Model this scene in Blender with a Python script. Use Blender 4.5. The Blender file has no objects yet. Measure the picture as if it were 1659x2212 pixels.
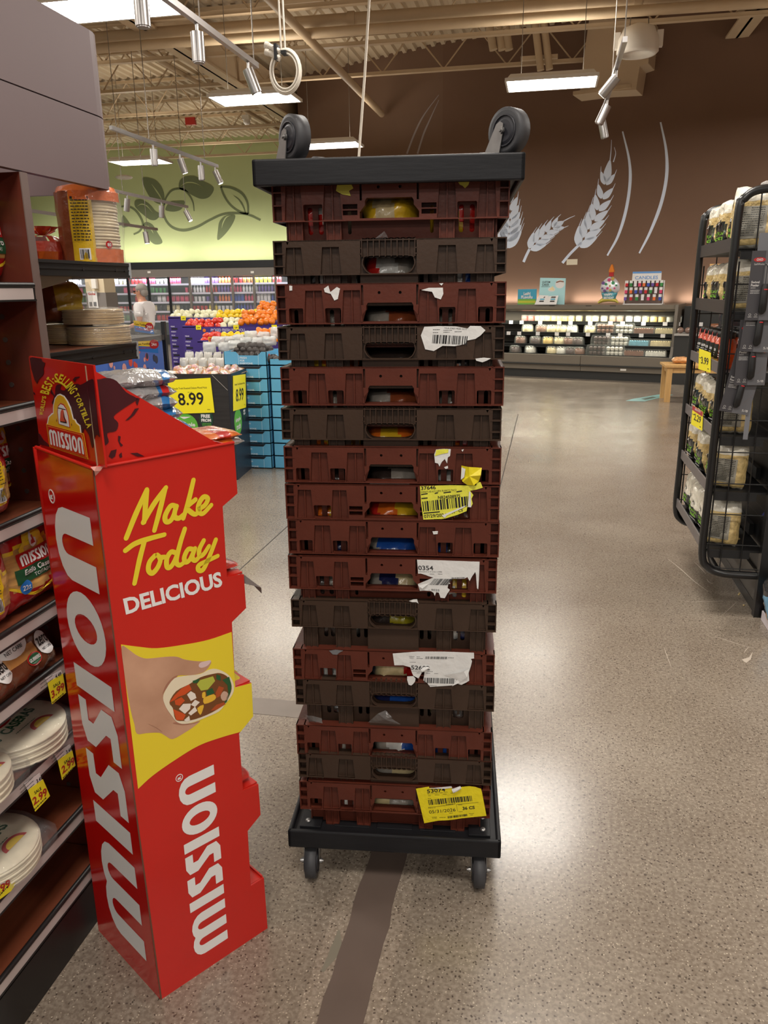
import bpy, math, random
import numpy as np
from mathutils import Vector, Matrix, noise
S = bpy.context.scene
COL = S.collection
rnd = random.Random(7)
PI = math.pi
# ------------------------------------------------------------------ camera
FPX = 1680.0; CX, CY = 829.5, 1106.0; EYE = 1.6
def _cd(x, y): return np.array([(x-CX)/FPX, -(y-CY)/FPX, -1.0])
_u = -_cd(900., 6960.); _u /= np.linalg.norm(_u)
_q0, _q1 = _cd(1188., 0.), _cd(1188., 1000.)
_a = _cd(1188., -(_q0@_u)/((_q1-_q0)@_u)*1000.); _a /= np.linalg.norm(_a)
RW = np.array([np.cross(_a, _u), _a, _u])
CAMP = np.array([0, 0, EYE])
cam = bpy.data.objects.new('camera', bpy.data.cameras.new('camera')); COL.objects.link(cam)
cam.data.sensor_fit = 'HORIZONTAL'; cam.data.sensor_width = 36.0
cam.data.lens = 36.0*FPX/1659.0
cam.data.clip_start = 0.02; cam.data.clip_end = 200
cam.matrix_world = Matrix.Translation(CAMP.tolist()) @ Matrix(RW.tolist()).to_4x4()
S.camera = cam
# ------------------------------------------------------------------ world, exposure, store lighting
S.view_settings.view_transform = 'Standard'; S.view_settings.look = 'None'
S.view_settings.exposure = 0.0; S.view_settings.gamma = 1.0; S.view_settings.use_curve_mapping = False
W = bpy.data.worlds.new('store_air'); S.world = W; W.use_nodes = True
W.node_tree.nodes['Background'].inputs[0].default_value = (1.0, .93, .84, 1)
W.node_tree.nodes['Background'].inputs[1].default_value = 0.22
TROFFER = 26.0      # emission of the visible lamps
def area(name, loc, sx, sy, power, rot=(0, 0, 0), col=(1, .95, .88)):
    d = bpy.data.lights.new(name, 'AREA'); d.shape = 'RECTANGLE'; d.size = sx; d.size_y = sy
    d.energy = power; d.color = col
    o = bpy.data.objects.new(name, d); COL.objects.link(o); o.location = loc; o.rotation_euler = rot
    return o
def uplight(x, y, z): area('lamp_uplight', (x, y, z), 1.1, .5, 17, (PI, 0, 0), (1, .93, .82))      # open top of a lamp box
# the store's lamps that hang outside the picture, on the same grid as the visible ones
for gx in (-4.2, -0.1, 4.0):
    for gy in (-7.5, -3.7, 0.1, 3.9, 7.7, 11.7, 15.4):
        if gx == -4.2 and gy > 7 or gx == -0.1 and gy > 11 or gx == 4.0 and gy > 12: continue
        area('ceiling_lamp_light', (gx, gy, 4.2), 1.15, .6, 84 if gy < 1 else 94); uplight(gx, gy, 4.3)
for gx in (-8.6, -12.8):
    for gy in (4, 8, 12.3, 20.3) : area('ceiling_lamp_light', (gx, gy, 4.3), 1.15, .6, 110); uplight(gx, gy, 4.4)
# ------------------------------------------------------------------ pixel rays onto real planes
def ray(x, y): return RW @ _cd(x, y)
def hz(x, y, z=0.): v = ray(x, y); return CAMP+v*((z-EYE)/v[2])
def hy(x, y, Y): v = ray(x, y); return CAMP+v*(Y/v[1])
def hx(x, y, X): v = ray(x, y); return CAMP+v*(X/v[0])
class Fr:
    """a plane frame: a*u + b*v + c*n from o; n points to the viewer's side"""
    def __init__(s, o, u, v, n=None):
        s.o = np.array(o, float); s.u = np.array(u, float); s.v = np.array(v, float)
        s.n = np.cross(s.u, s.v) if n is None else np.array(n, float)
    def w(s, a, b, c=0.): return s.o+s.u*a+s.v*b+s.n*c
    def px(s, x, y):
        r = ray(x, y); p = CAMP+r*(((s.o-CAMP)@s.n)/(r@s.n))-s.o
        return (float(p@s.u), float(p@s.v))
    def pp(s, pts): return [s.px(*p) for p in pts]
XZ = Fr((0, 0, 0), (1, 0, 0), (0, 0, 1), (0, -1, 0))
XY = Fr((0, 0, 0), (1, 0, 0), (0, 1, 0), (0, 0, 1))
# ------------------------------------------------------------------ materials
def lin(c): return tuple(((v/255/12.92) if v <= 10 else ((v/255+.055)/1.055)**2.4) for v in c)+(1,)
_M = {}
def mat(name, col, rough=.5, metal=0., coat=0., var=0., vs=12., bump=0., bs=60., emit=0., clear=0., stretch=None, col2=None, spec=None):
    if name in _M: return _M[name]
    m = bpy.data.materials.new(name); m.use_nodes = True; _M[name] = m
    nt = m.node_tree; N = nt.nodes; L = nt.links; b = N['Principled BSDF']
    c = lin(col); b.inputs['Base Color'].default_value = c
    b.inputs['Roughness'].default_value = rough; b.inputs['Metallic'].default_value = metal
    if spec is not None: b.inputs['Specular IOR Level'].default_value = spec
    if coat: b.inputs['Coat Weight'].default_value = coat; b.inputs['Coat Roughness'].default_value = .12
    if emit: b.inputs['Emission Color'].default_value = c; b.inputs['Emission Strength'].default_value = emit
    if var or bump or col2:
        tc = N.new('ShaderNodeTexCoord'); mp = N.new('ShaderNodeMapping'); L.new(tc.outputs['Object'], mp.inputs[0])
        if stretch: mp.inputs['Scale'].default_value = stretch
    if var or col2:
        n = N.new('ShaderNodeTexNoise'); n.inputs['Scale'].default_value = vs; n.inputs['Detail'].default_value = 5
        L.new(mp.outputs[0], n.inputs['Vector'])
        r = N.new('ShaderNodeValToRGB'); L.new(n.outputs['Fac'], r.inputs[0]); L.new(r.outputs[0], b.inputs['Base Color'])
        r.color_ramp.elements[0].position = .3; r.color_ramp.elements[1].position = .7
        r.color_ramp.elements[0].color = tuple(v*(1-var) for v in c[:3])+(1,)
        r.color_ramp.elements[1].color = lin(col2) if col2 else tuple(min(1, v*(1+var)) for v in c[:3])+(1,)
    if bump:
        n2 = N.new('ShaderNodeTexNoise'); n2.inputs['Scale'].default_value = bs; n2.inputs['Detail'].default_value = 3
        L.new(mp.outputs[0], n2.inputs['Vector'])
        bp = N.new('ShaderNodeBump'); bp.inputs['Strength'].default_value = bump; bp.inputs['Distance'].default_value = .01
        L.new(n2.outputs['Fac'], bp.inputs['Height']); L.new(bp.outputs[0], b.inputs['Normal'])
    if clear:
        t = N.new('ShaderNodeBsdfTransparent'); x = N.new('ShaderNodeMixShader'); x.inputs[0].default_value = clear
        L.new(b.outputs[0], x.inputs[1]); L.new(t.outputs[0], x.inputs[2]); L.new(x.outputs[0], N['Material Output'].inputs[0])
    return m
# ------------------------------------------------------------------ mesh builder
class MB:
    def __init__(s): s.v = []; s.f = []; s.m = []; s.s = []
    def add(s, vs, fs, mi=0, smooth=False, M=None):
        k = len(s.v)
        if M is not None: vs = [M @ Vector(v) for v in vs]
        s.v += [tuple(map(float, v)) for v in vs]; s.f += [tuple(i+k for i in f) for f in fs]
        s.m += [mi]*len(fs); s.s += [smooth]*len(fs); return s
    def box(s, x0, x1, y0, y1, z0, z1, mi=0, M=None):
        vs = [(x, y, z) for z in (z0, z1) for y in (y0, y1) for x in (x0, x1)]
        return s.add(vs, [(0, 2, 3, 1), (4, 5, 7, 6), (0, 1, 5, 4), (2, 6, 7, 3), (0, 4, 6, 2), (1, 3, 7, 5)], mi, False, M)
    def fbox(s, F, a0, a1, b0, b1, c0, c1, mi=0):
        vs = [F.w(a, b, c) for c in (c0, c1) for b in (b0, b1) for a in (a0, a1)]
        return s.add(vs, [(0, 2, 3, 1), (4, 5, 7, 6), (0, 1, 5, 4), (2, 6, 7, 3), (0, 4, 6, 2), (1, 3, 7, 5)], mi)
    def tube(s, pts, r, n=8, mi=0, closed=False, smooth=True):
        P = [Vector(tuple(map(float, p))) for p in pts]; k = len(P); R = r if isinstance(r, (list, tuple)) else [r]*k
        vs = []; T = None; nx = None
        for i, p in enumerate(P):
            t = ((P[(i+1) % k]-P[i-1]) if (closed or 0 < i < k-1) else (P[1]-P[0] if i == 0 else P[-1]-P[-2])).normalized()
            if nx is None:
                nx = t.orthogonal().normalized()
            else:
                nx = (nx-t*nx.dot(t)); nx = nx.normalized() if nx.length > 1e-6 else t.orthogonal().normalized()
            ny = t.cross(nx)
            vs += [p+(nx*math.cos(2*PI*j/n)+ny*math.sin(2*PI*j/n))*R[i] for j in range(n)]
        fs = [(i*n+j, i*n+(j+1) % n, ((i+1) % k)*n+(j+1) % n, ((i+1) % k)*n+j) for i in range(k if closed else k-1) for j in range(n)]
        s.add(vs, fs, mi, smooth)
        if not closed: s.add(vs[:n], [tuple(range(n))[::-1]], mi); s.add(vs[-n:], [tuple(range(n))], mi)
        return s
    def cyl(s, p, q, r, r2=None, n=16, mi=0, smooth=True): return s.tube([p, q], [r, r if r2 is None else r2], n, mi, False, smooth)
    def lathe(s, prof, c=(0, 0, 0), n=20, mi=0, M=None, sx=1., sy=1., smooth=True):
        k = len(prof); vs = [(c[0]+r*math.cos(2*PI*j/n)*sx, c[1]+r*math.sin(2*PI*j/n)*sy, c[2]+z) for r, z in prof for j in range(n)]
        fs = [(i*n+j, i*n+(j+1) % n, (i+1)*n+(j+1) % n, (i+1)*n+j) for i in range(k-1) for j in range(n)]
        s.add(vs, fs, mi, smooth, M); s.add(vs[:n], [tuple(range(n))[::-1]], mi, False, M); s.add(vs[-n:], [tuple(range(n))], mi, False, M); return s
    def ell(s, c, r, nu=12, nv=8, mi=0, M=None, p=1., jit=0.):
        vs = []; sg = lambda t: math.copysign(abs(t)**p, t)
        for i in range(nv+1):
            for j in range(nu):
                th = PI*i/nv; ph = 2*PI*j/nu; q = 1+(rnd.uniform(-jit, jit) if 0 < i < nv else 0)
                vs.append((c[0]+r[0]*q*sg(math.sin(th))*sg(math.cos(ph)), c[1]+r[1]*q*sg(math.sin(th))*sg(math.sin(ph)), c[2]-r[2]*q*sg(math.cos(th))))
        fs = [(i*nu+j, i*nu+(j+1) % nu, (i+1)*nu+(j+1) % nu, (i+1)*nu+j) for i in range(nv) for j in range(nu)]
        return s.add(vs, fs, mi, True, M)
    def shape(s, polys, F, c0=0., c1=None, mi=0, yfun=None):
        """filled outline with holes (even-odd), in a plane frame, from depth c0 to c1"""
        cu = bpy.data.curves.new('t', 'CURVE'); cu.dimensions = '2D'; cu.fill_mode = 'BOTH'
        h = 0 if c1 is None else abs(c1-c0)/2; cu.extrude = h
        for p in polys:
            sp = cu.splines.new('POLY'); sp.points.add(len(p)-1)
            for k, q in enumerate(p): sp.points[k].co = (q[0], q[1], 0, 1)
            sp.use_cyclic_u = True
        s._cv(cu, lambda v: F.w(v[0], v[1], (c0 if c1 is None else (c0+c1)/2)+v[2]+(yfun(v[0], v[1]) if yfun else 0)), mi); return s
    def _cv(s, cu, fn, mi):
        o = bpy.data.objects.new('t', cu); me = o.to_mesh()
        s.add([fn(v.co) for v in me.vertices], [tuple(p.vertices) for p in me.polygons], mi)
        o.to_mesh_clear(); bpy.data.objects.remove(o); bpy.data.curves.remove(cu)
    def text(s, t, F, bl, br, tl, c=.001, mi=0, bold=0.02, yfun=None, sh=0.):
        """lettering whose bounding box is stretched onto bl, br, tl (frame coordinates)"""
        vs, fs = glyphs(t, bold, sh)
        if not vs: return s
        xs = [v[0] for v in vs]; ys = [v[1] for v in vs]; x0, x1, y0, y1 = min(xs), max(xs), min(ys), max(ys)
        out = []
        for v in vs:
            a = (v[0]-x0)/max(1e-6, x1-x0); b = (v[1]-y0)/max(1e-6, y1-y0)
            p = bl[0]+(br[0]-bl[0])*a+(tl[0]-bl[0])*b; q = bl[1]+(br[1]-bl[1])*a+(tl[1]-bl[1])*b
            out.append(F.w(p, q, c+(yfun(p, q) if yfun else 0)))
        return s.add(out, fs, mi)
    def tx(s, t, F, x, y, h, w=None, c=.001, mi=0, bold=.02, yfun=None):
        """lettering of cap height h centred on x, baseline y; width w or natural"""
        if w is None:
            vs, _ = glyphs(t, bold, 0.)
            xs = [v[0] for v in vs]; ys = [v[1] for v in vs]; w = h*(max(xs)-min(xs))/max(1e-6, max(ys)-min(ys))
        return s.text(t, F, (x-w/2, y), (x+w/2, y), (x-w/2, y+h), c, mi, bold, yfun)
    def build(s, name, mats, parent=None, label=None, bevel=0., **kw):
        me = bpy.data.meshes.new(name); me.from_pydata(s.v, [], s.f)
        if not isinstance(mats, (list, tuple)): mats = [mats]
        for m in mats: me.materials.append(m)
        me.polygons.foreach_set('material_index', s.m); me.polygons.foreach_set('use_smooth', s.s); me.update()
        o = bpy.data.objects.new(name, me); COL.objects.link(o)
        if bevel:
            b = o.modifiers.new('b', 'BEVEL'); b.width = bevel; b.segments = 2; b.limit_method = 'ANGLE'; b.angle_limit = .7
        if parent is not None:
            o.parent = parent; o.matrix_parent_inverse = wm(parent).inverted()
        if label: o['label'] = label
        for k, v in kw.items(): o[k] = v
        return o
def wm(o):
    m = Matrix.LocRotScale(o.location, o.rotation_euler, o.scale)
    return wm(o.parent) @ o.matrix_parent_inverse @ m if o.parent else m
_G = {}
def glyphs(t, bold=0.02, sh=0.):
    k = (t, bold, sh)
    if k not in _G:
        cu = bpy.data.curves.new('t', 'FONT'); cu.body = t; cu.size = 1; cu.offset = bold; cu.shear = sh; cu.resolution_u = 3
        o = bpy.data.objects.new('t', cu); me = o.to_mesh()
        _G[k] = ([tuple(v.co) for v in me.vertices], [tuple(p.vertices) for p in me.polygons])
        o.to_mesh_clear(); bpy.data.objects.remove(o); bpy.data.curves.remove(cu)
    return _G[k]
def thing(name, label, cat, loc=(0, 0, 0), group=None, rz=0.):
    o = bpy.data.objects.new(name, None); COL.objects.link(o); o.location = tuple(map(float, loc)); o.rotation_euler = (0, 0, rz)
    o.empty_display_size = .05; o['label'] = label; o['category'] = cat
    if group: o['group'] = group
    return o
def tag(o, label, cat, group=None):
    o['label'] = label; o['category'] = cat
    if group: o['group'] = group
    return o
def dup(r, loc, rz=0., label=None, group=None, scale=None, mats=None):
    """a copy of a thing with its parts and their sub-parts"""
    def rec(o, par):
        c = o.copy(); COL.objects.link(c)
        if par is not None: c.parent = par
        for ch in KIDS.get(o.name, [x for x in o.children]): rec(ch, c)
        return c
    c = rec(r, None); c.location = tuple(map(float, loc)); c.rotation_euler = (0, 0, rz)
    if scale: c.scale = scale if isinstance(scale, tuple) else (scale,)*3
    if label: c['label'] = label
    if group: c['group'] = group
    return c
KIDS = {}
# ------------------------------------------------------------------ 2-D drawing helpers
def smooth(pts, k=6, closed=False):
    P = [np.array(p, float) for p in pts]; n = len(P); out = []
    for i in range(n if closed else n-1):
        p0 = P[(i-1) % n] if closed or i > 0 else 2*P[0]-P[1]
        p1, p2 = P[i], P[(i+1) % n]
        p3 = P[(i+2) % n] if closed or i+2 < n else 2*P[-1]-P[-2]
        for j in range(k):
            t = j/k; out.append(tuple(.5*((2*p1)+(-p0+p2)*t+(2*p0-5*p1+4*p2-p3)*t*t+(-p0+3*p1-3*p2+p3)*t**3)))
    if not closed: out.append(tuple(P[-1]))
    return out
def stroke(pts, w, cap=True):
    P = [np.array(p, float) for p in pts]; n = len(P); W = w if isinstance(w, (list, tuple)) else [w]*n
    if len(W) != n: W = list(np.interp(np.linspace(0, 1, n), np.linspace(0, 1, len(W)), W))
    l, r = [], []
    for i in range(n):
        t = (P[min(i+1, n-1)]-P[max(i-1, 0)]); t /= (np.linalg.norm(t)+1e-9); m = np.array([-t[1], t[0]])*W[i]/2
        l.append(tuple(P[i]+m)); r.append(tuple(P[i]-m))
    return l+r[::-1]
def ring(cx, cy, rx, ry=None, n=24, a0=0., a1=2*PI): 
    ry = rx if ry is None else ry
    return [(cx+rx*math.cos(a0+(a1-a0)*i/n), cy+ry*math.sin(a0+(a1-a0)*i/n)) for i in range(n if a1-a0 > 6.28 else n+1)]
def rect(x0, x1, y0, y1): return [(x0, y0), (x1, y0), (x1, y1), (x0, y1)]
def rrect(x0, x1, y0, y1, r, k=4):
    o = []
    for cx, cy, a in ((x1-r, y0+r, -PI/2), (x1-r, y1-r, 0), (x0+r, y1-r, PI/2), (x0+r, y0+r, PI)):
        o += [(cx+r*math.cos(a+PI/2*i/k), cy+r*math.sin(a+PI/2*i/k)) for i in range(k+1)]
    return o
def arch(x0, x1, h, t, r=None, k=8):
    ro = (x1-x0)/2; ri = ro-t; cx = (x0+x1)/2; ry = min(h*.45, ro*1.15)
    o = [(x1, 0)]+[(cx+ro*math.cos(PI*i/k), h-ry+ry*math.sin(PI*i/k)) for i in range(k+1)]+[(x0, 0), (x0+t, 0)]
    return o+[(cx-ri*math.cos(PI*i/k), h-ry+(ry-t*.9)*math.sin(PI*i/k)) for i in range(k+1)]+[(x1-t, 0)]
def wordmark():
    """seven rounded block letters: m i s s i o n; x 0..6.05, y 0..1.9; list of (outline, hole...)"""
    h, t = 1.9, .36; L = []
    L.append([arch(0, 1.0, h, t)]); L.append([arch(1.0-t, 2.0-t, h, t)])
    x = 1.86; L.append([rect(x, x+t, 0, h)]); x += .52
    for q in range(2):
        L.append([[(x+.72, h), (x+.26, h), (x+.02, h-.18), (x+.02, h-.62), (x+.36, .62), (x+.36, .40), (x, .40), (x, 0), (x+.50, 0), (x+.74, .2), (x+.74, .70), (x+.40, h-.66), (x+.40, h-.40), (x+.72, h-.40)]])
        x += .86
    L.append([rect(x, x+t, 0, h)]); x += .50
    L.append([ring(x+.52, h/2, .52, h/2, 28), ring(x+.52, h/2, .20, h/2-.40, 20)]); x += 1.16
    L.append([arch(x, x+1.0, h, t)])
    return L, x+1.0, h
def mark(mb, F, bl, br, tl, c=.0012, mi=0, yfun=None):
    L, w, h = wordmark()
    f = lambda p: (bl[0]+(br[0]-bl[0])*p[0]/w+(tl[0]-bl[0])*p[1]/h, bl[1]+(br[1]-bl[1])*p[0]/w+(tl[1]-bl[1])*p[1]/h)
    for k, let in enumerate(L): mb.shape([[f(p) for p in q] for q in let], F, c+k*2e-5, None, mi, yfun)
def barcode(mb, F, bl, br, tl, n=40, c=.001, mi=0, seed=3):
    r = random.Random(seed); x = 0; W_ = []
    while x < 1:
        a = r.choice((.5, 1, 1, 1.8))/n; W_.append((x, min(1, x+a))); x += a+r.choice((.5, .8, 1.2))/n
    f = lambda a, b: (bl[0]+(br[0]-bl[0])*a+(tl[0]-bl[0])*b, bl[1]+(br[1]-bl[1])*a+(tl[1]-bl[1])*b)
    for a, b in W_: mb.add([F.w(*f(p, q), c) for p, q in ((a, 0), (b, 0), (b, 1), (a, 1))], [(0, 1, 2, 3)], mi)
def ribbon(mb, F, pts, w, c=.001, mi=0):
    n = len(pts); o = stroke(pts, w); l, r = o[:n], o[n:][::-1]
    mb.add([F.w(*p, c) for p in l+r], [(i, n+i, n+i+1, i+1) for i in range(n-1)], mi)
    W = w if isinstance(w, (int, float)) else None
    for p, q in ((l[0], r[0]), (l[-1], r[-1])):
        m = ((p[0]+q[0])/2, (p[1]+q[1])/2); R_ = math.dist(p, q)/2; mb.add([F.w(*v, c-.00002) for v in ring(*m, R_, n=12)], [tuple(range(12))], mi)
def squiggle(mb, F, x0, x1, y, h, c=.001, mi=0, seed=1, ang=0.):
    """a line of print too small to read: little dashes"""
    r = random.Random(seed); x = x0
    while x < x1:
        w = r.uniform(.6, 2.2)*h; yy = y+(x-x0)*ang
        mb.add([F.w(*p, c) for p in rect(x, min(x+w, x1), yy, yy+h)], [(0, 1, 2, 3)], mi); x += w+h*.5
# ================================================================== THE SETTING
def struct(o): o['kind'] = 'structure'; return o
# polished concrete: warm grey-brown ground, aggregate chips, soft mottling
def floor_mat(name='polished_concrete', k=1.0):
    lin = lambda c: tuple(globals()['lin'](tuple(min(255, v*k) for v in c)))
    m = bpy.data.materials.new(name); m.use_nodes = True; nt = m.node_tree; N = nt.nodes; L = nt.links; b = N['Principled BSDF']
    tc = N.new('ShaderNodeTexCoord')
    def nz(scale, det=4, rough=.55):
        n = N.new('ShaderNodeTexNoise'); n.inputs['Scale'].default_value = scale; n.inputs['Detail'].default_value = det
        n.inputs['Roughness'].default_value = rough; L.new(tc.outputs['Object'], n.inputs['Vector']); return n
    def ramp(src, p0, p1, c0, c1):
        r = N.new('ShaderNodeValToRGB'); L.new(src, r.inputs[0]); r.color_ramp.elements[0].position = p0; r.color_ramp.elements[1].position = p1
        r.color_ramp.elements[0].color = c0; r.color_ramp.elements[1].color = c1; return r
    def mix(f, a, c):
        x = N.new('ShaderNodeMix'); x.data_type = 'RGBA'; L.new(f, x.inputs[0]); L.new(a, x.inputs[6])
        if isinstance(c, tuple): x.inputs[7].default_value = c
        else: L.new(c, x.inputs[7])
        return x.outputs[2]
    base = ramp(nz(1.1, 6).outputs['Fac'], .3, .72, lin((112, 99, 86)), lin((147, 136, 122))).outputs[0]
    fine = ramp(nz(90, 3).outputs['Fac'], .42, .62, lin((110, 98, 86)), lin((155, 144, 130))).outputs[0]
    x = N.new('ShaderNodeMix'); x.data_type = 'RGBA'; x.inputs[0].default_value = .45; L.new(base, x.inputs[6]); L.new(fine, x.inputs[7]); col = x.outputs[2]
    nw = nz(55, 2); warp = N.new('ShaderNodeMix'); warp.data_type = 'RGBA'; warp.blend_type = 'ADD'; warp.inputs[0].default_value = .012; L.new(tc.outputs['Object'], warp.inputs[6]); L.new(nw.outputs['Color'], warp.inputs[7])
    def chips(scale, lo, hi, thr):
        v = N.new('ShaderNodeTexVoronoi'); v.inputs['Scale'].default_value = scale; v.inputs['Randomness'].default_value = 1
        L.new(warp.outputs[2], v.inputs['Vector'])
        sep = N.new('ShaderNodeSeparateColor'); L.new(v.outputs['Color'], sep.inputs[0])
        d = ramp(v.outputs['Distance'], lo, hi, (1, 1, 1, 1), (0, 0, 0, 1))
        g = N.new('ShaderNodeMath'); g.operation = 'GREATER_THAN'; L.new(sep.outputs[0], g.inputs[0]); g.inputs[1].default_value = thr
        q = N.new('ShaderNodeMath'); q.operation = 'MULTIPLY'; L.new(d.outputs[0], q.inputs[0]); L.new(g.outputs[0], q.inputs[1]); return q.outputs[0]
    col = mix(chips(105, .18, .36, .60), col, lin((72, 62, 54)))
    col = mix(chips(150, .2, .32, .72), col, lin((176, 164, 146)))
    col = mix(chips(52, .12, .28, .85), col, lin((78, 68, 60)))
    L.new(col, b.inputs['Base Color'])
    rg = N.new('ShaderNodeMapRange'); L.new(nz(2.2, 5).outputs['Fac'], rg.inputs[0])
    rg.inputs[1].default_value = .3; rg.inputs[2].default_value = .75; rg.inputs[3].default_value = .19; rg.inputs[4].default_value = .27
    L.new(rg.outputs[0], b.inputs['Roughness']); b.inputs['Specular IOR Level'].default_value = .75
    bp = N.new('ShaderNodeBump'); bp.inputs['Strength'].default_value = .025; bp.inputs['Distance'].default_value = .004
    L.new(nz(7, 3).outputs['Fac'], bp.inputs['Height']); L.new(bp.outputs[0], b.inputs['Normal'])
    return m
mb = MB(); mb.box(-19, 7, -3, 26, -.12, 0); struct(mb.build('floor', floor_mat()))
# filled trench with ragged edges that runs under the dolly along the aisle
mb = MB(); L_, R_ = [], []
for i in range(64):
    y = -.6+i*.06
    L_.append((-.445+.009*noise.noise((y*9, 0, 0))+.004*noise.noise((y*40, 3, 0)), y)); R_.append((-.340+.009*noise.noise((y*9, 9, 0))+.005*noise.noise((y*40, 5, 0)), y))
mb.shape([L_+R_[::-1]], XY, -.01, .0012)
struct(mb.build('trim_1', mat('trench_fill', (98, 84, 76), .42, var=.07, vs=6)))
mb = MB(); e_ = lambda q, s, w: [(x+s*(w+.012*noise.noise((y*5, 20+s, 0))), y) for x, y in q]
mb.shape([e_(L_, -1, .050)+L_[::-1]], XY, -.01, .0005); struct(mb.build('trim_6', floor_mat('ground_edge', 1.09))); mb = MB(); mb.shape([R_+e_(R_, 1, .042)[::-1]], XY, -.01, .0005); struct(mb.build('trim_7', bpy.data.materials['ground_edge']))
mb = MB()
mb.shape([stroke(smooth([(-.47, 1.45), (-.455, 1.52), (-.463, 1.58)], 5), [.008, .03, .006])], XY, -.001, .0009)
struct(mb.build('trim_2', mat('patch_grey', (120, 114, 100), .4)))
mb = MB(); jm = mat('joint_dark', (52, 46, 42), .6)
mb.box(-.338, -.330, 2.6, 10.3, -.01, .001); mb.box(-1.74, -1.733, 4.0, 14, -.01, .001)
struct(mb.build('trim_3', jm))
mb = MB(); mb.box(-1.9, -.345, 2.56, 2.68, -.01, .001); struct(mb.build('trim_4', mat('cross_fill', (122, 112, 104), .38, var=.06)))
# white scuffs on the floor by the wire rack
mb = MB(); g = lambda *p: [tuple(hz(*q)[:2]) for q in p]
for pts, w in (([(1442, 1207), (1470, 1229), (1500, 1256), (1530, 1278)], .010), ([(1500, 1214), (1515, 1229), (1525, 1240)], .012), ([(1592, 1300), (1576, 1315), (1560, 1329)], .007), ([(1545, 1375), (1590, 1390), (1628, 1401)], .006),
               ([(1480, 1300), (1530, 1299), (1562, 1298)], .005), ([(1434, 1398), (1442, 1420), (1450, 1442)], .005), ([(1607, 1411), (1612, 1403), (1618, 1397)], .006), ([(1527, 1250), (1530, 1256), (1540, 1262)], .008)):
    mb.shape([stroke(smooth(g(*pts), 4), [.0008, w*.5, w*.4, .0008])], XY, -.001, .0006)
mb.shape([g((1602, 1425), (1618, 1420), (1626, 1408), (1622, 1424), (1612, 1432))], XY, -.001, .0006)
struct(mb.build('trim_5', mat('scuff', (172, 160, 146), .6)))
# end wall with the wheat mural, brown, not square to the aisle
BN = np.array([-.31016186, -.95068376, 0]); BU = np.array([.95068376, -.31016186, 0])
CASE0 = np.array([-.76, 14.91, 0.])                       # front foot of the bakery case
WB0 = CASE0-BN*.95                                         # a point of the wall
FB = Fr(WB0, BU, (0, 0, 1), BN)
brown = mat('brown_paint', (112, 84, 65), .75, var=.04, vs=1.5)
mb = MB(); a0 = FB.px(955, 400)[0]
mb.fbox(FB, a0, 7.2, 0, 6.05, -.2, 0); struct(mb.build('wall_back', brown))
p0 = FB.w(a0, 0); p1 = np.array([-5.55, 17.95, 0]); du = (p0-p1)/np.linalg.norm(p0-p1)
FB2 = Fr(p1, du, (0, 0, 1), (du[1], -du[0], 0)); wl = float(np.linalg.norm(p0-p1))
mb = MB(); mb.fbox(FB2, 0, wl, 0, 6.05, -.2, 0); struct(mb.build('wall_back_corner', mat('brown_paint_b', (115, 88, 69), .75, var=.04, vs=1.5)))
mb = MB(); mb.box(-5.55, -5.40, 17.95, 24.2, 0, 6.05); struct(mb.build('wall_return', brown))
# green wall over the cooler doors
FG = Fr((0, 24, 0), (1, 0, 0), (0, 0, 1), (0, -1, 0))
mb = MB(); mb.box(-19, -5.4, 24, 24.2, 0, 6.05); struct(mb.build('wall_left_far', mat('green_paint', (170, 178, 126), .75, var=.03, vs=1.2)))
mb = MB(); mb.box(-19, -18.8, -3, 24, 0, 6.05); struct(mb.build('wall_left', mat('green_paint', (170, 178, 126))))
mb = MB(); mb.box(5.6, 5.8, -3, 16, 0, 6.05); struct(mb.build('wall_right', brown))
# ceiling deck: fluted steel, flutes run along the aisle
deck = mat('deck_cream', (190, 170, 141), .6, var=.05, vs=.8)
mb = MB(); xs = []; x = -19.
while x < 7:
    xs += [(x, 6.0), (x+.07, 6.0), (x+.10, 6.05), (x+.17, 6.05)]; x += .2
vs = [(a, y, z) for y in (-3, 26) for a, z in xs]; k = len(xs)
mb.add(vs, [(i, i+1, k+i+1, k+i) for i in range(k-1)]); struct(mb.build('ceiling', deck))
mb = MB(); mb.box(-19, 7, -3, 26, 6.08, 6.15); struct(mb.build('ceiling_slab', deck))

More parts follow.
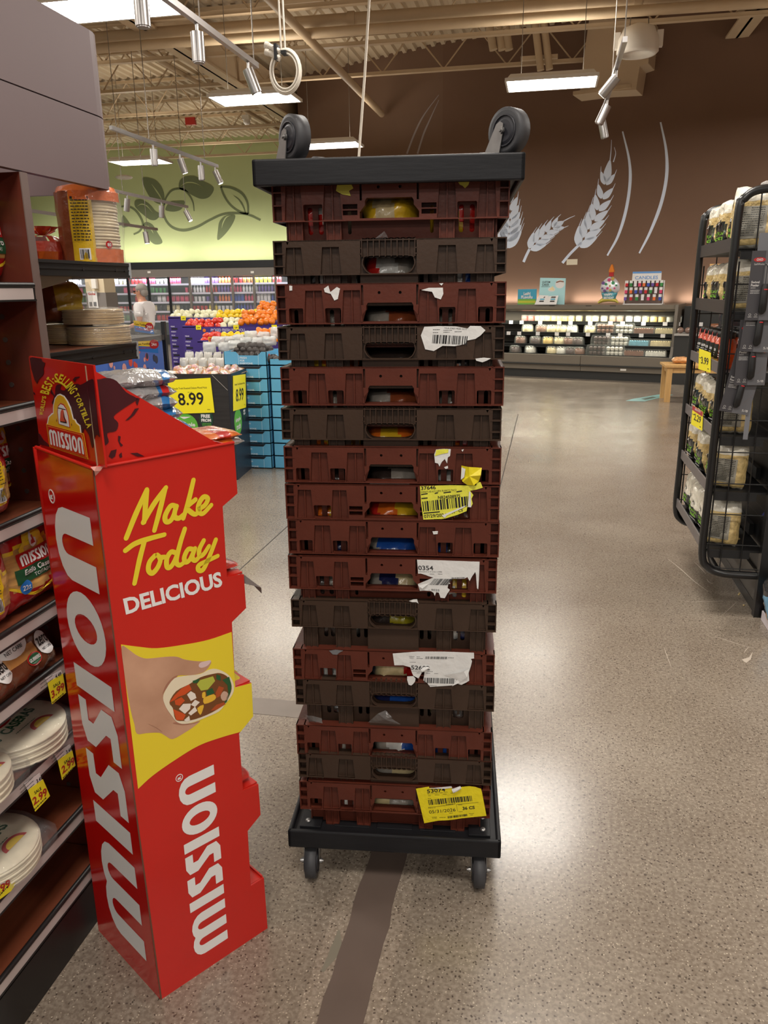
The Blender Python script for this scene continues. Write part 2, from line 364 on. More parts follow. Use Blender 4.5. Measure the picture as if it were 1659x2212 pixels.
# ------------------------------------------------------------------ murals (thin vinyl on the walls)
def decal(name, F, polys, m, label, cat='wall decal', group=None, c=.004):
    mb = MB()
    for p in polys: mb.shape(p, F, .0005, c)
    return tag(mb.build(name, m), label, cat, group)
pale = mat('vinyl_pale_blue', (212, 222, 238), .6)
FBp = lambda pts: [FB.px(*p) for p in pts]
def grain(c, tip, w):
    """one wheat kernel: pointed drop from c to tip in pixels -> outline"""
    c = np.array(c, float); t = np.array(tip, float); d = t-c; n = np.array([-d[1], d[0]])/np.linalg.norm(d)*w
    return smooth([tuple(c), tuple(c+d*.3+n), tuple(c+d*.7+n*.7), tuple(t), tuple(c+d*.7-n*.7), tuple(c+d*.3-n)], 3, True)
def wheat(spine, rows, wid, tipw, stem, label, tiplines):
    polys = [[FBp(stroke(smooth(stem, 5), 5.5))]]; sp = smooth(spine, rows*2//max(1, len(spine)-1)+1); n = len(sp)
    for k in range(rows):
        i = int((n-3)*(k+.5)/rows); b = np.array(sp[i]); t = np.array(sp[min(i+2, n-1)])-np.array(sp[max(0, i-2)]); t = t/np.linalg.norm(t); m = np.array([-t[1], t[0]])
        f = wid*(1-.38*k/rows)
        for s in (-1, 1):
            polys.append([FBp(grain(b-t*f*.30+m*s*f*.10, b+t*f*1.42+m*s*f*1.0, f*.385))])
            e = b+t*f*1.4+m*s*f*1.0
            polys.append([FBp(stroke([tuple(e), tuple(e+t*f*.7+m*s*f*.12)], [1.6, .5]))])
    e = np.array(sp[-4]); q = np.array(sp[-1])
    polys.append([FBp(grain(e, q, wid*.36))])
    for tl in tiplines: polys.append([FBp(stroke(smooth(tl, 4), [2.2, .8]))])
    return decal('wheat_decal', FB, polys, pale, label)
wheat([(1254, 527), (1280, 482), (1302, 425), (1318, 345)], 7, 23, 1, [(1215, 568), (1232, 548), (1256, 524)], 'tall pale blue wheat ear painted on the brown wall, upright', [[(1318, 346), (1320, 325), (1321, 302)], [(1325, 350), (1330, 332), (1327, 318)]])
wheat([(1143, 540), (1165, 517), (1190, 495), (1218, 478)], 5, 19, 1, [(1131, 566), (1137, 552), (1144, 538)], 'short slanting pale blue wheat ear near the stack of crates', [[(1217, 478), (1230, 471), (1242, 466)]])
wheat([(1094, 535), (1100, 500), (1102, 460), (1100, 405)], 6, 25, 1, [(1086, 560), (1090, 545), (1094, 532)], 'pale blue wheat ear half hidden behind the crate stack', [])
decal('stalk_decal', FB, [[FBp(stroke(smooth([(1312, 552), (1335, 510), (1352, 455), (1361, 395), (1359, 345), (1345, 284)], 6), [3.5, 6.5, 6.5, 3]))]], pale, 'pale blue curved stalk line just right of the tall wheat ear')
decal('stalk_decal', FB, [[FBp(stroke(smooth([(1381, 547), (1405, 500), (1428, 440), (1440, 380), (1439, 325), (1427, 264)], 6), [3.5, 7, 7, 3.5]))]], pale, 'rightmost pale blue curved stalk line on the brown wall')
F2p = lambda pts: [FB2.px(*p) for p in pts]
decal('stalk_decal', FB2, [[F2p(stroke(smooth([(879, 332), (895, 290), (915, 250), (948, 205)], 6), [3.5, 3.5, 1]))], [F2p(stroke(smooth([(902, 332), (915, 290), (928, 260), (948, 216)], 6), [3.5, 3.5, 1]))]], mat('vinyl_grey', (150, 140, 138), .6), 'pair of thin grey stalk lines above the upside-down dolly')
# leaf mural
olive = mat('vinyl_olive', (98, 106, 72), .6); sc = lambda pts: [(250+x/5.027, 370+y/5.027) for x, y in pts]
GP = lambda pts: [FG.px(*p) for p in sc(pts)]
def leaf(pts, vein=None, holes=()):
    p = [GP(smooth(pts, 4, True))]
    if vein: p.append(GP(stroke(smooth(vein, 4), [3, 14, 12, 2])))
    return p
ln = lambda pts, w: [GP(stroke(smooth(pts, 6), w))]
GL = [leaf([(285, 78), (400, 80), (480, 140), (525, 240), (520, 345), (440, 345), (350, 250)], [(390, 140), (440, 210), (480, 270), (512, 335)]),
      leaf([(685, 165), (700, 100), (760, 55), (870, 55), (960, 110), (1065, 178), (1020, 275), (930, 300), (830, 260), (760, 215), (705, 200)], [(700, 165), (770, 125), (860, 130), (950, 175)]),
      leaf([(205, 370), (215, 315), (280, 305), (370, 360), (430, 430), (485, 465), (440, 525), (370, 525), (290, 465), (240, 420)], [(230, 385), (280, 358), (340, 380), (405, 455)]),
      leaf([(295, 590), (330, 550), (400, 580), (450, 660), (508, 770), (430, 795), (360, 740), (310, 650)], [(310, 595), (350, 600), (390, 640), (408, 675)]),
      leaf([(540, 405), (590, 330), (660, 322), (750, 328), (715, 410), (640, 438), (560, 430)]),
      leaf([(1295, 475), (1275, 560), (1200, 670), (1108, 748), (1110, 640), (1130, 540), (1200, 480)], [(1250, 480), (1200, 500), (1165, 560), (1150, 620)]),
      leaf([(75, 480), (120, 520), (158, 580), (120, 605), (70, 600)]),
      ln([(530, 360), (545, 290), (600, 215), (670, 190), (740, 200), (800, 260), (840, 340), (852, 432)], [18, 22, 22, 10]),
      ln([(535, 330), (515, 420), (545, 530), (620, 610), (740, 640), (880, 605), (1020, 530), (1170, 465), (1320, 455), (1450, 475), (1572, 530)], [16, 24, 32, 26, 26, 22]),
      ln([(1140, 165), (1180, 270), (1250, 370), (1350, 440), (1440, 462)], [22, 22, 26]), ln([(1140, 165), (1260, 180), (1370, 240), (1430, 340), (1440, 462)], [22, 30, 24, 20]), ln([(1280, 262), (1340, 310), (1385, 380), (1412, 460)], [3, 20, 12]),
      ln([(60, 385), (130, 378), (210, 420), (270, 500), (295, 580), (260, 650), (195, 685)], [18, 24, 24, 18]),
      ln([(-420, 110), (-330, 260), (-250, 300), (-180, 300)], [16, 20, 14]), leaf([(-520, 60), (-430, 60), (-400, 130), (-480, 160)]), ln([(-560, 330), (-420, 260), (-250, 250), (-150, 300)], [10, 18, 14])]
decal('leaf_mural', FG, GL, olive, 'dark olive leaf and vine mural on the pale green wall')

# ================================================================== CEILING: joists, pipes, lamps
cream = mat('steel_cream', (190, 166, 134), .55, var=.05, vs=3)
def joist(Y, x0, x1, label, zb=5.3, zt=5.94, depth=.0):
    mb = MB()
    for z in (zb, zt):
        for s in (-.045, .02): mb.box(x0, x1, Y+s, Y+s+.03, z-.025, z+.025)
        mb.box(x0, x1, Y-.05, Y+.055, z-.03 if z == zb else z+.02, z-.024 if z == zb else z+.03)
    x = x0; k = 0
    while x < x1-.3:
        mb.cyl((x, Y, zb if k % 2 == 0 else zt), (x+.55, Y, zt if k % 2 == 0 else zb), .014, n=6); x += .55; k += 1
    t = thing('roof_joist', label, 'joist', ((x0+x1)/2, Y, zt), 'cream roof joists')
    return mb.build('truss', cream, t)
for k, Y in enumerate((6.2, 8.0, 9.8, 11.6, 13.4, 15.2)): joist(Y, -18.5, 5.2 if Y < 14 else 1.8, 'cream open-web steel joist under the fluted roof deck')
for k, Y in enumerate((17.2, 19.0, 20.8, 22.6)): joist(Y, -18.5, -5.7, 'cream open-web steel joist under the fluted roof deck')
def beam(name, x, y0, y1, z, w, h, label):
    mb = MB(); mb.box(x-w/2, x+w/2, y0, y1, z, z+.03); mb.box(x-w/2, x+w/2, y0, y1, z+h-.03, z+h); mb.box(x-.02, x+.02, y0, y1, z, z+h)
    return tag(mb.build(name, cream), label, 'beam')
beam('roof_girder', -5.84, 5, 24, 5.2, .34, .6, 'wide cream girder running away over the left of the store')
beam('roof_girder', 2.72, 5, 14.75, 5.35, .34, .55, 'cream girder end at the top right corner above the brown wall')
def pipe(pts, r, label, m=cream, name='ceiling_pipe', bands=()):
    mb = MB(); mb.tube(pts, r, 12)
    for b in bands: mb.cyl(*b, r*1.18, n=12)
    return tag(mb.build(name, m), label, 'pipe')
pipe([(-18.5, 11.75, 5.18), (-6, 11.78, 5.18), (0, 11.95, 5.18), (4.6, 12.1, 5.18)], .085, 'upper of two thick cream pipes crossing under the joists', bands=[((-2.9, 11.86, 5.18), (-2.8, 11.87, 5.18)), ((.9, 11.98, 5.18), (1., 11.99, 5.18))])
pipe([(-18.5, 11.6, 5.0), (-6, 11.62, 5.0), (0, 11.8, 5.0), (4.6, 11.95, 5.0)], .065, 'lower and thinner of the two cream pipes under the joists')
pipe([(-3.44, 6.2, 4.95), (-3.44, 16.75, 4.95)], .06, 'cream pipe running away from view to the brown wall')
pipe([(-6.9, 8, 5.5), (-6.9, 24, 5.5)], .045, 'thin cream conduit beside the wide girder')
for k, (x, y) in enumerate(((1168, 152), (1187, 150))):
    p = hy(x, y, 14.6); q = hy(x-16, 20, 14.6); pipe([p, q], .06, ('left', 'right')[k]+'most of two cream pipes dropping to a short bracket')
b_ = hy(1125, 126, 14.7); c_ = hy(1205, 122, 14.7); mb = MB(); mb.box(b_[0], c_[0], 14.66, 14.74, b_[2]-.04, b_[2]+.02); tag(mb.build('pipe_bracket', cream), 'short cream bracket under the two dropping pipes', 'bracket')
for k, x in enumerate((1066, 1085, 1100)):
    pipe([hy(x, 108, 15), hy(x-8, 60, 15)], .07, ('leftmost', 'middle', 'rightmost')[k]+' of three short cream pipes left of the bracketed pair')
# air duct and dome speaker on the brown wall
mb = MB(); A = [FB.px(*q) for q in ((1290, 60), (1422, 58), (1414, 152), (1396, 158), (1388, 207), (1270, 213), (1275, 165))]
mb.shape([A], FB, 0, .5); t = thing('duct_box', 'square cream air duct standing out of the brown wall', 'duct', FB.w(A[0][0], A[0][1]))
mb.build('duct_body', mat('duct_cream', (188, 164, 134), .6), t, bevel=.01); mb = MB(); mb.fbox(FB, FB.px(1268, 0)[0], FB.px(1392, 0)[0], A[5][1]-.03, A[5][1]+.03, 0, .53); mb.build('flange', cream, t)
c = hy(1378, 95, 12.0); t = thing('dome_speaker', 'white dome speaker hanging in front of the duct', 'speaker', c)
mb = MB(); mb.lathe([(.05, .24), (.20, .18), (.26, .05), (.27, -.10), (.24, -.13), (.20, -.13), (.2, -.10), (.001, -.08)], c, 24); mb.build('dome', mat('white_plastic', (222, 214, 202), .45), t)
for s in (-1, 1): mb = MB(); mb.box(c[0]+s*.27-.04, c[0]+s*.27+.04, c[1]-.05, c[1]+.05, c[2]-.05, c[2]+.14); mb.build('ear', _M['white_plastic'], t)
for s in (-.12, .12): mb = MB(); mb.cyl((c[0]+s, c[1], c[2]+.2), (c[0]+s*.3, c[1], 5.95), .006, n=6); mb.build('hanger_wire', mat('wire_grey', (130, 122, 112), .4, .6), t)
# troffers
glow = mat('lamp_diffuser', (255, 250, 240), .5, emit=TROFFER); lampw = mat('lamp_white', (232, 228, 220), .5)
def troffer(x, y, z, label):
    t = thing('ceiling_light', label, 'ceiling light', (x, y, z), 'white strip light boxes')
    mb = MB(); w, d = .585, .31
    mb.add([(x+sx*w*f, y+sy*d*f, z+h) for h, f in ((0, 1), (.07, .9)) for sx, sy in ((-1, -1), (1, -1), (1, 1), (-1, 1))], [(4, 5, 6, 7), (0, 1, 5, 4), (1, 2, 6, 5), (2, 3, 7, 6), (3, 0, 4, 7)])
    for s in (-1, 1):
        mb.box(x-w, x+w, y+s*d-.015, y+s*d+.015, z-.02, z+.02); mb.box(x+s*w-.012, x+s*w+.012, y-d, y+d, z-.02, z+.02)
    mb.build('housing', lampw, t)
    area('lamp_uplight', (x, y, z+.10), 1.1, .5, 17, (PI, 0, 0), (1, .93, .82))
    mb = MB(); mb.box(x-w+.02, x+w-.02, y-d+.02, y+d-.02, z-.004, z+.004); mb.build('diffuser', glow, t)
    mb = MB()
    for s in (-.4, .4): mb.cyl((x+s, y, z+.07), (x+s, y, 5.95), .005, n=5)
    mb.build('hanger_wire', _M['wire_grey'], t)
troffer(-4.2, 7.72, 4.2, 'largest and nearest white strip light, cut off at the top left')
troffer(-4.18, 11.52, 4.2, 'white strip light in the middle left, above the left dolly wheel')
troffer(-4.16, 15.35, 4.2, 'white strip light just above the upside-down dolly, between its wheels')
troffer(-.10, 11.7, 4.2, 'white strip light in front of the brown wall, left of the spotlight track')
troffer(-8.62, 16.5, 4.25, 'distant white strip light against the green wall')
# spotlight tracks
chrome = mat('brushed_steel', (176, 172, 170), .3, .9); lens = mat('spot_lens', (255, 244, 220), .3, emit=14)
def spot(t, p, d, lit):
    p = Vector(tuple(map(float, p))); d = Vector(d).normalized(); mb = MB(); mb.cyl(p+Vector((0, 0, .06)), p, .012, n=8); mb.cyl(p-d*.01, p+d*.165, .043, n=18); mb.cyl(p+d*.165, p+d*.172, .036, n=18)
    o = mb.build('spot_head', chrome, t)
    mb = MB(); mb.cyl(p+d*.170, p+d*.173, .033, n=14); mb.build('lens', lens if lit else mat('lens_dark', (120, 112, 100), .2), o)
def track(p0, p1, heads, label, wires):
    t = thing('spotlight_track', label, 'track light', (np.array(p0)+np.array(p1))/2); mb = MB(); P, Q = Vector(p0), Vector(p1)
    mb.box(P.x-.018, P.x+.018, P.y, Q.y, P.z-.02, P.z+.02); mb.build('rail', chrome, t)
    for f, d, lit in heads: spot(t, P.lerp(Q, f)-Vector((0, 0, .08)), d, lit)
    for f in wires:
        p = P.lerp(Q, f); mb = MB(); mb.cyl(p, (p.x, p.y, 5.95), .005, n=5); mb.build('hanger_wire', _M['wire_grey'], t)
track((-2.34, 4.6, 3.3), (-2.34, 6.52, 3.3), [(.03, (0, 0, -1), 0), (.42, (0, 0, -1), 0), (.90, (.35, .1, -1), 1)], 'steel spotlight track hanging top left before the nearest strip light', (.45, .97))
track((-4.70, 8.4, 3.3), (-4.70, 11.25, 3.3), [(.33, (0, 0, -1), 0), (.58, (.25, .2, -1), 1), (.8, (0, 0, -1), 0), (.97, (.4, .1, -1), 1)], 'steel spotlight track against the upper green wall, left', (.3, .85))
track((-6.2, 11.0, 3.0), (-6.2, 13.4, 3.0), [(.15, (-.2, 0, -1), 0), (.6, (-.1, 0, -1), 0), (.97, (.5, 0, -1), 1)], 'low steel spotlight track in front of the leaf mural', (.1, .97))
track((.475, 6.9, 3.4), (.475, 9.6, 3.4), [(.3, (-.7, .2, -.8), 1), (.72, (-.45, 0, -1), 0), (1, (.25, 0, -1), 0)], 'steel spotlight track seen end-on right of the strip light', (.02, .5))
track((-6.6, 9.5, 2.62), (-6.6, 13, 2.62), [(.4, (0, 0, -1), 1), (.88, (.1, 0, -1), 1)], 'steel spotlight track glimpsed under the mauve canopy', (.2, .9))
# coiled white cable hanging down
cw = mat('cable_white', (222, 214, 200), .5); c = hy(617, 155, 4.2); t = thing('cable_coil', 'coil of white cable tied up and hanging from the ceiling', 'cable', c)
mb = MB()
for k in range(6):
    r = .066+.004*k; mb.tube([(c[0]+r*math.cos(a)*.95, c[1]-.012+.006*(k % 3), c[2]+r*1.22*math.sin(a)) for a in np.linspace(0, 2*PI, 28, endpoint=False)], .0045, 6, 0, True)
mb.build('coil', cw, t); mb = MB()
for s in (-.008, .012): mb.tube([(c[0]+s-.01, c[1], c[2]+.08), (c[0]+s-.012, c[1], c[2]+.3), (c[0]+s-.02, c[1], 5.95)], .0055, 6)
mb.build('drop_cable', cw, t); mb = MB()
for s in (0, .03): mb.cyl((c[0]-.02, c[1]-.02, c[2]+.085-s), (c[0]-.075, c[1]-.02, c[2]+.115-s), .014, n=10); mb.cyl((c[0]-.075, c[1]-.02, c[2]+.115-s), (c[0]-.095, c[1]-.02, c[2]+.122-s), .017, n=10)
mb.build('plug', cw, t); mb = MB(); mb.box(c[0]-.045, c[0]-.03, c[1]-.04, c[1]+.01, c[2]+.05, c[2]+.12); mb.box(c[0]-.012, c[0]+.014, c[1]-.03, c[1]+.02, c[2]+.075, c[2]+.09); mb.build('tie', mat('black_plastic', (30, 30, 31), .5), t)
mb = MB(); mb.tube([hy(800, -40, 7), hy(788, 160, 7), hy(775, 340, 7.), hy(770, 420, 7)], .011, 8); tag(mb.build('drop_cord', cw), 'long cream cord hanging behind the upside-down dolly', 'cord')
# small ceiling fittings
c = hy(533, 262, 20); mb = MB(); mb.ell(c, (.09, .09, .09), 12, 8); mb.box(c[0]-.09, c[0]+.09, c[1]-.09, c[1]+.09, c[2]+.03, c[2]+.13); mb.cyl((c[0], c[1], c[2]+.1), (c[0], c[1], 6.0), .02, n=8); tag(mb.build('dome_camera', lampw), 'small white dome camera under the far joist', 'camera')
c = hy(412, 262, 19); mb = MB(); mb.box(c[0]-.12, c[0]+.12, c[1]-.05, c[1]+.05, c[2]-.08, c[2]+.08); tag(mb.build('fire_alarm', mat('alarm_red', (190, 50, 40), .4)), 'small red alarm box up among the joists', 'alarm')
for x, y in ((250, 382),): c = hy(268, 383, 18); mb = MB(); mb.ell(c, (.2, .2, .05), 14, 6); tag(mb.build('ceiling_disc', lampw), 'flat white disc fitting against the green wall', 'ceiling fitting')
# ================================================================== THE STACK: two dollies, sixteen crates and what is in them
TH = math.radians(6.2); SU = np.array([math.cos(TH), math.sin(TH), 0]); SB = np.array([-math.sin(TH), math.cos(TH), 0])
D0 = np.array([-.3618, 1.779, 0])-SB*.02; C0 = D0+SB*.04+SU*.007
FS = Fr(C0, SU, (0, 0, 1), -SB); FD = Fr(D0+SU*.007, SU, (0, 0, 1), -SB)
RIMY = [None, 516, 611, 705, 793, 882.5, 965.5, 1047.5, 1125, 1204, 1300, 1407, 1473, 1573, 1634, 1696]
RIM = [1.836]+[FS.px(842, y)[1] for y in RIMY[1:]]
HC = RIM[15]-.150; HW = .2625; DEP = .655
red = mat('crate_red_brown', (88, 41, 29), .42, spec=.3, var=.16, vs=9, bump=.06, bs=90)
drk = mat('crate_dark_brown', (62, 46, 36), .42, spec=.28, var=.12, vs=9, bump=.06, bs=90)
def wallhole(mb, poly, y0, y1):
    n = len(poly); mb.add([(x, y, z) for y in (y0, y1) for x, z in poly], [(i, (i+1) % n, n+(i+1) % n, n+i) for i in range(n)])
def slot(x0, x1, z0, z1): return rrect(x0, x1, z0, z1, min((x1-x0)/2, (z1-z0)/2)*.98, 4)
def crate(kind, label):
    """local: x across, y back, z up from the crate's own foot; front skirt at y = 0"""
    H = HC; m = drk if kind == 'B' else red; t = thing('plastic_crate', label, 'crate', (0, 0, 0), 'stacked bakery crates')
    z = lambda d: H-d
    sk = .076 if kind == 'B' else .090
    if kind == 'A': pk = [(-.196, -.154), (-.108, -.066), (.066, .108), (.154, .196)]; sl = [(-.2275, -.218), (-.205, -.195), (-.143, -.133), (-.119, -.109), (.109, .119), (.133, .143), (.195, .205), (.218, .2275)]
    elif kind == 'A2': pk = [(-.2325, -.196), (-.146, -.108), (.108, .146), (.196, .2325)]; sl = [(-.188, -.177), (-.164, -.153), (-.097, -.089), (.089, .097), (.153, .164), (.177, .188)]
    else: pk = [(-.2345, -.196), (-.152, -.110), (.110, .152), (.196, .2345)]; sl = [(-.184, -.173), (-.166, -.155), (-.098, -.088), (-.078, -.068), (.068, .078), (.088, .098), (.155, .166), (.173, .184)]
    holes = []; out = [(-.2385, z(0)), (-.2335, z(0)), (-.229, z(.010)), (-.2245, z(0)), (.2245, z(0)), (.229, z(.010)), (.2335, z(0)), (.2385, z(0)), (.2385, z(sk)), (-.2385, z(sk))]
    mb = MB(); top = .015
    for a, b in pk: holes.append([(a+.002, z(top)), (b-.002, z(top)), (b+.003, z(sk-.003)), (a-.003, z(sk-.003))])
    gaps = []
    if kind == 'A': gaps = [(-.234, -.2005), (-.1495, -.1125), (.1125, .1495), (.2005, .234)]
    if kind == 'A2': gaps = [(-.1925, -.1495), (.1495, .1925)]
    for a, b in gaps: holes.append(rrect(a, b, z(sk-.002), z(.054), .003, 2))
    if kind != 'B':
        hh = [(-.050, z(.043)), (.050, z(.043)), (.054, z(.049)), (.054, z(.058)), (.066, z(.072)), (.066, z(.085)), (-.066, z(.085)), (-.066, z(.072)), (-.054, z(.058)), (-.054, z(.049))]
        holes.append(hh)
        holes += [rect(-.0655, -.0605, z(.048), z(.004)), rect(.0605, .0655, z(.048), z(.004))]
        holes += [ring(-.024, z(.021), .0034, n=12), ring(.024, z(.021), .0034, n=12)]
        if kind == 'A2': 
            for s in (-1, 1):
                for d0 in (.055, .068): holes.append(rect(min(s*.071, s*.104), max(s*.071, s*.104), z(d0+.010), z(d0)))
    else:
        hh = smooth([(-.048, z(.036)), (-.0565, z(.043)), (-.0565, z(.057)), (-.042, z(.072)), (0, z(.0735)), (.042, z(.072)), (.0565, z(.057)), (.0565, z(.043)), (.048, z(.036)), (0, z(.035))], 4, True)
        holes.append([(-.063, z(.0008)), (.063, z(.0008)), (.064, z(.0745)), (-.064, z(.0745))][::1])
    mb.shape([out]+holes, XZ, -.004, 0)
    for h in holes: wallhole(mb, h, .002, .026 if kind != 'B' or h is not holes[-1] else .012)
    for a, b in pk:                                               # two-cell pockets with a middle rib and a foot
        mb.box(a-.003, b+.003, .0105, .012, z(sk), z(top-.004)); mb.box((a+b)/2-.0013, (a+b)/2+.0013, .003, .011, z(sk), z(top))
        mb.box(a+.002, b-.002, .018, .032, 0, z(sk)+.001); mb.box(a+.002, b-.002, .0128, .018, .0, .006)
        for q in (a+.002, (a+b)/2-.0013, b-.0045): mb.box(q, q+.0026, .0128, .019, .0, z(sk))
    mb.box(-.2385, .2385, .0, .028, z(.0028), z(0)-.0001)
    for s in (-1, 1):                                             # corner cells
        x0, x1 = sorted((s*.2625, s*.2372))
        mb.box(x0, x1, .022, .026, z(sk), z(.001)); xo = s*.2625; mb.box(min(xo, xo-s*.003), max(xo, xo-s*.003), 0, .026, z(sk), z(0)); xi = s*.2385; mb.box(min(xi, xi+s*.003), max(xi, xi+s*.003), 0, .026, z(sk), z(0))
        for d in (0, .027, .054, sk-.003): mb.box(x0, x1, -.001, .026, z(d+.0028), z(d))
    mb.build('front_panel', m, t, bevel=.0006)
    mb = MB(); f = lambda a, b: -(.022+.08*(H-b))                # tapered inner wall with slots
    inner = [rect(-.236, .236, .004, z(.001))]+[slot(a, b, z(.116), z(.058)) for a, b in sl]
    hin = [(-.050, z(.043)), (.050, z(.043)), (.064, z(.072)), (.064, z(.085)), (-.064, z(.085)), (-.064, z(.072))] if kind != 'B' else hh
    inner.append(hin); mb.shape(inner, XZ, -.0035, 0, 0, f)
    mb.build('inner_wall', m, t)
    if kind == 'B':                                               # wavy ribbed hand grip
        n = 48; xs = np.linspace(-.060, .060, n); wv = lambda x: .003*abs(math.sin(x*PI/.0133))
        top_ = [(x, z(-.001)+wv(x)*.7) for x in xs]; bot = [(x, z(.037)-wv(x+.006)) for x in xs]
        mb = MB(); mb.shape([top_+bot[::-1]], XZ, -.014, -.010)
        for k in range(10):
            x = -.060+k*.0133; mb.box(x-.0011, x+.0011, -.001, .012, z(.037), z(-.001))
        for o_ in (top_, bot):
            k2 = len(o_); mb.add([(x, y, zz) for y in (-.001, .013) for x, zz in o_], [(i, i+1, k2+i+1, k2+i) for i in range(k2-1)])
        mb.shape([rect(-.066, .066, z(.0755), z(.034)), hh], XZ, -.013, -.009); q_ = [(p[0]*1.04, (p[1]-z(.054))*1.06+z(.054)) for p in hh]; mb.shape([q_, hh], XZ, -.010, -.001)
        for s in (-1, 1):
            for d in (.018, .030): mb.box(min(s*.060, s*.066), max(s*.060, s*.066), 0, .012, z(d+.002), z(d))
        mb.build('hand_grip', m, t)
        mb = MB(); mb.shape([rect(-.066, .066, z(.0755), z(.073))], XZ, -.02, 0); mb.box(-.066, .066, .012, .0145, .004, z(.0735)); mb.build('lower_plate', m, t)
    mb = MB(); w = HW                                            # sides, back and base
    for s in (-1, 1):
        x0, x1 = sorted((s*.2345, s*.238)); mb.box(x0, x1, .026, DEP-.026, .004, z(.001)); x0, x1 = sorted((s*w, s*.2375)); mb.box(x0, x1, .024, DEP, z(.003), z(0)); x0, x1 = sorted((s*w, s*(w-.004))); mb.box(x0, x1, .024, DEP, z(sk), z(0))
    mb.box(-.236, .236, DEP-.03, DEP-.026, .004, z(.001)); mb.box(-w, w, DEP-.004, DEP, z(sk), z(0)); mb.box(-w, w, DEP-.03, DEP, z(.003), z(0)); mb.box(-.236, .236, .03, DEP-.028, .002, .006)
    mb.build('tub', m, t)
    return t
KINDS = 'A2 B A B A B A A2 A A2 B A2 B A B A'.split()
WHERE = ['topmost reddish-brown crate, its rim hidden by the upside-down dolly', 'dark brown wavy-gripped crate right under the topmost crate', 'reddish-brown crate, third from the top, scraps of white paper at its rim', 'dark brown crate with a torn white barcode sticker', 'reddish-brown clean-fronted crate, fifth from the top',
         'dark brown crate, sixth from the top, no sticker', 'reddish-brown crate with a crumpled yellow sticker end, seventh from the top', 'reddish-brown crate with the torn yellow barcode sticker', 'reddish-brown crate holding blue packs, ninth from the top', 'reddish-brown crate with a torn white sticker reading 0354',
         'dark brown crate standing high, between two white-stickered crates', 'reddish-brown crate with the large torn white sticker over its hand hole', 'dark brown crate right under the large torn white sticker', 'reddish-brown crate, third from the bottom, clear film over its rim', 'dark brown crate, second from the bottom', 'bottom reddish-brown crate with the whole yellow sticker, on the lower dolly']
CR = []; proto = {}
for k, kd in enumerate(KINDS):
    loc = FS.w(0, RIM[k]-HC)
    if kd not in proto: c = proto[kd] = crate(kd, WHERE[k]); 
    else: c = dup(proto[kd], (0, 0, 0), 0, WHERE[k])
    c.location = tuple(loc+SU*((.002, -.001, .001, 0)[k % 4])); c.rotation_euler = (0, 0, TH); c['label'] = WHERE[k]; CR.append(c)
# ---- dollies
blk = mat('dolly_black', (25, 25, 28), .5, spec=.3, var=.25, vs=14, bump=.05, bs=40, stretch=(.4, 1, 3))
rub = mat('wheel_rubber', (58, 58, 61), .55, var=.12, vs=30); zinc = mat('zinc_steel', (160, 158, 156), .38, .85, var=.15, vs=25)
def caster(t, at, yaw, up):
    """local: fork plate at z=0, wheel below (up=-1) or above (up=1)"""
    M = Matrix.Translation(at) @ Matrix.Rotation(yaw, 4, 'Z'); s = up; R = .047
    mb = MB(); WC = s*(.080 if s < 0 else .072)
    mb.tube([M @ Vector((q, .036, WC)) for q in (-.016, -.0145, .0145, .016)], [R*.86, R, R, R*.86], 28)
    o = mb.build('caster_wheel', rub, t); mb = MB()
    for q in (-1, 1):
        mb.cyl(M @ Vector((q*.0165, .036, WC)), M @ Vector((q*.0185, .036, WC)), .027, .022, 20); mb.tube([M @ Vector((q*.0172, .036+.031*math.cos(a), WC+.031*math.sin(a))) for a in np.linspace(0, 2*PI, 20, endpoint=False)], .002, 6, 0, True)
    mb.build('wheel_hub', mat('hub_dark', (38, 38, 44), .45), o)
    mb = MB()
    for q in (-1, 1):
        pl = [(-.030, 0), (.022, 0), (.037, s*.068), (.037, s*.086), (.028, s*.091), (.018, s*.086), (-.026, s*.012)]
        mb.add([M @ Vector((q*.021+e, a, b)) for e in (-.0012, .0012) for a, b in pl], [tuple(range(7)), tuple(range(13, 6, -1))]+[(i, (i+1) % 7, 7+(i+1) % 7, 7+i) for i in range(7)])
        mb.cyl(M @ Vector((q*.0225, .036, WC)), M @ Vector((q*.029, .036, WC)), .0075, n=6); mb.cyl(M @ Vector((q*.029, .036, WC)), M @ Vector((q*.033, .036, WC)), .004, n=8)
    mb.lathe([(.028, 0), (.028, s*.006), (.020, s*.012)], (0, 0, 0), 18, 0, M); mb.box(-.022, .022, -.03, .022, min(0, s*.004), max(0, s*.004), 0, M)
    mb.build('caster_fork', zinc, t)
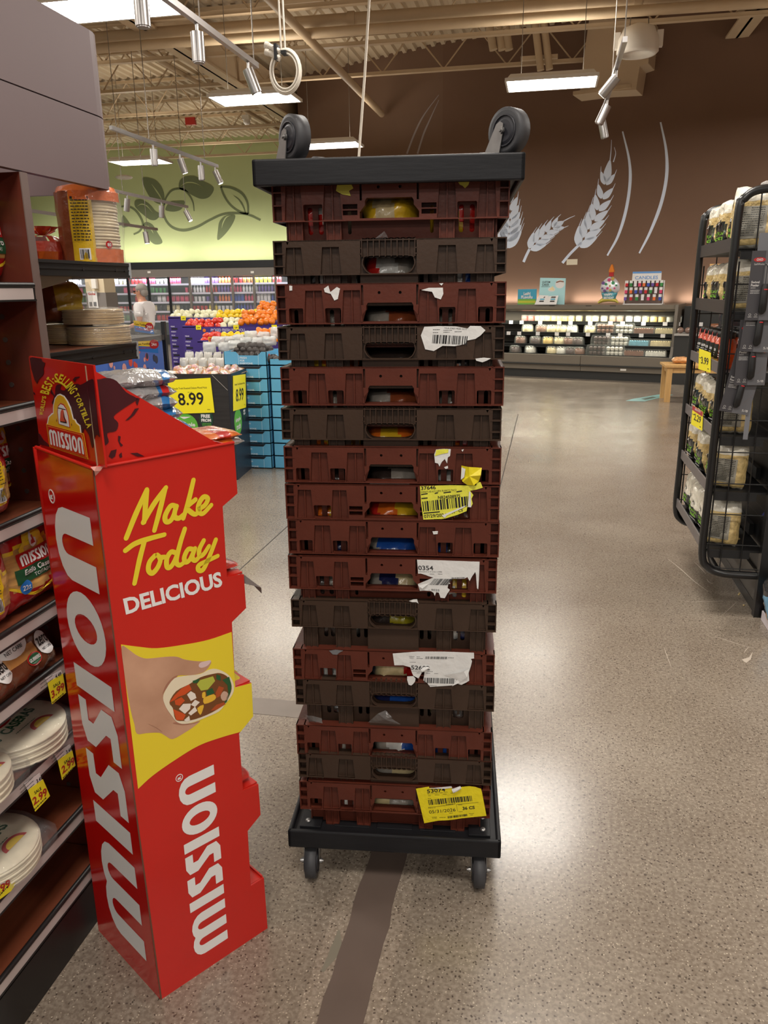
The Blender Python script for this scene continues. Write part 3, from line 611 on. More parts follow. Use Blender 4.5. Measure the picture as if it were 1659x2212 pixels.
def dolly(zr, up, label, yaws):
    """zr: height of the outer rim's deck edge; up=-1 normal, 1 upside down"""
    a, dp = .2925, .74; s = -up; t = thing('crate_dolly', label, 'dolly', FD.w(0, zr-s*.07)); F = FD
    mb = MB(); z0, z1 = sorted((zr, zr-s*.055))
    n = lambda y: -y
    for (a0, a1, c0, c1) in ((-a, a, 0, .012), (-a, a, dp-.012, dp), (-a, -a+.012, 0, dp), (a-.012, a, 0, dp)): mb.fbox(F, a0, a1, z0, z1, -c1, -c0)
    mb.build('rim', blk, t, bevel=.004)
    mb = MB(); d0, d1 = sorted((zr-s*.014, zr-s*.03)); mb.fbox(F, -a+.008, a-.008, d0, d1, -dp+.01, -.01)
    for x in (-.235, .235): mb.fbox(F, x-.030, x+.030, min(d1, zr-s*.014), max(d1, zr-s*.006), -dp+.03, -.03) if s > 0 else None
    for x in (-.12, 0, .12): mb.fbox(F, x-.05, x+.05, *sorted((zr-s*.014, zr-s*.0115)), -.075, -.045)
    mb.build('deck', blk, t, bevel=.002)
    mb = MB()
    for x in (-.245, .245):
        for y in (.055, .105, .62): p = F.w(x, zr-s*.006 if s > 0 else zr-s*.03, -y); mb.lathe([(.008, 0), (.007, s*.003), (.002, s*.004)] if s > 0 else [(.008, 0), (.007, .004), (.002, .005)], p, 10)
    mb.build('bolt', zinc, t)
    k = 0
    for y in (.062 if s > 0 else .105, .62):
        for x in (-.235, .235):
            p = F.w(x, zr-s*.036, -y); caster(t, Vector(tuple(p)), TH+yaws[k], -s); k += 1
    return t
dolly(.165, -1, 'black plastic dolly under the bottom crate, wheels on the floor', (PI+.05, PI+.02, .2, .1))
dolly(1.817, 1, 'black plastic dolly lying upside down on top of the crates, wheels in the air', (PI+.72, PI+.80, .7, .3))
# ---- stickers: torn paper on crate fronts, traced on the skirt plane
ylw = mat('sticker_yellow', (232, 214, 28), .5, bump=.25, bs=45); yl2 = mat('sticker_lemon', (226, 224, 74), .45, bump=.3, bs=45); wht = mat('sticker_white', (222, 222, 220), .5, bump=.25, bs=40); ink = mat('print_black', (26, 25, 26), .6); gry = mat('print_grey', (110, 110, 112), .6)
def crop(ox, oy, sc): return lambda pts: [(ox+x/sc, oy+y/sc) for x, y in pts]
def sticker(k, cf, polys, m, label, c=.0012, name='sticker', thick=.0009, yfun=None):
    for p in polys:
        mb = MB(); mb.shape([FS.pp(cf(p))], FS, c, c+thick, 0, yfun); r = mb.build(name, m, CR[k], label)
    return r
def q(cf, *pts): return [FS.px(*p) for p in cf(pts)]
CRN = .0025
# crate with the yellow barcode sticker
cf = crop(880, 1000, 7.541)
st = sticker(7, cf, [[(205, 375), (690, 360), (1120, 365), (1130, 320), (1190, 308), (1228, 400), (1130, 430), (1020, 450), (1075, 520), (1045, 580), (1065, 660), (1035, 718), (975, 715), (965, 780), (820, 840), (615, 902), (555, 910), (440, 912), (260, 920), (225, 650)]], yl2, 'yellow paper sticker, torn at its lower right')
mb = MB()
mb.text('37646', FS, *q(cf, (225, 440), (465, 425), (218, 378)), CRN); mb.text('SIGNATURE KITCHENS BURRITO TACO', FS, *q(cf, (225, 488), (800, 450), (223, 458)), CRN, bold=.0)
mb.text('NB24508975', FS, *q(cf, (500, 588), (862, 560), (498, 535)), CRN); barcode(mb, FS, *q(cf, (260, 790), (1035, 700), (243, 625)), 46, CRN); mb.text('07/29/2024', FS, *q(cf, (275, 895), (640, 868), (268, 840)), CRN); mb.text('11   CS', FS, *q(cf, (730, 825), (905, 785), (728, 782)), CRN)
for a in ((225, 520, 330, 505), (445, 502, 500, 490), (590, 492, 710, 478), (800, 475, 890, 462), (265, 825, 530, 800), (230, 585, 330, 575)): mb.shape([FS.pp(cf([(a[0], a[1]), (a[2], a[3]), (a[2], a[3]-18), (a[0], a[1]-18)]))], FS, CRN-.0002, CRN)
mb.build('print', ink, st)
sticker(7, cf, [[(560, 850), (900, 705), (960, 690), (900, 730), (640, 850), (610, 890)], [(1005, 460), (1030, 470), (1040, 715), (985, 712)]], wht, 'white torn paper edge', .0026, 'torn_edge')
# crumpled yellow end on the crate above
mb = MB(); pts = FS.pp(cf([(880, 40), (1000, 50), (1212, 75), (1195, 185), (1165, 295), (1080, 350), (975, 357), (900, 290), (872, 245)])); cc = FS.px(*cf([(1010, 200)])[0])
mb.add([FS.w(*cc, .012)]+[FS.w(*p, .002+.009*(i % 2)) for i, p in enumerate(pts)], [(0, i+1, (i+1) % len(pts)+1) for i in range(len(pts))]); st = mb.build('crumpled_sticker', ylw, CR[6], 'crumpled yellow paper')
mb = MB(); mb.shape([FS.pp(cf([(885, 55), (945, 85), (925, 215), (870, 255)]))], FS, .010, .011); mb.build('paper_back', wht, st)
cf = crop(580, 760, 3.072)
sticker(6, cf, [[(1112, 648), (1160, 643), (1210, 645), (1205, 690), (1190, 700), (1185, 740), (1170, 710), (1150, 730), (1135, 760), (1125, 740), (1105, 735), (1100, 680)], [(1165, 765), (1190, 755), (1192, 772), (1175, 776)], [(1280, 650), (1296, 646), (1288, 662)]], wht, 'scraped white paper remains', .001, 'paper_remnant')
sticker(6, cf, [[(1114, 650), (1160, 644), (1195, 646), (1192, 668), (1150, 676), (1104, 690)]], yl2, 'yellow scrap', .0021, 'paper_remnant')
sticker(6, cf, [[(668, 862), (800, 866), (932, 874), (934, 890), (800, 884), (668, 884)]], wht, 'white strip lying on the hand hole ledge', -.012, 'paper_strip')
# 0354
cf = crop(880, 1195, 9.217)
st = sticker(9, cf, [[(192, 125), (720, 140), (1240, 160), (1438, 165), (1425, 500), (1410, 715), (1385, 690), (1365, 420), (1350, 370), (1285, 460), (1240, 550), (1195, 470), (1140, 500), (870, 505), (845, 520), (830, 570), (855, 600), (815, 610), (800, 690), (845, 720), (835, 745), (800, 790), (745, 890), (660, 880), (625, 780), (575, 770), (545, 845), (520, 780), (460, 745), (330, 738), (250, 745), (210, 610), (400, 530), (520, 480), (430, 455), (370, 430), (270, 400), (215, 400), (210, 300)]], wht, 'white paper sticker, torn to shreds below')
mb = MB(); mb.text('0354', FS, *q(cf, (222, 330), (520, 335), (212, 240)), CRN); mb.text('- 9025', FS, *q(cf, (420, 740), (635, 752), (425, 700)), CRN, bold=0); barcode(mb, FS, *q(cf, (440, 625), (800, 632), (540, 500)), 30, CRN, seed=5); mb.text('CAFE FIORE IN LA 18" 12/10CT A 78/800', FS, *q(cf, (225, 372), (690, 376), (224, 350)), CRN, bold=0); barcode(mb, FS, *q(cf, (880, 500), (1150, 492), (880, 478)), 30, CRN, seed=8)
squiggle(mb, FS, *[FS.px(*cf([p])[0])[0] for p in ((445, 410), (530, 410))], FS.px(*cf([(445, 412)])[0])[1], .0012, CRN); squiggle(mb, FS, *[FS.px(*cf([p])[0])[0] for p in ((610, 410), (700, 410))], FS.px(*cf([(610, 412)])[0])[1], .0012, CRN)
mb.build('print', mat('print_faded', (58, 58, 60), .6), st)
mb = MB(); pts = FS.pp(cf([(212, 612), (525, 480), (440, 590), (300, 680)])); mb.add([FS.w(*p, .003+.006*(i in (0, 3))) for i, p in enumerate(pts)], [(0, 1, 2, 3)]); mb.build('folded_flap', wht, st)
# 52602
cf = crop(840, 1390, 8.295)
st = sticker(11, cf, [[(70, 175), (330, 155), (520, 140), (1000, 142), (1525, 162), (1527, 262), (1470, 270), (1490, 310), (1475, 380), (1430, 520), (1440, 660), (1390, 690), (1300, 735), (1230, 715), (1130, 745), (740, 772), (690, 705), (620, 655), (640, 505), (600, 490), (585, 530), (530, 620), (440, 570), (415, 520), (385, 420), (260, 385), (100, 385)]], wht, 'large white paper sticker, torn along the bottom')
mb = MB(); mb.text('52602', FS, *q(cf, (400, 460), (735, 470), (398, 385)), CRN); barcode(mb, FS, *q(cf, (655, 270), (1045, 275), (660, 225)), 44, CRN, seed=2); barcode(mb, FS, *q(cf, (635, 700), (1180, 715), (640, 605)), 42, CRN, seed=4)
for x0, x1, y in ((365, 460, 228), (370, 450, 255), (498, 560, 235), (498, 610, 262), (375, 485, 330), (420, 560, 488), (500, 560, 520), (670, 740, 530), (815, 885, 535), (720, 860, 752), (1065, 1165, 252), (690, 790, 495)): squiggle(mb, FS, *[FS.px(*cf([(x, y)])[0])[0] for x in (x0, x1)], FS.px(*cf([(x0, y)])[0])[1], .0012, CRN, 0, x0)
mb.build('print', _M['print_faded'], st)
mb = MB(); mb.tube([FS.w(*p, .006) for p in q(cf, (590, 470), (640, 440), (720, 412))], [.005, .006, .002], 8); mb.build('curled_paper', wht, st)
sticker(11, cf, [[(330, 580), (440, 575), (480, 620), (470, 670), (430, 720), (400, 740), (355, 725), (330, 640)]], wht, 'small hanging paper scrap', .003, 'paper_scrap')
mb = MB(); pts = FS.pp(cf([(985, 560), (1340, 480), (1440, 440), (1400, 580), (1270, 690), (1130, 740), (1230, 640)])); mb.add([FS.w(*p, .003+.005*(i % 2)) for i, p in enumerate(pts)], [(0, 1, 6), (1, 2, 3), (1, 3, 4), (1, 4, 6), (6, 4, 5)]); mb.build('folded_flap', wht, st)
# 53074, hanging crooked and free of the crate
cf = crop(890, 1680, 9.759)
st = sticker(15, cf, [[(85, 210), (355, 168), (365, 195), (700, 195), (840, 190), (880, 255), (960, 265), (1040, 175), (1200, 158), (1330, 172), (1455, 215), (1475, 290), (1568, 780), (1300, 805), (1050, 830), (900, 855), (750, 872), (560, 880), (260, 935), (180, 600)]], ylw, 'yellow paper sticker hanging crooked', .004)
mb = MB(); C_ = .0055
mb.text('53074', FS, *q(cf, (322, 302), (705, 262), (312, 225)), C_); barcode(mb, FS, *q(cf, (362, 552), (1268, 465), (340, 440)), 60, C_); mb.text('05/31/2026', FS, *q(cf, (365, 730), (920, 680), (358, 665)), C_, bold=0); mb.text('36 CS', FS, *q(cf, (1070, 655), (1325, 630), (1062, 588)), C_, bold=.03); barcode(mb, FS, *q(cf, (760, 830), (1175, 780), (752, 785)), 46, C_, seed=9); mb.text('0A38666617', FS, *q(cf, (712, 560), (915, 540), (710, 530)), C_); mb.text('BX LF TORTILLERIA HONEY TOSTA', FS, *q(cf, (335, 328), (750, 285), (333, 310)), C_, bold=0)
for x0, x1, y in ((345, 395, 358), (480, 580, 340), (650, 735, 325), (815, 900, 302), (345, 495, 615), (975, 1060, 548), (985, 1070, 690), (425, 530, 808), (430, 525, 832), (575, 710, 815), (1200, 1305, 732), (1230, 1285, 762), (780, 860, 722), (335, 405, 415)): squiggle(mb, FS, *[FS.px(*cf([(x, y)])[0])[0] for x in (x0, x1)], FS.px(*cf([(x0, y)])[0])[1], .0012, C_, 0, x0, .1)
for a, b in (((340, 598), (705, 560)), ((930, 540), (1400, 492)), ((935, 545), (965, 685))): mb.shape([FS.pp(cf(stroke([a, b], 4)))], FS, C_-.0002, C_)
mb.build('print', ink, st)
mb = MB(); mb.tube([FS.w(*p, .008) for p in q(cf, (860, 240), (940, 210), (1025, 165))], [.006, .0055, .004], 8); mb.shape([FS.pp(cf([(370, 195), (830, 150), (848, 180), (700, 200)]))], FS, .006, .007); mb.build('curled_paper', wht, st)
# barcode scrap on the fourth crate, remnants on others
cf = crop(500, 220, 2.676)
st = sticker(3, cf, [[(1115, 1300), (1200, 1296), (1300, 1298), (1365, 1310), (1380, 1295), (1440, 1296), (1468, 1320), (1440, 1350), (1410, 1370), (1360, 1380), (1350, 1400), (1290, 1412), (1220, 1410), (1170, 1440), (1120, 1430), (1095, 1350)]], wht, 'white paper sticker, torn all round')
mb = MB(); barcode(mb, FS, *q(cf, (1160, 1395), (1360, 1405), (1165, 1345)), 34, CRN, seed=6); mb.text('YOUR STREET PKGD 10/110', FS, *q(cf, (1230, 1312), (1360, 1318), (1230, 1303)), CRN, bold=0)
for x0, x1, y in ((1165, 1205, 1318), (1225, 1275, 1322), (1290, 1330, 1330), (1165, 1195, 1335), (1225, 1262, 1333)): squiggle(mb, FS, *[FS.px(*cf([(x, y)])[0])[0] for x in (x0, x1)], FS.px(*cf([(x0, y)])[0])[1], .0012, CRN, 0, x0)
mb.build('print', ink, st)
sticker(3, cf, [[(1410, 1484), (1460, 1478), (1500, 1483), (1470, 1498), (1450, 1505), (1415, 1496)]], wht, 'white paper scrap', .001, 'paper_scrap')
sticker(2, cf, [[(335, 1062), (352, 1064), (352, 1090), (336, 1092)], [(535, 1080), (560, 1062), (572, 1100), (610, 1070), (628, 1080), (615, 1140), (595, 1148), (575, 1110), (540, 1100)], [(1098, 1088), (1140, 1075), (1222, 1074), (1225, 1110), (1210, 1142), (1175, 1130), (1160, 1098), (1120, 1092)], [(1200, 1050), (1225, 1048), (1215, 1062)]], wht, 'white paper remains', .001, 'paper_remnant')
sticker(0, cf, [[(612, 475), (690, 470), (705, 500), (680, 515), (690, 545), (640, 535), (605, 515)], [(1305, 455), (1378, 452), (1370, 480), (1350, 500), (1335, 485), (1320, 480)]], mat('scrap_olive', (176, 170, 60), .6), 'dirty yellow sticker remains', .001, 'paper_remnant')
cf = crop(580, 760, 3.072)
sticker(8, cf, [[(1088, 1190), (1125, 1188), (1122, 1208), (1095, 1210)]], wht, 'white scrap', .001, 'paper_remnant')
cf = crop(600, 1250, 3.190)
sticker(11, cf, [[(355, 495), (400, 488), (450, 495), (425, 508), (410, 522), (380, 520)]], _M['print_grey'], 'grey scrap', .001, 'paper_remnant')
sticker(10, cf, [[(905, 152), (935, 142), (960, 140), (970, 170), (955, 160), (925, 160)]], wht, 'white paper scrap on the rim', .001, 'paper_scrap')
# ---- packs inside the crates, glimpsed through hand holes and slots
def pillow(mb, w, h, d, mi=lambda u, v, f: 0, nu=14, nv=14, seed=0, wr=.06, ends=True, pw=(4, 4), M=None):
    """a filled bag standing in x-z, front toward -y"""
    o = Vector((seed*3.7, seed*1.3, 0)); T = lambda u, v: (1-abs(u)**pw[0])**.5*(1-abs(v)**pw[1])**.5
    vs = []; idx = {}
    for f in (0, 1):
        for j in range(nv+1):
            for i in range(nu+1):
                u, v = -1+2*i/nu, -1+2*j/nv; t = T(u, v); nz = noise.noise(Vector((u*2.3, v*2.3, f*5))+o)+.6*noise.noise(Vector((u*6, v*5, f*9))+o)
                x = w/2*u*(1-.10*abs(v)**6)+w*wr*.3*noise.noise(Vector((v*3, f*2, u))+o)*abs(u); z = h/2*v+h*wr*.35*noise.noise(Vector((u*3, 7, v))+o)*abs(v)
                y = (d/2*t+d*wr*nz*(.25+t))*(-1 if f == 0 else 1)
                if abs(v) > .999 or abs(u) > .999: y = d*wr*.6*noise.noise(Vector((u*4, v*4, 3))+o)
                idx[f, i, j] = len(vs); vs.append((x, y, z+h/2))
    for f in (0, 1):
        for j in range(nv):
            for i in range(nu):
                a = [idx[f, i, j], idx[f, i+1, j], idx[f, i+1, j+1], idx[f, i, j+1]]
                mb.add([], []); k = mi(-1+2*(i+.5)/nu, -1+2*(j+.5)/nv, f)
                mb._pf = getattr(mb, '_pf', []); mb._pf.append((a if f == 0 else a[::-1], k))
    base = len(mb.v); mb.v += [tuple(M @ Vector(v)) if M is not None else v for v in vs]
    for a, k in mb._pf: mb.f.append(tuple(base+i for i in a)); mb.m.append(k); mb.s.append(True)
    mb._pf = []
    def surf(a, b):
        u, v = max(-1, min(1, a/(w/2))), max(-1, min(1, b/(h/2)-1)); t = T(u, v); nz = noise.noise(Vector((u*2.3, v*2.3, 0))+o)+.6*noise.noise(Vector((u*6, v*5, 0))+o)
        return d/2*t+d*wr*nz*(.25+t)+.0016
    return surf
def patch(mb, F, yf, x0, x1, z0, z1, c, mi, n=9):
    k = len(mb.v); mb.v += [tuple(map(float, F.w(x0+(x1-x0)*i/n, z0+(z1-z0)*j/n, c+yf(x0+(x1-x0)*i/n, z0+(z1-z0)*j/n)))) for j in range(n+1) for i in range(n+1)]
    for j in range(n):
        for i in range(n): q_ = k+j*(n+1)+i; mb.f.append((q_, q_+1, q_+n+2, q_+n+1)); mb.m.append(mi); mb.s.append(True)
def discp(mb, F, yf, cx, cz, rx, rz, c, mi, n=22, m=4):
    k = len(mb.v)
    for i in range(m+1):
        for j in range(n): a, b = cx+rx*i/m*math.cos(2*PI*j/n), cz+rz*i/m*math.sin(2*PI*j/n); mb.v.append(tuple(map(float, F.w(a, b, c+yf(a, b)))))
    for i in range(m):
        for j in range(n): mb.f.append((k+i*n+j, k+(i+1)*n+j, k+(i+1)*n+(j+1) % n, k+i*n+(j+1) % n)); mb.m.append(mi); mb.s.append(True)
film = mat('clear_film', (190, 190, 190), .10, clear=.84, bump=.7, bs=35, spec=.9)
gloss = lambda n, c: mat(n, c, .25, coat=.6, bump=.35, bs=40)
PC = dict(cream=gloss('pack_cream', (206, 186, 140)), red=gloss('pack_red', (186, 36, 30)), yellow=gloss('pack_yellow', (226, 182, 40)), orange=gloss('pack_orange', (222, 108, 32)), blue=gloss('pack_blue', (32, 78, 158)), white=gloss('pack_white', (206, 204, 198)), clear=gloss('pack_clear', (150, 142, 132)), dark=gloss('pack_dark', (52, 42, 38)), brown=gloss('pack_brown', (142, 72, 42)), navy=gloss('pack_navy', (28, 34, 74)), green=gloss('pack_green', (70, 140, 60)), olive=gloss('pack_olive', (150, 138, 30)))
PROTO = {}
def pack(cols, loc, label, seed, hs=.074):
    key = cols
    if key in PROTO: o = dup(PROTO[key], (0, 0, 0), 0, label)
    else:
        mb = MB(); n = len(cols); pillow(mb, .138, .074, .16, lambda u, v, f: min(n-1, int(((u+v*.25+1)/2)*n)) if n > 1 else 0, 16, 10, seed, .07, pw=(4, 3))
        o = thing('tortilla_pack', label, 'pack'); mb.build('bag', [PC[c] for c in cols], o)
        o['group'] = 'packs inside the crates'; PROTO[key] = o
    o.location = tuple(loc); o.scale = (1, 1, hs/.074); o.rotation_euler = (0, 0, TH+rnd.uniform(-.12, .12)); o['label'] = label; return o
CONT = [(('red', 'white'), ('yellow', 'cream', 'yellow'), ('yellow', 'red')), (('dark', 'white'), ('red', 'white', 'clear'), ('white', 'blue')), (('brown', 'clear'), ('clear', 'brown'), ('clear', 'brown')), (('yellow', 'orange'), ('dark', 'dark'), ('orange', 'dark')), (('dark', 'clear'), ('clear', 'brown'), ('clear', 'dark')),
        (('orange', 'yellow'), ('orange', 'yellow', 'orange'), ('orange', 'red')), (('clear', 'dark'), ('dark', 'clear'), ('white', 'dark')), (('orange', 'yellow'), ('red', 'orange', 'yellow'), ('orange', 'brown')), (('dark', 'navy'), ('clear', 'blue', 'blue'), ('blue', 'dark')), (('dark', 'clear'), ('clear', 'navy', 'cream'), ('white', 'yellow')),
        (('dark', 'white'), ('dark', 'olive'), ('white', 'navy')), (('white', 'blue'), ('cream', 'cream', 'red'), ('dark', 'white')), (('dark', 'dark'), ('navy', 'blue'), ('cream', 'dark')), (('dark', 'clear'), ('clear', 'white', 'blue'), ('blue', 'navy')), (('white', 'clear'), ('clear', 'cream'), ('clear', 'dark')), (('dark', 'white'), ('cream', 'clear'), ('white', 'clear'))]
ORD = ['topmost', 'second', 'third', 'fourth', 'fifth', 'sixth', 'seventh', 'eighth', 'ninth', 'tenth', 'eleventh', 'twelfth', 'thirteenth', 'third-lowest', 'second-lowest', 'bottom']
for k in range(16):
    for j, x in enumerate((-.155, 0, .155)):
        cols = CONT[k][j]; loc = FS.w(x, RIM[k]-HC+.008, -.116)
        side = ('left', 'middle', 'right')[j]; cn = ' and '.join(dict.fromkeys(cols))
        pack(cols, loc, '%s pack %s of the %s stacked crate' % (cn, ('at the left slots', 'behind the hand hole', 'at the right slots')[j], ORD[k]), k*3+j, min(.112, (RIM[k-1]-RIM[k] if k else .13)-.012))
        tb = {7: ('MISSION', 'red'), 5: ('MISSION', 'red'), 8: ('8ct', 'white'), 13: ('pita', 'white'), 0: ('80ct', 'dark')}.get(k) if j == 1 else None
        if tb:
            mb = MB(); P_ = FS.w(0, 0, -.04); F_ = Fr(FS.w(0, RIM[k]-HC, -.042), SU*(1 if k in (0, 13) else -1), (0, 0, 1 if k in (0, 13) else -1), -SB)
            hh_ = (.050 if k in (0, 13) else -.056); mb.tx(tb[0], F_, 0, hh_-.006, .011, None, 0.004, 0, .03)
            o = mb.build('lettering', PC[tb[1]], bpy.data.objects[[c for c in COL.objects if c.get('label', '').startswith(cn+' pack behind the hand hole of the '+ORD[k])][0].name])
# loose clear film sticking out of two crates
def wrapbit(pts, k, label, cf):
    mb = MB(); P_ = FS.pp(cf(pts)); c = np.mean(np.array(P_), 0); mb.add([FS.w(*c, .008)]+[FS.w(*p, -.006+.010*(i % 2)) for i, p in enumerate(P_)], [(0, i+1, (i+1) % len(P_)+1) for i in range(len(P_))])
    tag(mb.build('plastic_wrap', film), label, 'plastic wrap')
cf = crop(600, 1250, 3.190)
wrapbit([(620, 1000), (690, 925), (740, 915), (790, 950), (780, 970), (850, 1000)], 13, 'clear film bag end sticking up in front of the fourth crate from the bottom', cf)
wrapbit([(185, 950), (240, 940), (300, 970), (310, 992), (200, 995)], 13, 'small clear film end at the left corner, low in the stack', cf)
cf = crop(500, 220, 2.676)
wrapbit([(820, 795), (885, 748), (905, 785), (870, 792)], 0, 'clear film tip above the wavy grip, high in the stack', cf)
# ================================================================== RED CARDBOARD DISPLAY
def plane3(a, b, c, d):
    """frame through bottom points a, b and the middle of top points c, d"""
    a, b, c, d = [np.array(v, float) for v in (a, b, c, d)]; u = (b-a)/np.linalg.norm(b-a); v = (c+d-a-b)/2; v -= u*(v@u); v /= np.linalg.norm(v)
    return Fr(a, u, v, np.cross(u, v))
ZT = 1.285
cb, lb, rb = hz(347, 2160), hz(213, 2010), hz(578, 2005); ct, lt, rt = hz(200, 1010, ZT), hz(78, 965, ZT), hz(505, 955, ZT)
FL = plane3(lb, cb, lt, ct); FRt = plane3(cb, rb, ct, rt)
dred = mat('card_red', (192, 30, 20), .38, var=.04, vs=5, bump=.03, bs=30); gred = mat('card_red_gloss', (196, 18, 14), .16, coat=.5, var=.03, vs=4, bump=.05, bs=12)
kraft = mat('card_kraft', (176, 156, 128), .8); pw_ = mat('print_white', (226, 224, 222), .4); pyl = mat('print_yellow', (226, 202, 44), .42); pml = mat('print_maroon', (66, 14, 24), .4); pbl = mat('print_black2', (24, 18, 18), .5)
DS = thing('display_stand', 'tall red cardboard snack display stand with white and yellow lettering, left of the crates', 'display stand', (lb+rb)/2)
DS['group'] = 'display'; del DS['group']
def sheet(name, F, polys, c, m, parent, label=None, th=.0004):
    mb = MB()
    for p in polys: mb.shape([F.pp(r) for r in p], F, c, c+th)
    return mb.build(name, m, parent, label)
EDGE = [(505, 955), (506, 962), (513, 1066), (481, 1094), (490.5, 1246.6), (526.6, 1241), (531.7, 1313.6), (501, 1344), (508, 1485.6), (543, 1475), (546.6, 1547), (516.5, 1584.5), (525, 1708), (558, 1694), (563, 1760), (535, 1795), (542, 1914), (570, 1896), (578, 2005)]
side = FRt.pp([(200, 1012)]+EDGE+[(347, 2160)])
mb = MB(); mb.shape([side], FRt, -.005, 0); rp = mb.build('side_panel', dred, DS, 'right-hand side panel, stepped along its front edge')
mb = MB(); mb.shape([FL.pp([(78, 965), (202, 1012), (347, 2160), (213, 2010)])], FL, -.005, 0); lp = mb.build('back_panel', gred, DS, 'glossy back panel')
Wd = float(np.linalg.norm(cb-lb)); mb = MB(); mb.shape([side], FRt, -Wd, -Wd+.005); mb.build('far_panel', dred, DS)
# raw corner edge of the board
mb = MB(); mb.shape([FRt.pp([(200, 1012), (203, 1012), (250, 1400), (300, 1790), (350, 2160), (347, 2162), (297, 1790), (247, 1400)])], FRt, 0, .0008); mb.build('board_edge', mat('card_edge', (96, 62, 44), .8), DS, 'raw brown corrugated edge')
mb = MB(); A = FL.px(78, 966); B = FL.px(202, 1013); mb.tube([FL.w(*A, 0), FL.w(*B, 0)], .004, 8); A = FRt.px(200, 1012); B = FRt.px(505, 956); mb.tube([FRt.w(*A, 0), FRt.w(*B, 0)], .0035, 8); mb.build('folded_lip', dred, DS)
mb = MB(); pts = [FRt.w(*FRt.px(*p), c) for p, c in (((193, 1008), .004), ((205, 1006), .007), ((222, 1007), .003), ((214, 1016), .006), ((205, 1028), .002), ((199, 1016), .009))]; mb.add(pts, [(0, 1, 5), (1, 2, 3), (1, 3, 5), (5, 3, 4)]); mb.build('torn_corner', mat('torn_pink', (214, 150, 140), .7), DS, 'torn corner showing pale paper')
# trays in the steps
ez = [FRt.px(*p) for p in EDGE]
for i, (a, b) in enumerate(((5, 4), (9, 8), (13, 12), (17, 16))):
    s1, z1 = ez[a]; s0, z0 = ez[b]; mb = MB()
    mb.fbox(FRt, .012, s1, z0-.004, z0, -Wd+.006, -.006); mb.fbox(FRt, s1-.004, s1, z0-.002, z1+.004, -Wd+.006, -.006)
    mb.fbox(FRt, .012, .016, z0-.004, z0+.16, -Wd+.006, -.006)
    mb.build('tray', dred, DS)
s0, z0 = FRt.px(505, 962); mb = MB(); mb.fbox(FRt, .006, s0, z0-.022, z0-.018, -Wd+.006, -.006); mb.fbox(FRt, s0-.004, s0, z0-.09, z0, -Wd+.006, -.006); mb.build('tray', dred, DS)
# header
c0 = -.010
mb = MB(); mb.shape([FL.pp([(52, 770), (190, 790), (217, 1012), (80, 975)])], FL, c0-.004, c0); hd = mb.build('header_card', mat('card_red_header', (190, 26, 18), .3, coat=.3), DS)
mb = MB(); mb.shape([FRt.pp([(190, 790), (480, 962), (215, 1012)])], FRt, c0-.004, c0); hs = mb.build('header_side', dred, DS)
mb = MB(); mb.shape([FRt.pp([(188, 791), (191, 790), (218, 1010), (214, 1012)])], FRt, c0, c0+.003); mb.build('header_edge', kraft, DS, 'raw kraft edge of the header fold')
mb = MB(); mb.shape([FRt.pp([(190, 790), (480, 962), (215, 1012)])], FRt, -Wd+.01, -Wd+.014); mb.build('header_side', dred, DS)
# -- printing on the header card
hc = crop(50, 760, 8.85); g1 = c0+.0006
sheet('world_map', FL, [[hc([(40, 130), (90, 110), (260, 140), (280, 190), (330, 220), (325, 260), (300, 320), (310, 400), (290, 460), (240, 510), (200, 560), (180, 620), (130, 540), (100, 430), (70, 330)])], [hc([(205, 1560), (240, 1590), (300, 1690), (430, 1810), (420, 1830), (215, 1780)])],
    [hc(smooth([(470, 1010), (500, 880), (480, 830), (440, 800), (455, 730), (480, 780), (520, 840), (530, 700), (560, 640), (640, 640), (620, 720), (700, 750), (740, 690), (760, 620), (840, 640), (950, 620), (1000, 640), (1090, 600), (1150, 560), (1240, 530), (1262, 620), (1300, 1000), (1345, 1420), (1375, 1640), (1330, 1600), (1280, 1650), (1245, 1850), (1210, 1780), (1170, 1600), (1080, 1480), (1040, 1560), (880, 1300), (700, 1000)], 3, True))],
    [hc([(860, 540), (900, 490), (990, 480), (985, 500), (920, 530), (900, 590)])], [hc([(110, 770), (140, 800), (145, 835), (115, 820)])]], g1, pml, hd, 'dark maroon world map print')
arc = smooth([(265, 1225), (310, 960), (355, 730), (470, 540), (600, 520), (740, 600), (870, 760), (960, 900), (1050, 1130), (1185, 1470)], 20)
cum = np.concatenate([[0], np.cumsum([math.dist(arc[i], arc[i+1]) for i in range(len(arc)-1)])])
def along(s): return np.array([np.interp(s, cum, [p[0] for p in arc]), np.interp(s, cum, [p[1] for p in arc])])
mb = MB(); txt = "WORLD'S BEST-SELLING TORTILLA"; hts = [78]*7+[0]+[175]*12+[0]+[105]*8; wd = {'I': .45, "'": .35, '-': .5, 'W': 1.25, 'T': .85, 'L': .8, ' ': .55}
ws = [wd.get(ch, 1.)*(h if h else 70)*(.72 if h < 100 or h > 150 else .95)*(.62 if h == 175 else 1) for ch, h in zip(txt, hts)]; sc_ = cum[-1]/sum(ws); pos = 0
for ch, h, w_ in zip(txt, hts, ws):
    w_ *= sc_
    if ch != ' ':
        a, b = along(pos+w_*.08), along(pos+w_*.92); t = (b-a)/np.linalg.norm(b-a); m = np.array([t[1], -t[0]])
        y0, y1 = (0, h) if ch not in "'-" else ((h*.6, h) if ch == "'" else (h*.38, h*.55))
        mb.text(ch, FL, *[FL.px(*hc([tuple(v)])[0]) for v in (a+m*(y0-h*.45), b+m*(y0-h*.45), a+m*(y1-h*.45))], g1+.0006, 0, .03)
    pos += w_
mb.build('slogan', pyl, hd, 'yellow lettering in an arch')
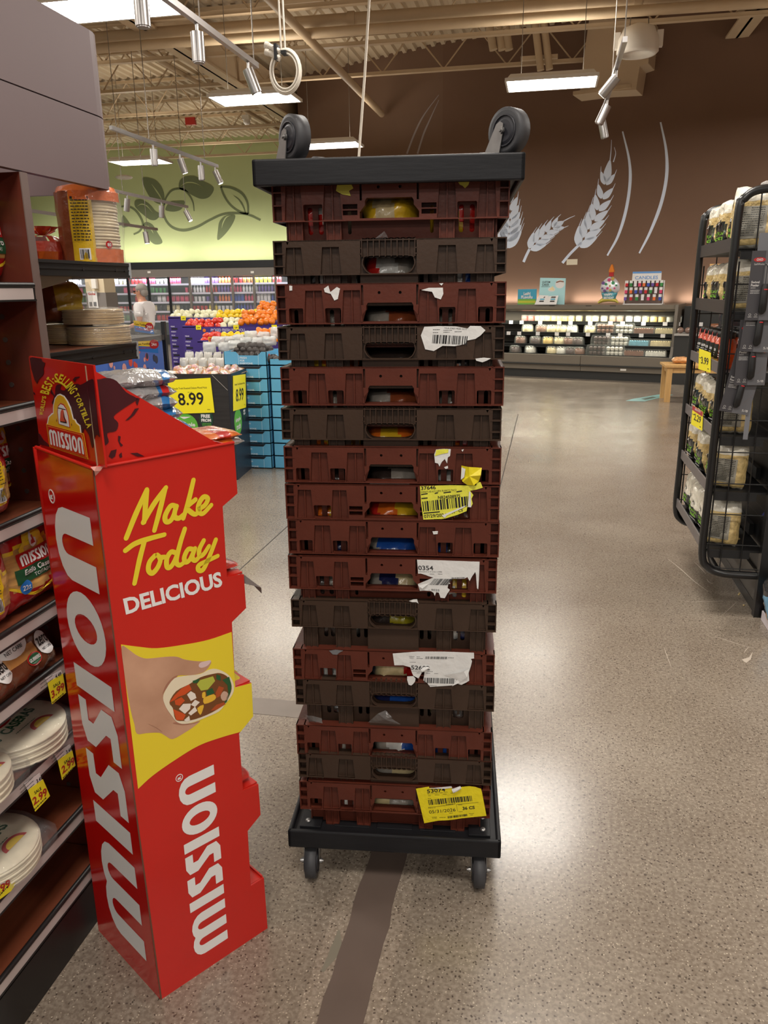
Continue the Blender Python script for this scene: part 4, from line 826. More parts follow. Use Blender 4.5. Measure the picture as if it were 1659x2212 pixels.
bell_out = [(375, 1390), (400, 1250), (470, 1180), (490, 1190), (490, 1050), (520, 900), (570, 830), (620, 812), (700, 850), (770, 950), (830, 1080), (880, 1290), (915, 1300), (940, 1360), (1010, 1420), (1030, 1570), (700, 1480)]
mb = MB(); mb.shape([FL.pp(hc(bell_out))], FL, g1+.0004, g1+.0008, 0)
mb.shape([FL.pp(hc([(395, 1390), (418, 1265), (475, 1210), (505, 1190), (505, 1050), (535, 910), (580, 848), (625, 835), (695, 870), (755, 960), (812, 1085), (868, 1305), (905, 1320), (930, 1375), (995, 1432), (1012, 1565), (700, 1475)]))], FL, g1+.0008, g1+.0012, 1)
mb.shape([FL.pp(hc([(600, 1390), (575, 1150), (590, 1040), (640, 985), (700, 1010), (750, 1090), (790, 1230), (825, 1465)]))], FL, g1+.0012, g1+.0015, 2); mb.shape([FL.pp(hc([(612, 1385), (590, 1150), (602, 1055), (640, 1010), (692, 1035), (738, 1105), (778, 1240), (808, 1448)]))], FL, g1+.0015, g1+.0018, 0)
mb.shape([FL.pp(hc(stroke([(590, 1080), (740, 1115)], 16)))], FL, g1+.0018, g1+.002, 3)
mb.shape([FL.pp(hc(smooth([(670, 1115), (700, 1130), (725, 1260), (760, 1330), (755, 1375), (640, 1340), (640, 1260), (645, 1160)], 3, True)))], FL, g1+.0018, g1+.0021, 4); mb.shape([FL.pp(hc([(700, 1130), (725, 1260), (765, 1380), (640, 1352), (640, 1335), (740, 1350), (705, 1260)]))], FL, g1+.0021, g1+.0022, 3)
for cx, cy in ((565, 1320), (850, 1400)): mb.shape([FL.pp(hc([(cx, cy-35), (cx+12, cy), (cx, cy+35), (cx-12, cy)]))], FL, g1+.0012, g1+.0015, 5)
o = mb.build('bell_logo', [pw_, mat('logo_gold', (222, 168, 26), .35), mat('logo_red', (176, 26, 26), .35), pbl, mat('bell_orange', (206, 74, 40), .35), mat('logo_brown', (150, 96, 30), .4)], hd, 'bell in a mission gable over a red name plate')
mb = MB()
for k, (a, b) in enumerate((((373, 1385), (1175, 2070)), ((385, 1400), (1163, 2055)), ((403, 1425), (1145, 2030)), ((410, 1432), (1140, 2022)))):
    x0, y0 = a; x1, y1 = b; e = .265; mb.shape([FL.pp(hc([(x0, y0), (x1-85, y0+ (x1-85-x0)*e), (x1, y1), (x0+65, y1-(x1-x0-65)*e*1.25)]))], FL, g1+.0018+.0003*k, g1+.0021+.0003*k, (0, 1, 0, 2)[k])
mark(mb, FL, *[FL.px(*hc([p])[0]) for p in ((468, 1778), (1110, 1972), (428, 1480))], g1+.0034, 3)
mb.build('name_plate', [_M['logo_gold'], _M['logo_red'], mat('plate_red', (190, 24, 24), .35), pw_], hd)
# -- map on the slanted side
sheet('world_map', FRt, [[crop(30, 750, 2.9105)(smooth([(470, 190), (540, 205), (600, 195), (660, 215), (720, 285), (790, 325), (770, 345), (700, 390), (640, 440), (670, 480), (655, 530), (600, 545), (610, 600), (575, 625), (560, 590), (530, 575), (505, 500)], 3, True))], [crop(30, 750, 2.9105)([(715, 465), (750, 430), (775, 390), (800, 385), (770, 430), (735, 460)])], [crop(30, 750, 2.9105)([(610, 690), (625, 655), (660, 645), (650, 690), (630, 705)])],
    [crop(30, 750, 2.9105)([(535, 640), (555, 650), (595, 725), (570, 715)])], [crop(30, 750, 2.9105)([(745, 670), (790, 668), (835, 690), (790, 692)])], [crop(30, 750, 2.9105)([(670, 560), (685, 565), (680, 600), (700, 620), (685, 630), (668, 590)])], [crop(30, 750, 2.9105)([(675, 680), (690, 665), (695, 695), (680, 700)])], [crop(30, 750, 2.9105)([(785, 320), (805, 325), (790, 370), (780, 350)])]], g1, pml, hs)
# -- big upright name on the back panel (reads upwards)
b0 = FL.px(316, 2075); b1 = FL.px(196, 1119); tl = FL.px(116, 1121); mb = MB()
xl = tl[0]; xr = (b0[0]+b1[0])/2; zb, zt = b0[1], b1[1]
mark(mb, FL, (xr, zb), (xr, zt), (xl, zb), .0007)
mb.build('big_name', pw_, lp, 'large white rounded lettering reading upwards')
mb = MB(); c = FL.px(112, 1072); mb.shape([ring(*c, .0135, .0155, 24), ring(*c, .0112, .013, 24)], FL, .0004, .001); mb.text('R', FL, (c[0]+.006, c[1]-.006), (c[0]+.006, c[1]+.006), (c[0]-.007, c[1]-.006), .001, 0, .05); mb.build('registered_mark', pw_, lp)
# -- right face prints
cf = crop(30, 750, 2.9105); mb = MB()
SC = [[(705, 1200), (765, 1050), (835, 895)], [(835, 900), (826, 1000), (818, 1100)], [(812, 1102), (880, 985), (955, 882)], [(950, 890), (915, 1030), (882, 1152)],
      [(1022, 1000), (985, 998), (950, 1060), (957, 1097), (990, 1083), (1020, 1010)], [(1018, 1000), (1008, 1060), (1035, 1075), (1068, 1050)],
      [(1128, 835), (1098, 960), (1064, 1076)], [(1140, 958), (1088, 1005), (1110, 1035), (1140, 1050), (1168, 1025)], [(1155, 1022), (1200, 992), (1218, 952), (1190, 942), (1160, 990), (1160, 1032), (1188, 1045), (1240, 992)],
      [(700, 1278), (760, 1235), (850, 1203), (945, 1178)], [(822, 1210), (790, 1330), (757, 1485)], [(885, 1310), (852, 1350), (845, 1400), (870, 1420), (905, 1380), (920, 1330), (900, 1305)], [(915, 1325), (945, 1318)],
      [(1012, 1290), (985, 1288), (960, 1330), (962, 1380), (985, 1380), (1012, 1335), (1030, 1280)], [(1073, 1142), (1045, 1230), (1020, 1340), (1037, 1370), (1063, 1358)], [(1132, 1272), (1095, 1270), (1070, 1320), (1078, 1350), (1102, 1338), (1128, 1285)], [(1137, 1265), (1120, 1320), (1140, 1340), (1168, 1312)],
      [(1192, 1215), (1165, 1270), (1167, 1310), (1192, 1300), (1225, 1250)], [(1268, 1210), (1230, 1310), (1190, 1395), (1160, 1400), (1162, 1370), (1220, 1340), (1280, 1312)]]
for k, s_ in enumerate(SC): ribbon(mb, FRt, smooth(FRt.pp(cf(s_)), 6), [.0105, .0115, .0098], .0007+k*1.5e-5)
mb.build('script_lettering', pyl, rp, 'yellow brush-script lettering')
mb = MB(); mb.text('DELICIOUS', FRt, FRt.px(272, 1328), FRt.px(481, 1266), FRt.px(265, 1293), .0008, 0, .035); mb.build('block_lettering', pw_, rp, 'white capitals')
band = smooth([(261, 1392), (300, 1397), (340, 1400), (400, 1392), (450, 1382), (500, 1365)], 4)+[(508, 1485), (543, 1475), (546.6, 1547), (520, 1580)]+smooth([(515, 1582), (480, 1592), (430, 1610), (380, 1640), (330, 1675), (298, 1704)], 4)
sheet('yellow_band', FRt, [[band]], .0003, pyl, rp, 'curved yellow band')
cf = crop(255, 1360, 5.439); pic = MB()
skin_ = mat('photo_skin', (188, 140, 112), .45, var=.16, vs=7, col2=(206, 160, 132)); skd = mat('photo_skin_dark', (160, 110, 88), .45)
def P_(pts, c, mi, k=4, closed=True): pic.shape([FRt.pp(cf(smooth(pts, k, True) if k else pts))], FRt, c, c+.0002, mi)
P_([(40, 195), (120, 230), (200, 290), (300, 335), (400, 335), (560, 318), (690, 318), (780, 350), (930, 370), (1080, 372), (1082, 410), (1030, 480), (960, 515), (850, 535), (700, 540), (640, 600), (560, 700), (530, 780), (560, 900), (650, 1030), (720, 1090), (850, 1100), (960, 1070), (900, 1130), (780, 1210), (640, 1285), (560, 1250), (480, 1210), (330, 1215), (220, 1222), (190, 1110), (150, 960), (100, 700), (60, 420)], .0007, 0, 3)
P_([(700, 540), (640, 560), (560, 650), (520, 760), (600, 640)], .0010, 1, 3); P_([(350, 1105), (450, 1150), (520, 1205), (440, 1150)], .0010, 1, 3); P_([(640, 1100), (760, 1120), (900, 1100), (960, 1072), (840, 1105), (700, 1085)], .0010, 1, 3)
P_([(945, 430), (960, 390), (1020, 370), (1090, 362), (1050, 420), (980, 448)], .0011, 2, 3)
P_([(525, 800), (560, 700), (660, 570), (800, 540), (960, 520), (1060, 470), (1150, 460), (1250, 500), (1320, 560), (1358, 660), (1340, 760), (1250, 880), (1180, 960), (1050, 1020), (900, 1080), (780, 1105), (690, 1085), (620, 1000), (560, 910)], .0012, 3, 3)
P_([(600, 850), (680, 720), (830, 640), (960, 560), (1100, 520), (1200, 510), (1290, 560), (1330, 660), (1310, 760), (1240, 870), (1100, 970), (900, 1050), (760, 1070), (670, 1050), (640, 920)], .0015, 4, 3)
for pts, mi in (([(600, 850), (660, 770), (740, 690), (830, 640), (860, 700), (780, 760), (700, 790), (650, 830)], 5), ([(640, 930), (760, 980), (790, 1000), (760, 1060), (680, 1060)], 5), ([(660, 830), (740, 790), (780, 830), (720, 890), (670, 880)], 5),
               ([(920, 640), (960, 590), (1110, 545), (1135, 600), (1050, 700), (970, 715)], 6), ([(1030, 720), (1100, 680), (1130, 740), (1040, 780)], 7), ([(870, 600), (960, 570), (930, 620), (880, 630)], 7), ([(1220, 590), (1300, 550), (1325, 640), (1320, 720), (1270, 850), (1240, 870), (1290, 740), (1280, 650)], 7), ([(1150, 520), (1200, 540), (1200, 600), (1150, 580)], 7),
               ([(805, 760), (850, 720), (900, 750), (915, 800), (850, 835)], 8), ([(710, 930), (760, 870), (850, 865), (840, 930), (780, 985)], 8), ([(850, 880), (900, 820), (955, 850), (900, 905)], 8), ([(820, 980), (900, 900), (925, 950), (850, 1005)], 8), ([(770, 1060), (830, 1010), (840, 1060), (800, 1080)], 8),
               ([(995, 820), (1020, 790), (1120, 755), (1145, 800), (1100, 840), (1010, 870)], 9), ([(925, 920), (1000, 880), (990, 940), (960, 1000)], 9), ([(985, 740), (1020, 730), (1020, 790), (985, 800)], 9), ([(1200, 770), (1240, 720), (1290, 750), (1280, 820), (1220, 830)], 10), ([(1150, 880), (1240, 850), (1260, 870), (1150, 940), (1080, 950)], 11), ([(1140, 740), (1180, 660), (1240, 680), (1190, 780), (1150, 800)], 11)): P_(pts, .0018, mi, 2 if mi in (9, 10) else 0)
ph = lambda n, c: mat('photo_'+n, c, .42)
pic.build('wrap_picture', [skin_, skd, ph('nail', (214, 186, 184)), ph('wrap', (226, 212, 184)), ph('filling', (112, 66, 30)), ph('tomato', (200, 76, 26)), ph('avocado', (176, 180, 66)), ph('leaf', (34, 84, 46)), ph('chicken', (228, 216, 204)), ph('corn', (226, 178, 52)), ph('bean', (196, 160, 140)), ph('pepper', (170, 74, 30))], rp, 'printed picture of a hand holding a filled wrap')
xl, xr = FRt.px(384.5, 1716)[0], FRt.px(461, 1651)[0]; xr2 = FRt.px(492, 2026)[0]; zb, zt = FRt.px(492, 2026)[1], FRt.px(461, 1651)[1]; mb = MB()
xl = (FRt.px(384.5, 1716)[0]+FRt.px(419, 2042)[0])/2; xr = (xr+xr2)/2
mark(mb, FRt, (xr, zb), (xr, zt), (xl, zb), .0007); c = FRt.px(387, 1680); mb.shape([ring(*c, .009, n=20), ring(*c, .0075, n=20)], FRt, .0004, .001); mb.text('R', FRt, (c[0]+.004, c[1]-.004), (c[0]+.004, c[1]+.004), (c[0]-.0045, c[1]-.004), .001, 0, .05); mb.build('small_name', pw_, rp, 'white rounded lettering reading upwards')
# packs of tortillas in the display
silver = mat('film_silver', (188, 188, 190), .2, .55, bump=.9, bs=28, var=.2, vs=20); sblue = gloss('film_blue', (44, 110, 170)); sred = gloss('film_red', (190, 40, 36)); sorg = gloss('film_orange', (220, 110, 40))
def flat_pack(cols, loc, rz, label, w=.17, h=.14, d=.035, seed=1, tilt=0.):
    mb = MB(); n = len(cols); pillow(mb, w, h, d, lambda u, v, f: min(n-1, int((u+1)/2*n)), 16, 12, seed, .10, pw=(5, 4))
    o = thing('tortilla_pack', label, 'pack'); mb.build('bag', cols, o); o.location = tuple(map(float, loc)); o.rotation_euler = (-PI/2+tilt, 0, rz); o['group'] = 'packs in the red display'; return o
ur = math.atan2(FRt.u[1], FRt.u[0]); IN = Fr(FRt.o-FRt.n*.17, FRt.u, FRt.v, FRt.n)
def inpack(px, py, cols, label, seed, d=.034, w=.17, off=0., **k):
    a, b = IN.px(px, py); p = IN.w(a, b); p = p+np.array([-math.sin(ur), math.cos(ur), 0])*(-.07); return flat_pack(cols, p, ur+off, label, w=w, seed=seed, d=d, **k)
inpack(284, 818, [silver]*7+[sblue, silver], 'top silver tortilla pack of the heap in the red display', 1, w=.155)
inpack(288, 846, [silver]*6+[sblue, sred, silver], 'second silver tortilla pack, red mark at its end, in the display heap', 2, off=.1, w=.15)
inpack(286, 870, [silver]*7+[sblue, silver], 'third silver tortilla pack down in the display heap', 3, off=-.1, w=.145)
inpack(300, 893, [silver]*6+[sblue, sblue, silver], 'fourth silver pack, blue end, against the slanted edge of the display', 4, w=.15)
inpack(312, 925, [silver]*7+[sblue], 'lowest silver pack of the heap, behind the slanted red side', 5)
for (px, py, m_, lab, sd) in ((440, 938, [silver, sorg, sred, sorg], 'orange and red pack at the tip of the slanted red side', 6), (446, 952, [silver, sorg, sorg, silver], 'orange pack under the red-marked one at the display rim', 7)): inpack(px, py, m_, lab, sd, w=.13, d=.02)
o = FRt.w(0, 0, -.12)
for (px, py, cols, lab, n_, sd) in ((514, 1232, [silver, silver, sred], 'silver-backed pack sticking out of the upper step of the red display', 2, 11), (504, 1440, [silver, sorg, sred], 'brown and silver pack poking out above the yellow step', 1, 13), (526, 1470, [pyl, pyl], 'yellow pack lying in the step by the yellow band', 1, 15), (540, 1704, [sred, sred], 'red packs end in the third step of the display', 3, 17)):
    for q_ in range(n_):
        a, b = FRt.px(px, py); p = FRt.w(a-.075, b-.012+q_*.014, -.02); flat_pack(cols, p+np.array([-math.sin(ur), math.cos(ur), 0])*(.0), ur, lab if q_ == 0 else lab.replace('pack', ('second pack', 'third pack')[q_-1], 1), w=.20, h=.22, d=.016, seed=sd+q_)
mb = MB(); pts = [FRt.w(*FRt.px(*p), c) for p, c in (((527, 1238), -.02), ((560, 1280), .01), ((548, 1262), .03), ((529, 1262), -.01))]; mb.add(pts, [(0, 1, 2), (0, 2, 3)]); mb.build('loose_flap', mat('flap_grey', (120, 112, 108), .7), DS, 'torn grey flap pointing into the aisle')

# ================================================================== LEFT SHELF UNIT WITH WOOD END PANEL
cher = mat('cherry_laminate', (92, 40, 28), .38, var=.22, vs=4, stretch=(6, 6, .5), coat=.15); cherd = mat('cherry_deck', (104, 54, 34), .4, var=.2, vs=6, stretch=(10, .6, 6)); sblk = mat('shelf_black', (26, 25, 25), .4); rail = mat('price_rail', (188, 176, 172), .3, bump=.1, bs=8); mauve = mat('valance_mauve', (112, 94, 95), .42, var=.05, vs=2); edge_ = mat('edge_taupe', (110, 92, 86), .5)
XF = -1.10; SH = [.17, .35, .565, .757, .908, 1.134, 1.37, 1.619]
G = thing('shelf_unit', 'long dark shelf unit with cherry end panel, filling the left edge', 'shelving', (XF-.3, .8, 0))
mb = MB(); mb.box(XF-.62, XF-.60, -1.2, 1.575, 0, 1.84); mb.build('back_board', sblk, G)
mb = MB(); mb.box(XF-1.22, XF, 1.575, 1.597, .0, 1.845); mb.build('end_panel', cher, G, 'cherry wood end panel')
mb = MB(); mb.box(XF-.001, XF+.0015, 1.574, 1.598, .0, 1.845); mb.build('panel_edging', edge_, G)
mb = MB()
for z_ in np.arange(.25, 1.8, .05): mb.cyl((XF-.09, 1.5755, z_), (XF-.09, 1.573, z_), .006, n=8)
mb.build('peg_holes', mat('hole_grey', (70, 60, 56), .5), G)
mb = MB(); mb.box(XF-.008, XF+.002, -1.2, 1.60, 0, .128); mb.build('kick_plate', sblk, G)
for z_ in SH:
    mb = MB(); mb.box(XF-.60, XF-.005, -1.2, 1.57, z_-.022, z_-.006); sh = mb.build('shelf_board', cherd, G)
    mb = MB(); mb.box(XF-.012, XF+.004, -1.2, 1.572, z_-.036, z_-.032); mb.tube([(XF-.002, -1.2, z_-.003), (XF-.002, 1.572, z_-.003)], .0065, 8); mb.box(XF-.012, XF+.001, 1.566, 1.573, z_-.036, z_); mb.build('shelf_edge', sblk, sh)
    mb = MB(); mb.box(XF-.006, XF+.002, -1.2, 1.566, z_-.032, z_-.009); mb.build('price_rail', rail, sh, 'pale plastic price rail')
# canopy: a mauve ribbon bent round the end of the unit
V_ = thing('shelf_canopy', 'mauve-brown canopy band curving round the top of the left shelf unit', 'canopy', (XF-.5, 1.5, 1.85))
path = [(XF, -1.2), (XF, 1.90)]+[(XF-.09+.09*math.cos(a), 1.91+.09*math.sin(a)) for a in np.linspace(0, PI/2, 8)]+[(XF-1.15, 2.0)]+[(XF-1.15+.09*math.cos(a), 1.91+.09*math.sin(a)) for a in np.linspace(PI/2, PI, 8)]+[(XF-1.24, -1.2)]
for z0, z1 in ((1.848, 2.012), (2.015, 2.20)):
    mb = MB(); P = [np.array(p) for p in path]; vs = []
    for i, p in enumerate(P):
        t = P[min(i+1, len(P)-1)]-P[max(i-1, 0)]; t = t/np.linalg.norm(t); m = np.array([-t[1], t[0]])*.018
        vs += [(*p, z0), (*p, z1), (*(p+m), z1), (*(p+m), z0)]
    mb.add(vs, [(4*i+j, 4*i+(j+1) % 4, 4*i+4+(j+1) % 4, 4*i+4+j) for i in range(len(P)-1) for j in range(4)], 0, False); mb.build('band', mauve, V_)
mb = MB(); mb.box(XF-1.22, XF-.02, -1.2, 1.58, 1.86, 1.875); mb.build('top_board', cher, V_)
# end shelves beyond the panel
EC = thing('end_cap_shelves', 'black end shelves jutting past the cherry panel', 'shelving', (XF-.5, 1.8, 1.4))
for z_, dr in ((1.671, .034), (1.467, .042), (1.20, .04), (.9, .04), (.55, .04)):
    mb = MB(); mb.box(XF-1.15, XF-.01, 1.598, 1.975, z_-.012, z_); sh = mb.build('shelf_board', cherd, EC)
    mb = MB(); mb.box(XF-.012, XF, 1.598, 1.985, z_-dr, z_+.001); mb.box(XF, XF+.003, 1.598, 1.985, z_-.006, z_+.001); mb.box(XF, XF+.003, 1.598, 1.985, z_-dr, z_-dr+.005); mb.box(XF, XF+.0015, 1.598, 1.985, z_-dr*.55, z_-dr*.45); mb.build('side_rail', sblk, sh)
    mb = MB()
    for y in (1.77, 1.92, 1.965): mb.cyl((XF, y, z_-dr*.5), (XF+.0022, y, z_-dr*.5), .004, n=8)
    mb.build('bolt_hole', pbl, sh); mb = MB(); mb.box(XF-1.15, XF+.004, 1.985, 1.992, z_-dr-.002, z_+.003); mb.build('price_channel', mat('channel_clear', (190, 196, 200), .15, .2), sh, 'clear price channel')
    mb = MB(); mb.shape([[(1.60, z_-dr), (1.80, z_-dr), (1.77, z_-dr-.012), (1.66, z_-dr-.03), (1.60, z_-dr-.035)]], Fr((XF-.05, 0, 0), (0, 1, 0), (0, 0, 1), (1, 0, 0)), -.004, 0); mb.build('bracket', mat('bracket_beige', (176, 172, 150), .5), sh)
# ================================================================== GOODS ON THE LEFT SHELVES
FX = Fr((XF+.006, 0, 0), (0, 1, 0), (0, 0, 1), (1, 0, 0))
bagred = gloss('bag_red', (172, 22, 26)); bagdk = gloss('bag_dark_red', (110, 16, 22)); chip = mat('tostada_tan', (196, 150, 84), .5, var=.35, vs=10, stretch=(1, 1, 9), coat=.5); bagy = gloss('bag_yellow', (232, 196, 40)); grn = mat('print_green', (30, 84, 52), .45); pblue = mat('print_blue', (30, 110, 190), .45)
SURF = lambda yf, h: (lambda a, b: yf(a, b))
def print_bag(o, yf, back=False):
    F = XZ; body = [c for c in COL.objects if c.parent == o][0]; mb = MB(); e = .001
    if not back:
        mb.shape([smooth([(-.085, .055), (-.04, .028), (0, .022), (.05, .035), (.088, .062), (.088, .068), (.05, .042), (0, .029), (-.04, .035), (-.085, .062)], 3, True)], F, 0, None, 0, lambda a, b: yf(a, b)+e)
        mb.shape([ring(.0, .148, .032, .03, 20, 0, PI)+[(-.045, .135), (-.045, .125), (.045, .125), (.045, .135)]], F, 0, None, 0, lambda a, b: yf(a, b)+e); discp(mb, F, yf, 0, .148, .014, .018, e*2, 4, 14, 2); mb.shape([[(-.008, .138), (.008, .138), (.003, .158), (-.003, .158)]], F, 0, None, 1, lambda a, b: yf(a, b)+e*3)
        patch(mb, F, yf, -.058, .058, .094, .128, e*1.6, 1)
        patch(mb, F, yf, -.07, .07, .060, .094, e*1.2, 2)
        mark(mb, F, (-.052, .099), (.052, .099), (-.052, .123), 0, 4, lambda a, b: yf(a, b)+e*3)
        mb.tx('Estilo Casero', F, 0, .077, .013, .10, 0, 4, .02, lambda a, b: yf(a, b)+e*3); mb.tx('TOSTADAS', F, .012, .065, .008, .06, 0, 4, .0, lambda a, b: yf(a, b)+e*3)
        discp(mb, F, yf, -.05, .05, .0165, .0165, e*2, 3); mb.tx('22ct', F, -.05, .044, .012, .022, 0, 4, .02, lambda a, b: yf(a, b)+e*3)
        mb.tx('NET WT. 12.8 OZ (363g)', F, .005, .010, .008, .10, 0, 5, 0, lambda a, b: yf(a, b)+e*2)
    else:
        patch(mb, F, yf, -.045, .05, .03, .16, e*.6, 0)
        for k in range(12): squiggle(mb, F, -.038, .043, .152-.007*k, .0022, yf(0, .152-.007*k)+.003, 5, k)
        patch(mb, F, yf, .005, .045, .036, .066, e*1.5, 4, 4); barcode(mb, F, (.008, .038), (.042, .038), (.008, .064), 24, yf(.025, .05)+.003, 5)
    mb.build('printing', [bagy, mat('logo_red', (176, 26, 26)), grn, pblue, pw_, pbl], body)
def tostada_bag(loc, rz, label, seed, back=False, w=.19, h=.205, d=.085, tilt=0.):
    mb = MB(); zone = lambda u, v, f: 0 if v > .38+.12*math.cos(u*2) or v < -.62+.2*u*u else (2 if v > .28+.12*math.cos(u*2) else 1)
    yf = pillow(mb, w, h, d, zone, 22, 22, seed, .07, pw=(3, 4)); o = thing('tostada_bag', label, 'snack bag'); mb.build('bag', [bagred, chip, bagy], o)
    print_bag(o, yf, back); o.location = tuple(map(float, loc)); o.rotation_euler = (tilt, 0, rz); return o
def at(px, py, X, z): p = hx(px, py, X); return (X, p[1], z)
R90 = PI/2
tostada_bag((-1.155, hx(72, 1310, -1.15)[1], .911), R90, 'red tostada bag with green banner, turned front-on, on the shelf above the zero packs', 3, tilt=-.12)
tostada_bag((-1.165, hx(-18, 1340, -1.13)[1]-.015, .911), R90-.15, 'red bag showing its yellow back with barcode, in front of the tostada bag', 4, True, d=.09, h=.17)
tostada_bag((-1.27, hx(20, 1090, -1.2)[1]+.035, 1.137), R90, 'red tostada bag standing in shade on the shelf level with the display header logo', 5)
tostada_bag((-1.165, hx(-25, 1110, -1.15)[1]-.02, 1.137), R90, 'red bag corner with a yellow label, at the left edge below the bell logo', 6, True, h=.15)
tostada_bag((-1.24, hx(0, 860, -1.15)[1]+.0, 1.373), R90, 'dark shaded red bag at the left edge, one shelf below the pale price rail end', 7)
tostada_bag((-1.20, hx(4, 612, -1.15)[1]-.02, 1.622), R90, 'red tostada bag on the top left shelf beside the cherry panel', 8, h=.23)
# brown low-carb packs
zbr = gloss('zero_brown', (96, 56, 36)); ztan = gloss('zero_tan', (176, 126, 70)); wsk = mat('tortilla_white', (226, 216, 190), .5, var=.1, vs=30, coat=.35, bump=.1, bs=30)
def zero_pack(loc, rz, label, seed, tilt):
    mb = MB(); w, h, d = .185, .135, .05; yf = pillow(mb, w, h, d, lambda u, v, f: 1 if abs(v+.15) < .22 and u < .35 else 0, 20, 14, seed, .09, pw=(4, 4)); o = thing('tortilla_pack', label, 'pack'); bd = mb.build('bag', [zbr, ztan], o)
    mb = MB(); y = lambda a, b: yf(a, b)+.0012; y2 = lambda a, b: yf(a, b)+.0024
    discp(mb, XZ, yf, -.030, .088, .050, .034, .0012, 0); mb.tx('zero', XZ, -.030, .082, .026, .082, 0, 1, .02, y2); mb.tx('NET CARBS', XZ, -.028, .068, .009, .06, 0, 1, .01, y2)
    discp(mb, XZ, yf, .058, .050, .028, .030, .0012, 0); mb.tx('zero', XZ, .058, .046, .02, .046, 0, 1, .02, y2); mb.tx('NET CARBS', XZ, .058, .034, .006, .035, 0, 1, .01, y2)
    mb.shape([ring(.005, .03, .026, .015, 20)], XZ, 0, None, 2, y); mb.shape([ring(.005, .03, .023, .012, 20)], XZ, 0, None, 3, lambda a, b: yf(a, b)+.0018); mb.tx('GUERRERO', XZ, .005, .026, .008, .042, 0, 0, .02, y2)
    mb.build('printing', [pw_, pbl, mat('logo_red', (176, 26, 26)), grn], bd); o.location = tuple(map(float, loc)); o.rotation_euler = (tilt, 0, rz); o['group'] = 'brown low-carb packs'; return o
zero_pack((-1.108, hx(72, 1455, -1.11)[1], .766), R90, 'brown tortilla pack with round white zero patches, above the 3.99 tag', 21, -.62)
zero_pack((-1.108, hx(-25, 1520, -1.11)[1], .766), R90, 'brown tortilla pack cut off by the left edge, beside the other zero pack', 22, -.55)
# white flour tortillas in clear bags with a crest
FT = lambda o, z: Fr((0, 0, z), (0, 1, 0), (-1, 0, 0), (0, 0, 1))
def flour_pack(loc, label, seed, r=.105, h=.05, rot=0., tilt=0.):
    o = thing('tortilla_pack', label, 'pack'); mb = MB(); pr_ = [(.001, 0)]
    for k in range(10): z = h*k/10; q = r*(.97+.03*math.sin(k*2.1+seed)); pr_ += [(q*.985, z), (q, z+h*.03), (q, z+h*.075), (q*.985, z+h*.1)]
    pr_ += [(r*.93, h+.003), (r*.6, h+.005), (.001, h+.006)]; mb.lathe(pr_, (0, 0, 0), 40); bd = mb.build('tortillas', wsk, o)
    F = FT(o, h+.0062); mb = MB(); e = lambda a, b: -.004*max(0, (math.hypot(a, b)/r-.55))*2
    dk = mat('print_dkgreen', (28, 40, 34), .45); mb.shape([ring(-.01, .045, .052, .038, 24)], F, 0, None, 1, e); mb.shape([ring(-.01, .043, .043, .029, 24)], F, .0004, None, 2, e)
    mb.shape([[(-.078, .048), (-.07, .074), (.052, .078), (.046, .05)]], F, .0008, None, 3, e); mb.tx('GUERRERO', F, -.012, .054, .018, .112, .0014, 4, .03, e); mb.tx('DE HARINA', F, -.008, .030, .007, .05, .0009, 3, 0, e)
    mb.text('CASERAS', F, (-.045, -.03), (.07, -.018), (-.048, -.002), .0008, 0, .03, e)
    mb.shape([ring(.02, -.075, .036, .028, 20, 0, PI)], F, .0003, None, 1, e); mb.shape([ring(.02, -.075, .026, .020, 18, 0, PI)], F, .0006, None, 2, e); mb.tx('10', F, -.075, -.03, .014, None, .0008, 0, .03, e); squiggle(mb, F, -.04, .03, -.045, .003, .0008, 0, seed)
    mb.build('printing', [grn, mat('logo_red', (176, 26, 26)), bagy, dk, pw_], bd)
    mb = MB(); n = 40; vs = []; R_ = [(1.0, -.0005), (1.03, h*.5), (1.02, h+.004), (.8, h+.010), (.3, h+.0105)]
    for i, (f, z) in enumerate(R_):
        for j in range(n): a = 2*PI*j/n; k = 1+.03*noise.noise(Vector((math.cos(a)*3, math.sin(a)*3, i+seed))); tail = .035*max(0, math.cos(a-.9))**8 if i in (0, 1) else 0; vs.append((math.cos(a)*(r*f*k+tail), math.sin(a)*(r*f*k+tail), max(.0005, z+.003*noise.noise(Vector((math.cos(a)*5, math.sin(a)*5, i))))))
    mb.add(vs, [(i*n+j, i*n+(j+1) % n, (i+1)*n+(j+1) % n, (i+1)*n+j) for i in range(4) for j in range(n)], 0, True); mb.build('clear_bag', film, o, 'clear film bag')
    o.location = tuple(map(float, loc)); o.rotation_euler = (0, tilt, rot); o['group'] = 'white tortilla packs'; return o
flour_pack((-1.205, hx(100, 1620, -1.12)[1], .5655), 'white tortilla pack with green lettering above the two 2.99 tags', 1, .122)
flour_pack((-1.19, hx(-22, 1725, -1.12)[1], .5655), 'white tortilla pack cut off at the left edge, same shelf as the 2.99 tags', 2)
flour_pack((-1.20, hx(34, 1868, -1.12)[1], .3505), 'white tortilla pack on the low shelf above the half-seen yellow tag', 3, .122)
mb = MB(); pillow(mb, .16, .15, .06, lambda u, v, f: 0, 14, 12, 9, .08); o = thing('tortilla_pack', 'brown pack corner on the lowest left shelf', 'pack'); mb.build('bag', zbr, o); o.location = (-1.19, float(hx(-18, 2050, -1.12)[1]), .172); o.rotation_euler = (0, 0, R90)
